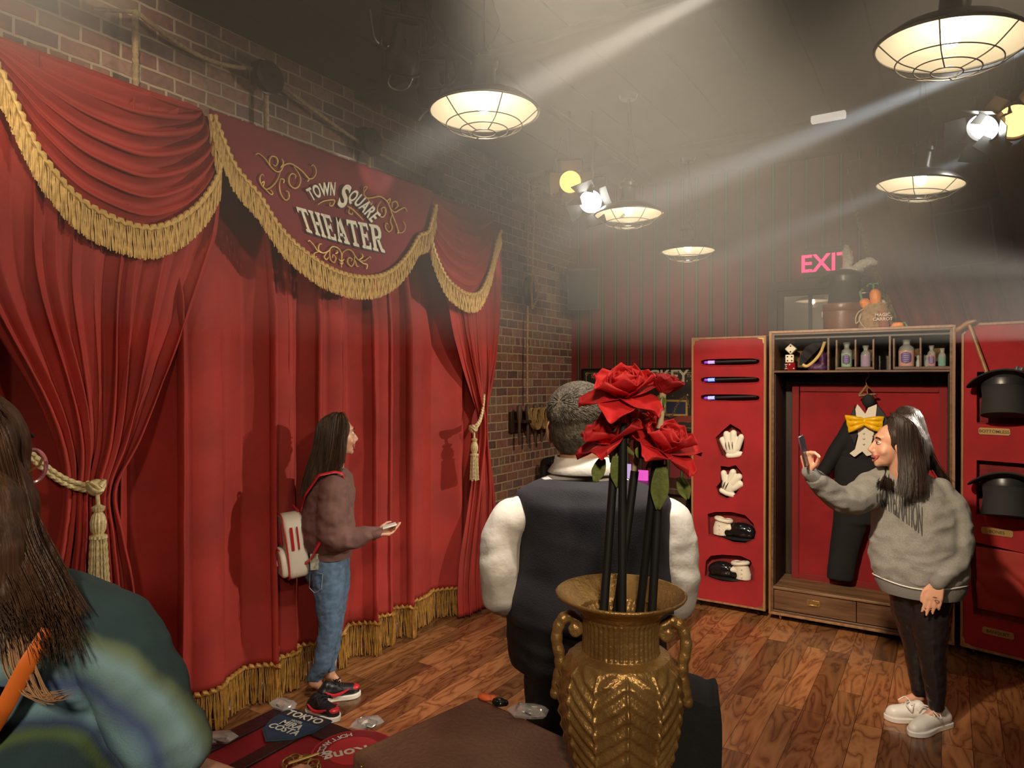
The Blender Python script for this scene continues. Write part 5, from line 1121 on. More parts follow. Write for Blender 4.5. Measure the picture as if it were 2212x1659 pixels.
def face_bits(par, P, rot, s=1.0, smile=1, sm=1):
    for b in (-1, 1):
        e = G().ball(P(.074, b * .031, .012), (.013 * s, .012 * s, .0085 * s), 14, 10, rot).build('eye', eye_w, par)
        G().ball(P(.0845, b * .031, .012), (.006 * s, .004 * s, .006 * s), 12, 8, rot).build('iris', eye_k, e)
        G().tube(spline([P(.086, b * .014, .034), P(.088, b * .032, .041), P(.076, b * .052, .036)], 5), [.0022 * s] * 5 + [.003 * s] * 5 + [.0015 * s], 6).build('eyebrow', brow_m, par)
        G().tube(spline([P(.086, b * .018, .016), P(.089, b * .031, .021), P(.078, b * .046, .014)], 4), .0013 * s, 5).build('eyelash', brow_m, par)
    if smile:
        G().tube(spline([P(.072, -.032, -.050), P(.094, -.012, -.061), P(.098, 0, -.062), P(.094, .012, -.061), P(.072, .032, -.050)], 6), .0042 * s, 8).build('upper_lip', lip_m, par)
        G().tube(spline([P(.072, -.032, -.050), P(.088, -.014, -.078), P(.092, 0, -.083), P(.088, .014, -.078), P(.072, .032, -.050)], 6), .0048 * s, 8).build('lower_lip', lip_m, par)
        G().ball(P(.080, 0, -.066), (.025 * s, .012 * s, .010 * s), 16, 10, rot).build('open_mouth', mat('mouth_inside', (.10, .015, .015), .5), par)
        G().tube(spline([P(.080, -.022, -.061), P(.092, 0, -.066), P(.080, .022, -.061)], 6), .0045 * s, 8).build('teeth', teeth_m, par)

Ls = lambda pts, side, front: [(p, a, b, side, front) for p, a, b in pts]

# ===== the woman taking a photograph (right)
D = 3.52; dF = (F * 1.0).normalized(); vr = VR(AT(1990, 1100, D)); sx_ = vr.cross(V((0, 0, 1))).normalized(); fr_ = V((vr.x, vr.y, 0)).normalized()
def W(u, v, k=0): return AT(u, v, D) + fr_ * k       # k metres farther away
base = HZ(2000, 1572, 0)
wo = thing('person', 'smiling woman in a grey lettered sweatshirt and black leggings raising a phone', 'person', base)
fdir = (-sx_ * .93 - fr_ * .30 + V((0, 0, .02))).normalized()
g = G(); hc = W(1929, 962, 0)
P, rot = head_profile(g, hc, fdir, (0, 0, 1), .98, 1)
g.limb([hc + V((0, 0, -.05)) - fdir * .02, W(1955, 1045, .02)], [.055, .062])                                  # neck
g.limb([W(1955, 1045, .02), W(1985, 1120, .03), W(1985, 1230, .03), W(1988, 1262, .03)], [.055, .10, .10, .07])   # trunk
shR, elR, wrR = W(1905, 1050, .10), W(1820, 1075, -.02), W(1757, 1012, -.16)
shL, elL, wrL = W(2048, 1075, -.05), W(2070, 1200, -.10), W(2022, 1240, -.17)
g.limb([shR, elR, wrR], [.05, .04, .026]); g.limb([shL, elL, wrL], [.05, .04, .026]); g.limb([W(1965, 1050, .02), shR], [.06, .05]); g.limb([W(1965, 1050, .02), shL], [.06, .05])
hipA, hipB = W(1965, 1285, .08), W(2012, 1290, -.04); knA, knB = W(1975, 1400, .08), W(2010, 1405, -.06)
anA, anB = HZ(1984, 1560, .07), HZ(2017, 1588, .07)
anA = W(1986, 1508, .10); anB = W(2022, 1530, -.08)
for a in (anA, anB): a.z = .095
g.limb([hipA, knA, anA], [.06, .04, .028]); g.limb([hipB, knB, anB], [.06, .04, .028])
g.limb([anA, anA + V((0, 0, -.045)) - sx_ * .08], [.026, .020]); g.limb([anB, anB + V((0, 0, -.045)) - sx_ * .06 - fr_ * .04], [.026, .020])
# raised hand holding the phone, hanging hand on the thigh
hf = (W(1752, 972, -.18) - wrR).normalized()
hand(g, wrR, hf, (-sx_ * .25 + fr_ * .2 + V((0, 0, 0))) * -1, sx_ * .9 - fr_ * .5, .95, (.75, .7, .65, .6), .05, (.8, .9))
hand(g, W(2026, 1236, -.185), V((0, 0, -1)) - sx_ * .22 - fr_ * .05, fr_, -sx_, 1.05, (.06, .05, .08, .12), .30, (.10, .1))
finish('body', fuse(g, .0055, 3), skin, wo, angle=180)
face_bits(wo, P, rot, .98)
# legs
g = G().limb([W(1962, 1270, .06), W(1966, 1330, .08), W(1977, 1400, .08), W(1982, 1450, .09), anA + V((0, 0, .025))], [.10, .090, .060, .053, .037])
g.limb([W(2010, 1270, -.02), W(2010, 1330, -.04), W(2012, 1405, -.06), W(2018, 1450, -.07), anB + V((0, 0, .025))], [.105, .093, .064, .056, .038])
finish('leggings', fuse(g, .007, 4, .005, 16), legging, wo, angle=180)
# sweatshirt
g = G().loft(Ls([(W(1962, 1020, .03), .075, .07), (W(1968, 1042, .03), .135, .105), (W(1976, 1080, .03), .185, .145), (W(1982, 1130, .03), .215, .165), (W(1983, 1180, .03), .225, .172), (W(1984, 1230, .03), .222, .17), (W(1985, 1252, .03), .205, .16)], sx_, fr_), 30)
g.limb([W(1925, 1040, .08), W(1892, 1058, .08), W(1845, 1078, -.01), W(1815, 1078, -.05), W(1770, 1028, -.13)], [.09, .092, .078, .066, .045])
g.limb([W(2030, 1062, -.02), W(2052, 1100, -.05), W(2064, 1160, -.09), W(2058, 1200, -.12), W(2038, 1224, -.16)], [.070, .088, .082, .070, .052])
sw_me = fuse(g, .009, 4, .011, 9); from_bvh = [tuple(v.co) for v in sw_me.vertices], [tuple(p.vertices) for p in sw_me.polygons]; finish('sweatshirt', sw_me, greyfl, wo, angle=180)
from mathutils.bvhtree import BVHTree
sw_bvh = BVHTree.FromPolygons(*from_bvh)
g = G().loft(Ls([(W(1985, 1248, .03), .206, .162), (W(1987, 1262, .03), .208, .163), (W(1988, 1284, .03), .185, .148)], sx_, fr_), 40); g.build('hem_band', mat('grey_rib', (.17, .16, .15), .9, bump=.5, bs=300), wo)
g = G(); Pq = [W(1985, 1249, .03) + sx_ * (.210 * math.cos(t)) + fr_ * (.166 * math.sin(t)) + V((0, 0, -.012 - .008 * math.sin(3 * t))) for t in [2 * PI * k / 60 for k in range(60)]]; g.tube(Pq, .0035, 5, closed=True); g.build('raw_hem_edge', mat('pale_raw_edge', (.55, .52, .48), .9), wo)
for a, b, r in ((W(1771, 1030, -.13), W(1757, 1012, -.155), .040), (W(2038, 1226, -.15), W(2024, 1240, -.17), .046)):
    G().limb([a, b], [r, r * .88]).build('rib_cuff', mat('grey_rib'), wo, angle=180)
G().tube([W(1958, 1018, .03) + sx_ * (.068 * math.cos(t)) + fr_ * (.062 * math.sin(t)) + V((0, 0, .01 + .012 * math.cos(t))) for t in [2 * PI * k / 24 for k in range(24)]], .013, 8, closed=True).build('neckband', mat('grey_rib'), wo)
# letters across the chest, laid on the cloth
def chest(uu, vv, e):
    c0 = W(1982, vv, .03); a, b = (.218, .166) if vv > 1085 else (.212, .160); xx = (W(uu, vv, .03) - c0).dot(sx_); q = max(0, 1 - (xx / a) ** 2)
    p0 = c0 + sx_ * xx; dd = (fr_ + sx_ * .12).normalized(); hit = sw_bvh.ray_cast(p0 - dd * .24, dd)
    return (hit[0] if hit[0] is not None else p0 - fr_ * b) - dd * (.0035 + e)
g = G(); c = bpy.data.curves.new('t', 'FONT'); c.body = 'TRAVELNATION'; c.size = 1; c.offset = .02; c.extrude = .001
o = bpy.data.objects.new('t', c); C.objects.link(o); me = bpy.data.meshes.new_from_object(o.evaluated_get(bpy.context.evaluated_depsgraph_get())); bpy.data.objects.remove(o)
X_ = [v.co.x for v in me.vertices]; a_, b_ = min(X_), max(X_)
bm = bmesh.new(); bm.from_mesh(me); bmesh.ops.subdivide_edges(bm, edges=[e for e in bm.edges if e.calc_length() > .3], cuts=2); bm.to_mesh(me); bm.free()
def tl(p): s_ = (p.x - a_) / (b_ - a_); y = p.y / .73; return chest(1904 + 98 * s_, (1040 + 18 * s_) + (1 - y) * (54 + 6 * s_) + 22 * s_ * s_ - 2 + 6 * s_, p.z * 1.5)
g.add([tl(v.co) for v in me.vertices], [tuple(p.vertices) for p in me.polygons]); g.build('chest_lettering', mat('dark_grey_print', (.055, .053, .050), .8), wo, smooth=False)
# hair: cap plus long straight fall over the shoulder
g = G(); g.ball(hc - fdir * .030 + V((0, 0, .040)), (.088, .088, .092), 20, 14)
g.limb([W(1950, 925, .0), W(1975, 960, -.01), W(1980, 1010, -.04), W(1978, 1040, -.07)], [.080, .068, .058, .035]); g.limb([W(1960, 908, .03), W(1992, 975, .02), W(2008, 1005, .03)], [.075, .055, .03])
g.limb([W(1960, 980, -.05), W(1960, 1015, -.085), W(1965, 1045, -.11)], [.042, .042, .022])
finish('hair', fuse(g, .007, 5, .002, 14), hair_k, wo, angle=180)
L_ = []
rnd = random.Random(5)
for k in range(26):
    t = k / 25; L_.append(([W(1925 + 20 * t, 893 + 3 * t, -.03 - .02 * t), W(1938 + 38 * t, 910 + 10 * t, -.095), W(1944 + 46 * t, 975, -.105), W(1947 + 50 * t, 1020, -.135), W(1940 + 60 * t, 1062 - 10 * abs(t - .5) + rnd.uniform(-6, 5), -.165)], 16, .0045))
for k in range(14):
    t = k / 13; L_.append(([W(1945, 895, .0), W(1975 + 8 * t, 915 + 20 * t, -.03), W(1995 + 10 * t, 965, -.02 + .05 * t), W(2012 + 12 * t, 1005, .0 + .04 * t), W(2030 + 25 * t, 1035 + 8 * t, .02)], 8, .006))
for k in range(16):
    t = k / 15; L_.append(([W(1918 + 4 * t, 985, .06), W(1912 + 10 * t, 1010, .05), W(1905 + 22 * t, 1035, .0), W(1898 + 30 * t, 1045 + 6 * t + rnd.uniform(-3, 3), -.06)], 9, .007))
strands(L_, .0022, hair_k, 'hair_locks', wo, seed=2)
# shoes
def sneaker_(par, heel, toe, m, sole_m, name='sneaker', w_=.046, laces=None, panels=None):
    heel, toe = V(heel), V(toe); d = (toe - heel); L0 = d.length; d.normalize(); sd = V((-d.y, d.x, 0)); up = V((0, 0, 1))
    S = lambda a, b, h: heel + d * a + sd * b + up * h
    g = G(); g.limb([S(.02, 0, .048), S(L0 * .45, 0, .048), S(L0 * .72, 0, .036), S(L0 - .045, 0, .032)], [.038, .037, .038, .030]); g.limb([S(.022, 0, .055), S(.035, 0, .080)], [.032, .030]); g.limb([S(.06, 0, .068), S(L0 * .5, 0, .048)], [.033, .033])
    sh = finish(name, fuse(g, .005, 4), m, par, angle=180)
    rows = []
    P_ = [(.0, .030), (.04, .038), (L0 * .4, .036), (L0 * .7, .047), (L0 * .88, .040), (L0, .012)]; P_ = [(a, b) for a, b in P_]; out = [(a, b) for a, b in P_] + [(a, -b) for a, b in reversed(P_)]
    sp_ = spline([V((a, b, 0)) for a, b in out], 5, closed=True)
    G().prism([(p.x, p.y) for p in sp_], S(-.012, 0, .0), d, sd, up * .026).build('sole', sole_m, sh, bevel=.004)
    g = G()
    for k in range(5): a = L0 * (.36 + .075 * k); h = .106 - .0115 * k; g.tube(spline([S(a, -.026, h - .016), S(a + .004, 0, h), S(a, .026, h - .016)], 4), .0036, 6)
    a = L0 * .36; g.tube(spline([S(a, 0, .10), S(a + .03, .03, .10), S(a + .01, .05, .075), S(a - .01, .02, .10)], 5), .003, 6); g.tube(spline([S(a, 0, .10), S(a + .01, -.04, .105), S(a + .04, -.05, .08)], 5), .003, 6)
    g.build('laces', laces or m, sh)
    return sh, S
h1_, t1_ = HZ(2000, 1560, .0), HZ(1905, 1552, .0); sneaker_(wo, h1_, t1_, sneaker, sneaker)
h2_, t2_ = HZ(2044, 1566, .0), HZ(1962, 1592, .0); sneaker_(wo, h2_, t2_, sneaker, sneaker)
G().tube([W(2018, 1266, -.215) + V((.009 * math.cos(t), .006 * math.sin(t), 0)) for t in [k * PI / 5 for k in range(10)]], .0018, 6, closed=True).build('ring', chrome, wo)
ph = W(1749, 966, -.20); t = thing('mobile_phone', 'dark phone held up edge on by the smiling woman', 'phone', ph - V((0, 0, .075)))
q = Matrix.Rotation(math.atan2(fr_.y, fr_.x) - PI / 2 - .15, 3, 'Z') @ Matrix.Rotation(.10, 3, 'X') @ Matrix.Rotation(-.20, 3, 'Y')
g = G().box((0, 0, 0), (.009, .075, .150)); g.warp(lambda p: ph + q @ p); g.build('case', mat('plum_phone_case', (.06, .022, .025), .3), t, bevel=.0035)
g = G().box((.0052, 0, 0), (.001, .068, .142)); g.warp(lambda p: ph + q @ p); g.build('screen', mat('phone_screen', (.01, .01, .012), .08, emit=(.25, .22, .22), es=.05), t, smooth=False)

# ===== the girl with the backpack
D2 = 3.80; vr = VR(AT(720, 1100, D2)); gx = vr.cross(V((0, 0, 1))).normalized(); gf = V((vr.x, vr.y, 0)).normalized()
def K(u, v, k=0): return AT(u, v, D2) + gf * k
gi = thing('person', 'long haired girl in a brown sweater and blue jeans with a small backpack', 'person', HZ(705, 1530, 0))
fd = (gx * .94 + gf * .34 + V((0, 0, .04))).normalized(); hc = K(731, 942, 0)
g = G(); P, rot = head_profile(g, hc, fd, (0, 0, 1), .94)
g.limb([hc + V((0, 0, -.06)) - fd * .02, K(722, 1015, 0)], [.048, .055]); g.limb([K(722, 1040, 0), K(712, 1110, 0), K(715, 1180, 0)], [.055, .08, .08])
sA, eA, wA = K(712, 1045, -.10), K(716, 1145, -.12), K(808, 1143, -.10); sB, eB, wB = K(728, 1050, .11), K(722, 1130, .15), K(724, 1190, .15)
g.limb([sA, eA, wA], [.045, .036, .025]); g.limb([sB, eB, wB], [.045, .036, .025]); g.limb([sA, sB], [.04, .04])
kA, kB = K(712, 1350, -.05), K(722, 1345, .08); aA, aB = K(680, 1500, -.03), K(710, 1475, .08)
aA.z = .10; aB.z = .10
g.limb([K(708, 1230, -.05), kA, aA], [.07, .05, .034]); g.limb([K(718, 1230, .06), kB, aB], [.07, .05, .034]); g.limb([aA, aA + V((0, 0, -.05)) + gx * .05], [.028, .018]); g.limb([aB, aB + V((0, 0, -.05)) + gx * .05], [.028, .018])
hand(g, wA, gx * 1 + V((0, 0, .05)), gf * .3 + V((0, 0, .9)), gf * .8 + V((0, 0, .4)), .9, (.25, .3, .35, .4), .03, (.9, .3))
finish('body', fuse(g, .006, 3), skin, gi, angle=180); face_bits(gi, P, rot, .94)
g = G().limb([K(708, 1205, -.04), K(710, 1260, -.05), kA, K(697, 1425, -.05), aA + V((0, 0, .02))], [.100, .088, .058, .050, .038])
g.limb([K(716, 1205, .05), K(724, 1260, .06), kB, K(716, 1410, .08), aB + V((0, 0, .02))], [.098, .085, .056, .047, .036]); g.ball(K(696, 1232, 0), (.09, .10, .10))
jn = finish('jeans', fuse(g, .007, 4, .004, 20), jeans, gi, angle=180)
g = G().tube([K(672, 1222, -.135), K(698, 1224, -.150), K(695, 1256, -.150), K(681, 1264, -.145), K(670, 1254, -.135)], .0022, 5, closed=True); g.build('pocket_seam', mat('pale_stitch', (.20, .26, .32), .8), jn)
g = G().loft(Ls([(K(724, 1012, 0), .055, .055), (K(722, 1028, 0), .10, .13), (K(716, 1060, 0), .125, .175), (K(710, 1100, 0), .132, .18), (K(708, 1140, 0), .142, .18), (K(712, 1168, 0), .138, .17), (K(714, 1190, 0), .112, .14)], gx, gf), 28)
g.limb([K(722, 1050, -.13), K(716, 1100, -.16), K(718, 1138, -.155), K(728, 1152, -.15), K(765, 1150, -.13), K(803, 1143, -.105)], [.075, .080, .078, .072, .058, .036]); g.limb([K(728, 1052, .12), K(722, 1125, .15), K(724, 1180, .15)], [.065, .06, .045])
finish('sweater', fuse(g, .009, 4, .011, 10), fleece, gi, angle=180)
G().loft(Ls([(K(713, 1186, 0), .118, .145), (K(714, 1200, 0), .112, .14)], gx, gf), 36).build('hem_band', fleece, gi)
G().limb([K(803, 1143, -.105), K(812, 1142, -.10)], [.036, .032]).build('cuff', fleece, gi, angle=180)
g = G().ball(hc - fd * .022 + V((0, 0, .036)), (.086, .086, .090), 20, 14); g.limb([hc - fd * .05 + V((0, 0, .02)), K(705, 985, -.02), K(695, 1020, -.03), K(678, 1055, -.03)], [.075, .075, .062, .035]); g.limb([hc - fd * .02, K(722, 990, -.05), K(712, 1030, -.06)], [.07, .055, .030])
finish('hair', fuse(g, .007, 5, .002, 14), hair_b, gi, angle=180)
L_ = []; rnd = random.Random(8)
for k in range(34):
    t = k / 33; L_.append(([K(722 + 18 * t, 892, -.02 - .04 * t), K(690 + 58 * t, 912 - 6 * math.sin(PI * t), -.10 + .02 * t), K(680 + 64 * t, 960, -.105), K(664 + 72 * t, 1015 - 8 * t, -.10), K(652 + 66 * t, 1068 - 52 * t ** 1.6 + rnd.uniform(-5, 5), -.10)], 10, .006))
strands(L_, .0021, hair_b, 'hair_locks', gi, seed=3)
# shoes: black and red high tops
ks = mat('black_leather_shoe', (.012, .011, .012), .35); rs_ = mat('red_leather', (.50, .02, .03), .35); whs = mat('white_sole', (.72, .68, .60), .5)
def redshoe(h, t_):
    sh, S = sneaker_(gi, h, t_, ks, whs, 'sneaker', laces=blackcloth); L0 = (V(t_) - V(h)).length
    G().ball(S(L0 - .055, 0, .050), (.040, .032, .018), 16, 10, Matrix.Rotation(math.atan2((t_ - h).y, (t_ - h).x), 3, 'Z')).build('red_toe_panel', rs_, sh)
    for s_ in (-1, 1):
        G().tube(spline([S(.02, s_ * .044, .065), S(.06, s_ * .045, .042), S(.10, s_ * .046, .045), S(.15, s_ * .042, .062)], 5), [.003 + .006 * math.sin(PI * k / 15) for k in range(16)], 6).build('side_stripe', rs_, sh)
redshoe(HZ(692, 1516, 0), HZ(783, 1500, 0)); redshoe(HZ(672, 1538, 0), HZ(735, 1560, 0))
# backpack
bp = thing('backpack', 'small white backpack with red stripes and strap worn by the girl', 'backpack', K(634, 1240, 0)); bw_ = mat('cream_leather', (.70, .66, .56), .4, bump=.1, bs=120); br_ = mat('red_leather')
cB = K(634, 1170, -.02); tu = (K(628, 1104, 0) - K(642, 1236, 0)).normalized(); ts_ = gf * .95 - gx * .3; ts_ = (ts_ - tu * tu.dot(ts_)).normalized(); tn = ts_.cross(tu)
if tn.dot(gx) > 0: tn = -tn
BP = lambda a, b, h: cB + ts_ * a + tn * b + tu * h
g = G(); 
out = spline([V(p) for p in ((-.10, -.16, 0), (-.105, .02, 0), (-.07, .14, 0), (0, .168, 0), (.07, .14, 0), (.105, .02, 0), (.10, -.16, 0), (0, -.17, 0))], 6, closed=True)
g.prism([(p.x, p.y) for p in out], BP(0, -.05, 0), ts_, tu, tn * .11); g.build('bag_body', bw_, bp, bevel=.02, seg=4)
g = G(); out2 = [(p.x * .88, p.y * .45 - .085) for p in out]; g.prism(out2, BP(0, .058, 0), ts_, tu, tn * .035); fp = g.build('front_pocket', bw_, bp, bevel=.012, seg=3)
g = G().tube([BP(p.x, .06, p.y) for p in out], .004, 6, closed=True); g.build('red_piping', br_, bp)
G().tube([BP(x, .096, -.012) for x in (-.08, 0, .08)], .0045, 6).build('pocket_piping', br_, fp)
for x in (-.115, .005, .018, -.05): G().tube([BP(-.112 if x == -.115 else -.113, .045 * 0 + (x + .05) * .5, .10), BP(-.118, (x + .05) * .5, 0), BP(-.115, (x + .05) * .5, -.02)], .0045, 6).build('red_stripe', br_, bp)
for x in (-.03, .03): G().tube(spline([BP(x, .05, .155), BP(x, .068, .05), BP(x, .066, -.0)], 6), .005, 6).build('red_stripe', br_, bp)
G().bb((-.03, -.002, -.018), (.03, .002, .018)).warp(lambda p: BP(p.x, .098 + p.y, p.z - .09)).build('maker_patch', br_, fp, smooth=False)
G().bb((-.025, -.003, -.014), (.025, .003, .014)).warp(lambda p: BP(p.x, .099 + p.y, p.z - .09)).build('patch_face', bw_, fp, smooth=False)
# maker's badge and stripes also on the visible side
Gs = lambda a, h: BP(-.112, a, h)
G().tube(resample([K(652, 1096, -.08), K(661, 1060, -.15), K(690, 1018, -.16), K(722, 1012, -.14), K(738, 1016, -.12), K(745, 1032, -.09)], 40), .010, 8, flat=.35).build('shoulder_strap', br_, bp)
G().tube(resample(spline([K(656, 1210, -.09), K(672, 1195, -.14), K(684, 1170, -.185), K(697, 1145, -.19), K(700, 1130, -.15)], 6), 30), .009, 8, flat=.35).build('shoulder_strap', br_, bp)
G().tube(spline([BP(-.03, -.04, .165), BP(0, -.02, .20), BP(.03, -.04, .165)], 6), .006, 8).build('top_handle', br_, bp)
c = K(838, 1130, -.10); t = thing('mobile_phone', 'white phone held low in the girl hand', 'phone', c - V((0, 0, .02)))
q = Matrix((gx, gf, V((0, 0, 1)))).transposed() @ Matrix.Rotation(-.25, 3, 'Y'); g = G().box((0, 0, 0), (.075, .06, .009)); g.warp(lambda p: c + V((0, 0, .006)) + q @ p); g.build('case', sneaker, t, bevel=.003)
c = K(682, 1200, -.135); t = thing('folded_card', 'pale printed card tucked in the back pocket of the jeans', 'card', c - V((0, 0, .03)))
g = G().box((0, 0, 0), (.05, .012, .085)); g.warp(lambda p: c + Matrix((gx, gf, V((0, 0, 1)))).transposed() @ p); g.build('printed_sheet', mat('card_print', (.45, .42, .34), .7, col2=(.12, .13, .08), vs=60), t, smooth=False, bevel=.002)

# ===== the man in the vest seen from behind
D3 = 1.90; vr = VR(AT(1270, 1100, D3)); mx_ = vr.cross(V((0, 0, 1))).normalized(); mf = V((vr.x, vr.y, 0)).normalized()
def M(u, v, k=0): return AT(u, v, D3) + mf * k
man = thing('person', 'man with short grey hair in a dark vest and white shirt seen from behind', 'person', (M(1270, 1100).x, M(1270, 1100).y, 0))
hc = M(1256, 925, .0); fd = (mf * .92 + mx_ * .38).normalized()
g = G(); P, rot = head_profile(g, hc + mf * .02, fd, (0, 0, 1), 1.02)
g.limb([hc + V((0, 0, -.03)), M(1262, 1020, -.02)], [.062, .066])
rg_ = fd.cross(V((0, 0, 1))).normalized()
for b_ in (-1, 1): g.ball(hc + mf * .02 + rg_ * (.084 * b_) - fd * .018 + V((0, 0, -.012)), (.012, .024, .036), 14, 10, rot); g.limb([M(1268, 1110, 0), M(1275, 1200, .02), M(1275, 1380, .03)], [.06, .11, .12])
sA, eA, wA = M(1122, 1118, 0), M(1078, 1238, .0), M(1090, 1318, .20); sB, eB, wB = M(1430, 1118, 0), M(1465, 1245, 0), M(1452, 1325, .18)
g.limb([sA, M(1270, 1090, 0), sB], [.03, .05, .03]); g.limb([sA, eA, wA], [.03, .03, .027]); g.limb([sB, eB, wB], [.03, .03, .027])
hand(g, wA, mf + mx_ * .2, V((0, 0, -1)), mx_, 1.05); hand(g, wB, mf - mx_ * .2, V((0, 0, -1)), -mx_, 1.05)
for s_, u in ((-1, 1215), (1, 1325)):
    a = M(u, 1420, .02); b = V((a.x, a.y, .5)) + mf * .02; c = V((a.x, a.y, .09)); g.limb([a, b, c], [.09, .06, .04]); g.limb([c, c + mf * .15 + V((0, 0, -.05))], [.04, .03])
finish('body', fuse(g, .007, 3), skin, man, angle=180)
g = G().loft(Ls([(M(1262, 1018, -.01), .085, .08), (M(1268, 1045, -.0), .14, .095), (M(1275, 1075, 0), .185, .12), (M(1280, 1110, .01), .20, .135), (M(1280, 1160, .02), .20, .14), (M(1278, 1240, .03), .20, .145), (M(1275, 1290, .03), .20, .15)], mx_, mf), 32)
for s_, pts in ((-1, [(1135, 1108, 0), (1105, 1118, 0), (1080, 1165, .0), (1076, 1235, .0), (1080, 1290, .02), (1092, 1335, .14)]), (1, [(1420, 1112, 0), (1445, 1122, 0), (1462, 1180, 0), (1467, 1245, 0), (1466, 1305, .02), (1456, 1345, .14)])):
    g.limb([M(*p) for p in pts], [.055, .058, .058, .055, .050, .042])
finish('shirt', fuse(g, .009, 4, .007, 9), whitesh, man, angle=180)
g = G().loft(Ls([(M(1258, 985, .0), .072, .074), (M(1260, 1000, -.005), .078, .080), (M(1262, 1018, -.01), .098, .092)], mx_, mf), 40, cap=False); g.build('collar', whitesh, man, solid=.006)
g = G().loft(Ls([(M(1264, 1028, -.012), .105, .095), (M(1268, 1044, -.01), .158, .118), (M(1276, 1062, 0), .205, .138), (M(1280, 1080, 0), .214, .150), (M(1281, 1110, .01), .213, .160), (M(1281, 1170, .02), .213, .165), (M(1279, 1230, .03), .218, .168), (M(1274, 1290, .035), .232, .172), (M(1272, 1335, .04), .234, .174), (M(1272, 1350, .04), .224, .168)], mx_, mf), 36)
finish('vest', fuse(g, .009, 3, .003, 6), navyvest, man, angle=180)
g = G().loft(Ls([(M(1266, 1300, .04), .222, .165), (M(1266, 1380, .04), .222, .165), (M(1267, 1450, .04), .215, .16)], mx_, mf), 30)
for u in (1218, 1318):
    a = M(u, 1430, .03); b = V((a.x, a.y, .5)) + mf * .02; c = V((a.x, a.y, .07)); g.limb([a, b, c], [.115, .085, .07])
finish('trousers', fuse(g, .010, 4, .006, 7), blacktr, man, angle=180)
for u in (1218, 1318): a = M(u, 1430, .03); G().limb([V((a.x, a.y, .045)), V((a.x, a.y, .04)) + mf * .17], [.045, .038]).build('shoe', ks, man, angle=180)
g = G().ball(hc + V((0, 0, .045)) - fd * .012, (.084, .098, .082), 24, 16, rot); g.ball(hc - fd * .035 + V((0, 0, -.005)), (.074, .070, .072), 20, 14, rot); 
hm_ = fuse(g, .006, 4, .0015, 60); finish('hair', hm_, hair_g, man, angle=180)
g = G(); rnd = random.Random(12)
for k in range(5200):
    th = rnd.uniform(0, 2 * PI); ph_ = math.acos(rnd.uniform(-.15, 1)); n_ = V((math.sin(ph_) * math.cos(th), math.sin(ph_) * math.sin(th), math.cos(ph_))); c0 = hc + V((0, 0, .045)) - fd * .012
    p = c0 + rot @ V((n_.x * .083, n_.y * .097, n_.z * .081)); nr = rot @ n_; dr = rot @ V((.25, .75, -.35)); dr = (dr - nr * dr.dot(nr)).normalized() + nr * .16
    g.tube([p - nr * .001, p + dr * .009, p + dr * .018 - nr * .001], [.0012, .0010, .0004], 3)
g.build('hair_tufts', hair_g, man)

# ===== the woman with glasses in the left foreground
D4 = 1.08; vr = VR(AT(150, 1300, D4)); lx_ = vr.cross(V((0, 0, 1))).normalized(); lf_ = V((vr.x, vr.y, 0)).normalized()
def N_(u, v, k=0): return AT(u, v, D4) + lf_ * k
wl = thing('person', 'brown haired woman in pink glasses and a teal tie dye shirt seen from behind', 'person', (N_(60, 1300).x, N_(60, 1300).y, 0))
hc = N_(-75, 1005, .04); fd = (lf_ * .80 + lx_ * .60).normalized()
g = G(); P, rot = head_profile(g, hc, fd, (0, 0, 1), .98)
g.limb([hc + V((0, 0, -.04)), N_(-20, 1260, .0)], [.055, .06]); g.limb([N_(0, 1330, 0), N_(20, 1500, 0), N_(40, 1900, 0)], [.05, .09, .10])
sA, eA, wA = N_(275, 1430, 0), N_(375, 1690, .02), AT(560, 1720, 1.22); g.limb([N_(0, 1340, 0), sA], [.04, .035]); g.limb([sA, eA, wA], [.040, .040, .028]); sB = N_(-330, 1420, 0); g.limb([N_(0, 1340, 0), sB], [.04, .035]); g.limb([sB, N_(-380, 1700, 0), N_(-300, 1950, .2)], [.055, .04, .03])
tgt = AT(668, 1664, 1.40); hw = tgt - (tgt - wA).normalized() * .12
g.limb([wA, hw], [.030, .026]); hand(g, hw, (tgt - hw), V((0, 0, -1)), -R * .2 + F, .95, (.2, .25, .3, .3))
for x in (-1, 1): a = N_(40, 1900, 0) + lx_ * .09 * x; g.limb([a, V((a.x, a.y, .45)), V((a.x, a.y, .08))], [.09, .06, .04]); g.limb([V((a.x, a.y, .05)), V((a.x, a.y, .04)) + lf_ * .12], [.04, .03])
finish('body', fuse(g, .007, 3), skin, wl, angle=180); face_bits(wl, P, rot, .98, 0)
tee = mat('teal_tie_dye', (.02, .04, .045), .9, bump=.15, bs=300, sheen=.1); nt, b, Lk = nodes(tee)
tc = nt.nodes.new('ShaderNodeTexCoord'); mp = nt.nodes.new('ShaderNodeMapping'); Lk(tc.outputs['Object'], mp.inputs[0])
c0 = N_(55, 1690, -.14) - wl.location; mp.inputs['Location'].default_value = -c0
nn = nt.nodes.new('ShaderNodeTexNoise'); nn.inputs['Scale'].default_value = 7; nn.inputs['Detail'].default_value = 3; Lk(mp.outputs[0], nn.inputs['Vector'])
ln = nt.nodes.new('ShaderNodeVectorMath'); ln.operation = 'LENGTH'; Lk(mp.outputs[0], ln.inputs[0])
ad = nt.nodes.new('ShaderNodeMath'); ad.operation = 'MULTIPLY_ADD'; Lk(nn.outputs['Fac'], ad.inputs[0]); ad.inputs[1].default_value = .05; Lk(ln.outputs['Value'], ad.inputs[2])
rp = nt.nodes.new('ShaderNodeValToRGB'); Lk(ad.outputs[0], rp.inputs[0]); e = rp.color_ramp.elements
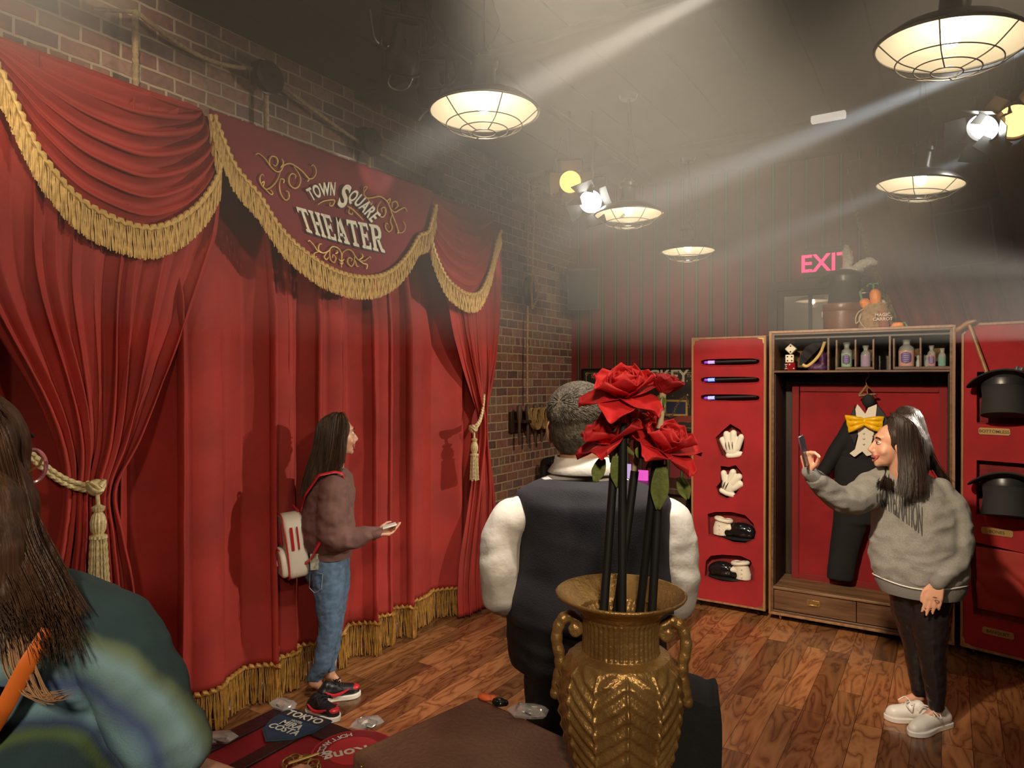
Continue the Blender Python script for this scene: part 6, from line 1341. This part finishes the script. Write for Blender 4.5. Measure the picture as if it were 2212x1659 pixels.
dkc = (.030, .062, .074, 1); e[0].color = (.10, .30, .38, 1); e[0].position = .0; e[1].position = 1; e[1].color = dkc
for p_, c_ in ((.045, (.12, .30, .36, 1)), (.075, dkc), (.135, dkc), (.15, (.10, .17, .06, 1)), (.165, (.04, .07, .16, 1)), (.185, (.22, .40, .48, 1)), (.212, (.07, .11, .26, 1)), (.232, (.16, .28, .30, 1)), (.255, (.25, .42, .50, 1)), (.277, (.16, .22, .13, 1)), (.290, dkc)):
    k_ = e.new(p_); k_.color = c_
Lk(rp.outputs[0], b.inputs['Base Color'])
g = G().loft(Ls([(N_(-30, 1235, 0), .075, .07), (N_(-20, 1270, 0), .13, .09), (N_(-5, 1320, 0), .175, .115), (N_(5, 1400, 0), .185, .125), (N_(10, 1500, .0), .18, .13), (N_(20, 1620, .0), .185, .135), (N_(30, 1800, .0), .195, .14), (N_(35, 1950, 0), .20, .14)], lx_, lf_), 32)
g.limb([N_(160, 1345, 0), N_(235, 1365, 0), N_(290, 1450, 0), N_(328, 1540, 0), N_(362, 1605, 0)], [.066, .066, .066, .066, .065]); g.limb([N_(-160, 1345, 0), N_(-280, 1380, 0), N_(-350, 1560, 0)], [.07, .078, .072])
finish('tie_dye_shirt', fuse(g, .007, 4, .006, 10), tee, wl, angle=180)
g = G().ball(hc - fd * .02 + V((0, 0, .02)), (.098, .098, .105), 24, 16); g.limb([hc - fd * .04, N_(-55, 1100, -.05), N_(-30, 1180, -.07), N_(10, 1250, -.09)], [.095, .088, .075, .045]); g.limb([hc + lx_ * .03, N_(0, 1080, -.02), N_(20, 1150, -.03), N_(55, 1235, -.06)], [.055, .045, .045, .03])
finish('hair', fuse(g, .006, 5, .003, 14), hair_l, wl, angle=180)
L_ = []; rnd = random.Random(21)
for k in range(46):
    t = k / 45; L_.append(([N_(-60 + 45 * t, 868 + 12 * t, -.03), N_(-130 + 150 * t, 930 + 10 * t, -.06 + .0 * t), N_(-120 + 165 * t, 1040, -.09 + .05 * t), N_(-95 + 168 * t, 1150, -.11 + .05 * t), N_(-60 + 190 * t, 1240 + 20 * t, -.13 + .04 * t), N_(-20 + 170 * t + rnd.uniform(-15, 20), 1320 - 10 * t + rnd.uniform(-40, 45), -.14)], 22, .0065))
for k in range(16):
    t = k / 15; L_.append(([N_(-20 + 20 * t, 875 + 10 * t, .0), N_(22 + 8 * t, 930, .02), N_(28 + 12 * t, 1010, .01), N_(45 + 22 * t, 1100, -.02), N_(80 + 35 * t, 1190, -.04), N_(130 + 45 * t + rnd.uniform(-10, 12), 1270 + 15 * t + rnd.uniform(-12, 12), -.09)], 16, .004))
strands(L_, .0011, hair_l, 'hair_locks', wl, seed=4)
tipm = mat('blond_hair_tips', (.40, .22, .11), .5)
L_ = [([N_(20 + 9 * k, 1310, -.135), N_(30 + 10 * k, 1370, -.145), N_(60 + 10 * k, 1410 + 4 * k, -.15), N_(110 + 8 * k, 1435 - 3 * k, -.15)], 7, .004) for k in range(6)]
strands(L_, .0009, tipm, 'hair_tips', wl, seed=6)
G().tube(resample([N_(112, 1305, -.13), N_(70, 1360, -.155), N_(25, 1440, -.17), N_(-10, 1500, -.165)], 24), .012, 8, flat=.25).build('lanyard', mat('orange_ribbon', (.85, .20, .03), .5), wl)
G().grid(lambda p, q: N_(-8 + 22 * p, 1395 + 45 * q, -.155), 4, 4).build('blue_print', mat('cyan_print', (.05, .45, .55), .6), wl, solid=.002)
pk = mat('pink_frame', (.45, .16, .20), .3, coat=.4); gl = thing('eyeglasses', 'pink rimmed glasses worn by the woman in the left foreground', 'glasses', N_(62, 1075, .12))
ec = N_(62, 1022, .10)
G().tube([ec + lx_ * (.020 * math.cos(t)) * 1 + V((0, 0, 1)) * (.028 * math.sin(t)) + lf_ * .01 * math.cos(t) for t in [2 * PI * k / 28 for k in range(28)]], .0035, 8, closed=True).build('rim', pk, gl)
G().tube([ec + lx_ * (-.055) + lf_ * .01 + V((.0, 0, 0)) + lx_ * (.020 * math.cos(t)) + V((0, 0, 1)) * (.028 * math.sin(t)) for t in [2 * PI * k / 28 for k in range(28)]], .0035, 8, closed=True).build('rim', pk, gl)
G().tube([N_(88, 1003, .10), N_(82, 1014, .06), N_(40, 1030, -.02), N_(0, 1040, -.08)], .002, 6).build('temple_arm', brass, gl)
G().tube([ec - lx_ * .018 + V((0, 0, .008)), ec - lx_ * .036 + V((0, 0, .010))], .003, 6).build('bridge', pk, gl)
# ------------------------------------------------------------------ foreground: brown case, vase of roses, red trunk, black chair
ZK = 1.0
case = thing('brown_case', 'large scuffed brown leather case standing under the gold vase', 'case', (-.62, 1.1, 0))
K1, K2 = HZ(1030, 1500, ZK), HZ(757, 1622, ZK); K3 = HZ(1215, 1580, ZK)
ea = (K1 - K2).normalized(); eb = (K3 - K1).normalized(); eb = (eb - ea * ea.dot(eb)).normalized()
lc = mat('scuffed_brown_leather', (.13, .058, .036), .5, col2=(.22, .112, .075), vs=5, bump=.25, bs=90)
cc = (K1 + K2) / 2 + eb * .36; LN = (K1 - K2).length
q = Matrix((eb, ea, V((0, 0, 1)))).transposed()
g = G().box((0, 0, 0), (.72, LN, .12)); g.warp(lambda p: cc + V((0, 0, -.06)) + q @ p); g.build('lid', lc, case, bevel=.014, seg=4)
g = G().box((0, 0, 0), (.71, LN - .012, .87)); g.warp(lambda p: cc + V((0, 0, -.56)) + q @ p); g.build('body', lc, case, bevel=.012, seg=3)
g = G()
for k in range(12): g.ball(K2 + eb * (.04 + .058 * k) + V((0, 0, -.016)) - ea * .001, (.0035, .0035, .0035), 8, 6)
for k in range(7): g.ball(K2 + ea * (.03 + .05 * k) + V((0, 0, -.018)), (.0035, .0035, .0035), 8, 6)
so = g.build('stud_row', brass, case); so['kind'] = 'stuff'
# vase
vc = HZ(1340, 1702, ZK + .001); DV = (vc - CAM).dot(F); sc_v = DV / 1500
goldv = mat('antique_gold', (.26, .14, .045), .36, metal=.6, col2=(.50, .31, .11), vs=10, bump=.3, bs=120)
HV = (AT(1336, 1284, DV).z - vc.z); Rr = 138 * sc_v
vase = thing('urn_vase', 'antique gold urn vase with herringbone relief and two scroll handles', 'vase', vc)
zf = lambda v: (AT(1336, v, DV).z - vc.z); rp_ = lambda p: p * sc_v
prof = [(0, 0), (rp_(70), 0), (rp_(74), .006), (rp_(72), .014), (rp_(86), .026), (rp_(104), zf(1650)), (rp_(120), zf(1590)), (rp_(130), zf(1530)), (rp_(132), zf(1480)), (rp_(124), zf(1435)), (rp_(104), zf(1410)), (rp_(84), zf(1402)), (rp_(80), zf(1395)), (rp_(79), zf(1360)), (rp_(80), zf(1335)), (rp_(88), zf(1318)), (rp_(110), zf(1300)), (rp_(131), zf(1288)), (rp_(138), zf(1283)), (rp_(140), zf(1279)), (rp_(137), zf(1276)), (rp_(126), zf(1286)), (rp_(100), zf(1308)), (rp_(74), zf(1335)), (rp_(72), zf(1400)), (rp_(100), zf(1470)), (rp_(80), zf(1640)), (0, zf(1660))]
pp = [V((r, z, 0)) for r, z in prof]; fine = []
for i in range(len(pp) - 1):
    n_ = max(2, int((pp[i + 1] - pp[i]).length / .0018)); fine += [pp[i].lerp(pp[i + 1], k / n_) for k in range(n_)]
fine.append(pp[-1]); zb0, zb1 = zf(1655), zf(1412); zc0, zc1 = zf(1398), zf(1325)
nb = 12
def relief(th, z, f):
    if f > .62: return 1
    if zb0 < z < zb1:
        s_ = (th / (2 * PI) * nb) % 2; tri = abs(s_ - 1); ph_ = (z / .025 - tri * 1.7); e = min(1, (z - zb0) / .02, (zb1 - z) / .012)
        ridge = abs(math.sin(PI * ph_)) ** 2.0; seam = max(0, 1 - abs(((th / (2 * PI) * nb) % 1) - 0) / .07) + max(0, 1 - abs(((th / (2 * PI) * nb) % 1) - 1) / .07)
        return 1 + e * (.040 * ridge + .035 * min(1, seam) - .02)
    if zc0 < z < zc1: return 1 + .03 * abs(math.cos(th * 22))
    return 1
G().lathe([(p.x, p.y) for p in fine], 384, vc, mod=relief).build('urn_body', goldv, vase, angle=180)
vrv = VR(AT(1336, 1400, DV)); vx = vrv.cross(V((0, 0, 1))).normalized(); vf = V((vrv.x, vrv.y, 0)).normalized()
for s_ in (-1, 1):
    H_ = lambda a, v, k=0: vc + vx * (s_ * rp_(a)) + vf * k + V((0, 0, zf(v)))
    Pn = spline([H_(84, 1370), H_(92, 1350), H_(106, 1335), H_(122, 1340), H_(134, 1360), H_(138, 1390), H_(132, 1420), H_(130, 1450), H_(136, 1480), H_(134, 1500)], 8)
    g = G().tube(Pn, [.0095 + .0018 * abs(math.sin(i * .45)) for i in range(len(Pn))], 12)
    g.tube(spline([H_(106, 1336, -.004), H_(88, 1344, -.006), H_(86, 1364, -.006), H_(98, 1372, -.006), H_(106, 1360, -.006), H_(98, 1354, -.006)], 6), .006, 10)
    g.ball(H_(98, 1360, -.004), .009); g.ball(H_(140, 1505), .011); g.tube(spline([H_(130, 1480), H_(142, 1494), H_(146, 1510), H_(136, 1514)], 5), .006, 8)
    finish('scroll_handle', fuse(g, .0022, 2), goldv, vase, angle=180)
# roses on black rods
petm = mat('rose_petal', (.62, .018, .022), .65, var=.18, vs=12, bump=.15, bs=120, sheen=.5); petd = mat('dark_rose_petal', (.33, .010, .016), .7, var=.2, vs=12, sheen=.4)
leafm = mat('rose_leaf', (.17, .21, .05), .6, var=.3, vs=20, bump=.3, bs=80); capm = mat('cream_stem_cap', (.55, .46, .30), .6); rodm = mat('matt_black_rod', (.008, .008, .008), .6)
def petal(g, c, dirv, up, L_, W_, cup, roll, tip, seed):
    rnd = random.Random(seed); dirv = V(dirv).normalized(); up = V(up).normalized(); side = dirv.cross(up).normalized(); up = side.cross(dirv)
    def fn(a, b):
        x = (a - .5) * 2; w_ = W_ * (math.sin(PI * min(.97, .12 + .72 * b)) ** .8) * (1 - tip * max(0, b - .62) ** 1.2 * 2.2)
        y = L_ * b; h = cup * (x * x) * (.4 + b) * W_ * 1.2 + roll * b * b * L_ - .5 * roll * L_ * max(0, b - .7)
        h += .06 * W_ * math.sin(5 * x + seed) * b + .10 * W_ * noise.noise(V((x * 1.5, b * 2, seed)))
        return c + dirv * y + side * (x * w_) + up * h
    g.grid(fn, 14, 14)
def rose(c, axis, s, m, lab, open_=1.0, seed=1, rod_to=None, capl=.05, leaves=()):
    c = V(c); ax = V(axis).normalized(); e1 = ax.orthogonal().normalized(); e2 = ax.cross(e1); rnd = random.Random(seed)
    t = thing('artificial_rose', lab, 'rose', rod_to if rod_to else c, 'artificial roses on black rods')
    k = 0
    for ring, (n_, tilt, L_, W_, off) in enumerate(((3, .16, .62, .30, 0), (4, .38, .74, .40, .4), (5, .75, .88, .46, .9), (5, 1.25, 1.0, .46, .2))):
        for j in range(n_):
            a = 2 * PI * j / n_ + off + rnd.uniform(-.2, .2); rad = e1 * math.cos(a) + e2 * math.sin(a); tl_ = tilt * open_ * rnd.uniform(.8, 1.2)
            d = ax * math.cos(tl_) + rad * math.sin(tl_); upv = -rad * math.cos(tl_) + ax * math.sin(tl_); g = G()
            petal(g, c - ax * .25 * s + rad * .02 * s * ring, d, upv, L_ * s, W_ * s, .55 - .25 * ring * .4, (-.10 - .22 * ring * open_ * .5), .55, seed * 17 + k); k += 1
            g.build('petal', m, t, angle=180, solid=.0012)
    G().ball(c - ax * .22 * s, (.16 * s, .16 * s, .14 * s), 16, 10).build('calyx', leafm, t)
    for j in range(4):
        a = 2 * PI * j / 4 + seed; rad = e1 * math.cos(a) + e2 * math.sin(a); g = G(); petal(g, c - ax * .26 * s, (rad * .7 - ax * rnd.uniform(.2, 1.0)).normalized() , ax, .62 * s, .10 * s, .2, -.5, .8, j + seed); g.build('sepal', leafm, t, angle=180, solid=.001)
    for L_ in leaves:
        a, b, w_ = L_; a, b = V(a), V(b); g = G(); dv = (b - a); petal(g, a, dv, (CAM - a).normalized(), dv.length, w_, .1, -.12, .8, seed + 5); g.build('leaf', leafm, t, angle=180, solid=.001)
    if rod_to is not None:
        st = c - ax * .30 * s; dn = (V(rod_to) - st).normalized(); G().cyl(st + dn * -.01, st + dn * capl, .0062, n=14).build('stem_cap', capm, t); G().cyl(st + dn * capl, rod_to, .0078, n=16).build('rod', rodm, t)
    return t
def Z(u, v, k=0): return AT(u, v, DV) + vf * k
bz = vc.z + zf(1500)
def inside(u, k): p = Z(u, 1420, k); return p
up = V((0, 0, 1))
S1 = 72 * sc_v
rose(Z(1346, 838, -.01), up * 1 + vx * .0 - vf * .35, 88 * sc_v, petm, 'largest bright red fabric rose at the top of the bouquet', 1.0, 3, inside(1343, -.015), .042, [(Z(1325, 880, -.03), Z(1326, 930, -.03), .010)])
rose(Z(1434, 838, -.02), up + vx * .25 + vf * .1, 50 * sc_v, petd, 'small dark red rose bud right of the topmost rose', .55, 5, inside(1375, .04), .06)
rose(Z(1318, 940, .02), up * .8 - vx * .45 - vf * .25, 84 * sc_v, petm, 'red fabric rose on the left side of the bouquet', .95, 7, inside(1297, .0), .055, [(Z(1302, 990, .0), Z(1284, 1042, .0), .012), (Z(1330, 985, 0), Z(1335, 1055, 0), .012)])
rose(Z(1438, 955, -.01), up * .85 + vx * .40 - vf * .3, 82 * sc_v, petm, 'red fabric rose on the right side of the bouquet', .95, 11, inside(1403, .0), .058, [(Z(1428, 1000, -.02), Z(1420, 1098, -.02), .016), (Z(1468, 1030, 0), Z(1486, 1080, 0), .012), (Z(1378, 965, 0), Z(1398, 988, 0), .014)])
rose(Z(1385, 925, .05), up * .9 + vx * .1 - vf * .1, 58 * sc_v, petm, 'half hidden red rose in the middle of the bouquet', .7, 13, inside(1322, .03), .07)

# red and black trunk with clear clips in the left foreground
ZT = .80
rt = thing('travel_trunk', 'red and black travel trunk with sticker emblems in the left foreground', 'trunk', (-1.33, 1.05, 0))
T1 = HZ(610, 1524, ZT); T2 = HZ(447, 1603, ZT)
xL = (T1.x + T2.x) / 2; yF = T1.y; xRt = xL + .60; yN = .74
redtop = mat('red_trunk_skin', (.24, .012, .020), .4, var=.12, vs=6, bump=.1, bs=150); ktr = mat('black_trunk_strip', (.022, .010, .012), .35, bump=.2, bs=60)
xR_ = HZ(757, 1622, ZT).x if False else K2.x - .02
G().bb((xL + .004, yN, 0), (xR_, yF - .004, ZT - .012)).build('body', ktr, rt, bevel=.008)
G().bb((xL + .006, yN + .002, ZT - .012), (xR_, yF - .006, ZT - .002)).build('red_top', redtop, rt, smooth=False)
sw = .075; xs = HZ(700, 1560, ZT).x
for k, (a, b) in enumerate((((xL, yF - sw), (xR_, yF)), ((xL, yN), (xL + .055, yF - sw)), ((HZ(708, 1550, ZT).x - .02, yN), (HZ(708, 1550, ZT).x + .025, yF - sw)))):
    G().bb((a[0], a[1], ZT - .004), (b[0], b[1], ZT + .004)).build('edge_strip', ktr, rt, smooth=False, bevel=.002)
xm_ = HZ(708, 1550, ZT).x
# shield emblem with place lettering, round emblem
def flatT(poly, x, y, sc__, rot_, h, name, m, thick=.002):
    c_, s__ = math.cos(rot_), math.sin(rot_); g = G().prism([((px_ * c_ - py * s__) * sc__, (px_ * s__ + py * c_) * sc__) for px_, py in poly], (x, y, h), (1, 0, 0), (0, 1, 0), (0, 0, thick)); return g.build(name, m, rt, smooth=False)
em = HZ(628, 1574, ZT); ux = (HZ(660, 1575, ZT) - HZ(590, 1553, ZT)); ux.z = 0; ang = math.atan2(ux.y, ux.x); es_ = .075
sh = [(-1, .95), (1, .95), (1, .1), (.7, -.6), (0, -1.1), (-.7, -.6), (-1, .1)]
dsh = mat('navy_sticker', (.015, .045, .10), .5, var=.2, vs=30); 
flatT([(x * 1.05, y * 1.05) for x, y in sh], em.x, em.y, es_, ang, ZT + .0045, 'shield_border', mat('slate_sticker', (.03, .06, .09), .5)); flatT([(x, y * .98) for x, y in sh], em.x, em.y, es_, ang, ZT + .006, 'shield_emblem', dsh)
flatT([(-1.02, .98), (1.02, .98), (1.02, .45), (-1.02, .45)], em.x, em.y, es_, ang, ZT + .007, 'shield_header', mat('dark_sticker', (.02, .02, .03), .5))
def tT(s, x, y, size, dx, dy, m, rot_=None, h=ZT + .0092, bold=.02):
    a_ = ang if rot_ is None else rot_; c_, s__ = math.cos(a_), math.sin(a_)
    g = G(); text_g(g, s, size, lambda a, b, e: V((x + (a + dx) * c_ - (b + dy) * s__, y + (a + dx) * s__ + (b + dy) * c_, h + e * .3)), .001, bold); g.build('emblem_lettering', mat('sticker_white', (.62, .62, .58), .6), rt, smooth=False)
tT('TOKYO', em.x, em.y, .036, 0, .040, None); tT('HOTEL', em.x, em.y, .013, 0, .018, None, bold=0); tT('MIRA', em.x, em.y, .032, 0, -.008, None); tT('COSTA', em.x, em.y, .032, 0, -.034, None)
rc = HZ(764, 1628, ZT); rr_ = .105; ring_ = [(math.cos(t), math.sin(t)) for t in [2 * PI * k / 48 for k in range(48)]]
flatT(ring_, rc.x, rc.y, rr_, 0, ZT + .0045, 'round_border', mat('bright_red_sticker', (.50, .03, .04), .5)); flatT(ring_, rc.x, rc.y, rr_ * .95, 0, ZT + .006, 'round_emblem', redtop); flatT(ring_, rc.x, rc.y, rr_ * .62, 0, ZT + .007, 'round_centre', mat('bright_red_sticker'))
w_ = 'HOLLYWOOD.'
for k, ch in enumerate(w_):
    a_ = 3.60 + .155 * k * 1.15; 
    g = G(); text_g(g, ch, .024, lambda a, b, e: V((rc.x + (rr_ * .70) * math.cos(a_ - 1.1) + a * math.cos(a_ - 1.1 + PI / 2) + (b - .0) * math.cos(a_ - 1.1), rc.y + (rr_ * .70) * math.sin(a_ - 1.1) + a * math.sin(a_ - 1.1 + PI / 2) + b * math.sin(a_ - 1.1), ZT + .008 + e * .3)), .001, .02); g.build('emblem_lettering', mat('sticker_white'), rt, smooth=False)
tT('a Kong', rc.x, rc.y, .052, 0, -.01, None, ang + PI + .9, ZT + .009)
# clear gem clips on the trunk rim
gem = mat('clear_gem', (.9, .9, .9), .02, alpha=.35, coat=1, metal=.3)
for (u, v, lab, zz, th_) in ((612, 1531, 'clear crystal clip at the far corner of the red trunk', ZT, 0), (474, 1603, 'clear crystal clip on the trunk edge beside the teal sleeve', ZT, .6), (793, 1571, 'clear crystal clip beside the brown case corner', ZT, 1.0), (1141, 1548, 'clear crystal clip on the brown case before the vested man', ZK, .4)):
    c = HZ(u, v, zz); rnd = random.Random(u); g = G(); t = thing('crystal_clip', lab, 'clip', c + V((0, 0, .001)), 'clear crystal clips')
    g.lathe([(0, 0), (.030, 0), (.036, .007), (.028, .016), (.014, .020), (0, .021)], 9, c + V((0, 0, .005)), mod=lambda a, z, f: 1 + .35 * math.cos(2 * (a - th_))); g.build('crystal', gem, t, smooth=False)
    G().bb(c + V((-.012, -.012, .001)), c + V((.012, .012, .006))).build('clip_base', chrome, t, bevel=.001)
    G().tube([c + V((.03 * math.cos(a), .02 * math.sin(a), .014 + .004 * math.sin(3 * a))) for a in [k * PI / 6 for k in range(12)]], .003, 5, closed=True).build('clip_rim', chrome, t)
# filigree gold buckle under the hand
c = HZ(650, 1650, ZT + .012); t = thing('gold_buckle', 'gold filigree buckle under the hand on the red trunk', 'buckle', c - V((0, 0, .01)))
g = G()
for k in range(7):
    a0 = k * 2 * PI / 7; cx_, cy_ = c.x + .038 * math.cos(a0) - .0, c.y + .022 * math.sin(a0); g.tube([V((cx_ + .014 * math.cos(s_), cy_ + .012 * math.sin(s_), c.z + .003 * math.sin(s_))) for s_ in [2 * PI * j / 14 for j in range(14)]], .0025, 6, closed=True)
g.tube([V((c.x + .055 * math.cos(s_), c.y + .034 * math.sin(s_), c.z - .004)) for s_ in [2 * PI * j / 30 for j in range(30)]], .003, 6, closed=True); g.build('filigree_ring', brass, t)
G().tube([c + V((-.02, -.02, .004)), c + V((.03, .03, .02))], .004, 8).build('buckle_tongue', brass, t)
# black cloth covered stand right of the vase
c = AT(1475, 1580, 1.58); vr = VR(c); ax_ = vr.cross(V((0, 0, 1))).normalized(); af = V((vr.x, vr.y, 0)).normalized()
zt_ = AT(1520, 1503, 1.52).z; cc_ = V((c.x, c.y, 0)); ch = thing('covered_stand', 'black cloth covered stand right of the gold vase', 'stand', cc_); Wd = .078
g = G(); out = spline([V(p) for p in ((-Wd, .02, 0), (-Wd, zt_ - .05, 0), (-Wd + .03, zt_ - .005, 0), (0, zt_, 0), (.05, zt_ - .012, 0), (.082, zt_ - .05, 0), (.070, .6, 0), (.062, .02, 0))], 6, closed=True)
g.prism([(p.x, p.y) for p in out], cc_ - af * .07, ax_, (0, 0, 1), af * .14); g.build('cloth_cover', blackcloth, ch, bevel=.015, seg=4)
q = Matrix((ax_, af, V((0, 0, 1)))).transposed()
g = G().box((0, 0, .01), (.15, .15, .02)); g.warp(lambda p: cc_ + q @ p); g.build('base', black_m, ch)
# small orange and black objects peeking over the case
c = HZ(1048, 1512, ZK); t = tag(G().ball(c + V((.0, .0, .006)), (.020, .012, .007), 14, 8)  .ball(c + R * .016 + V((0, 0, .004)), (.012, .012, .006), 12, 8).build('orange_clip', mat('orange_plastic', (.75, .13, .03), .4)), 'small orange plastic clip on the far corner of the brown case', 'clip')
c = HZ(1078, 1524, ZK); tag(G().ball(c + V((0, 0, .008)), (.018, .014, .009), 16, 10).ball(c + R * .012 + V((0, 0, .006)), (.010, .010, .007), 14, 8).build('black_knob', mat('glossy_black', (.01, .01, .01), .15)), 'small glossy black knob beside the orange clip on the case', 'knob')
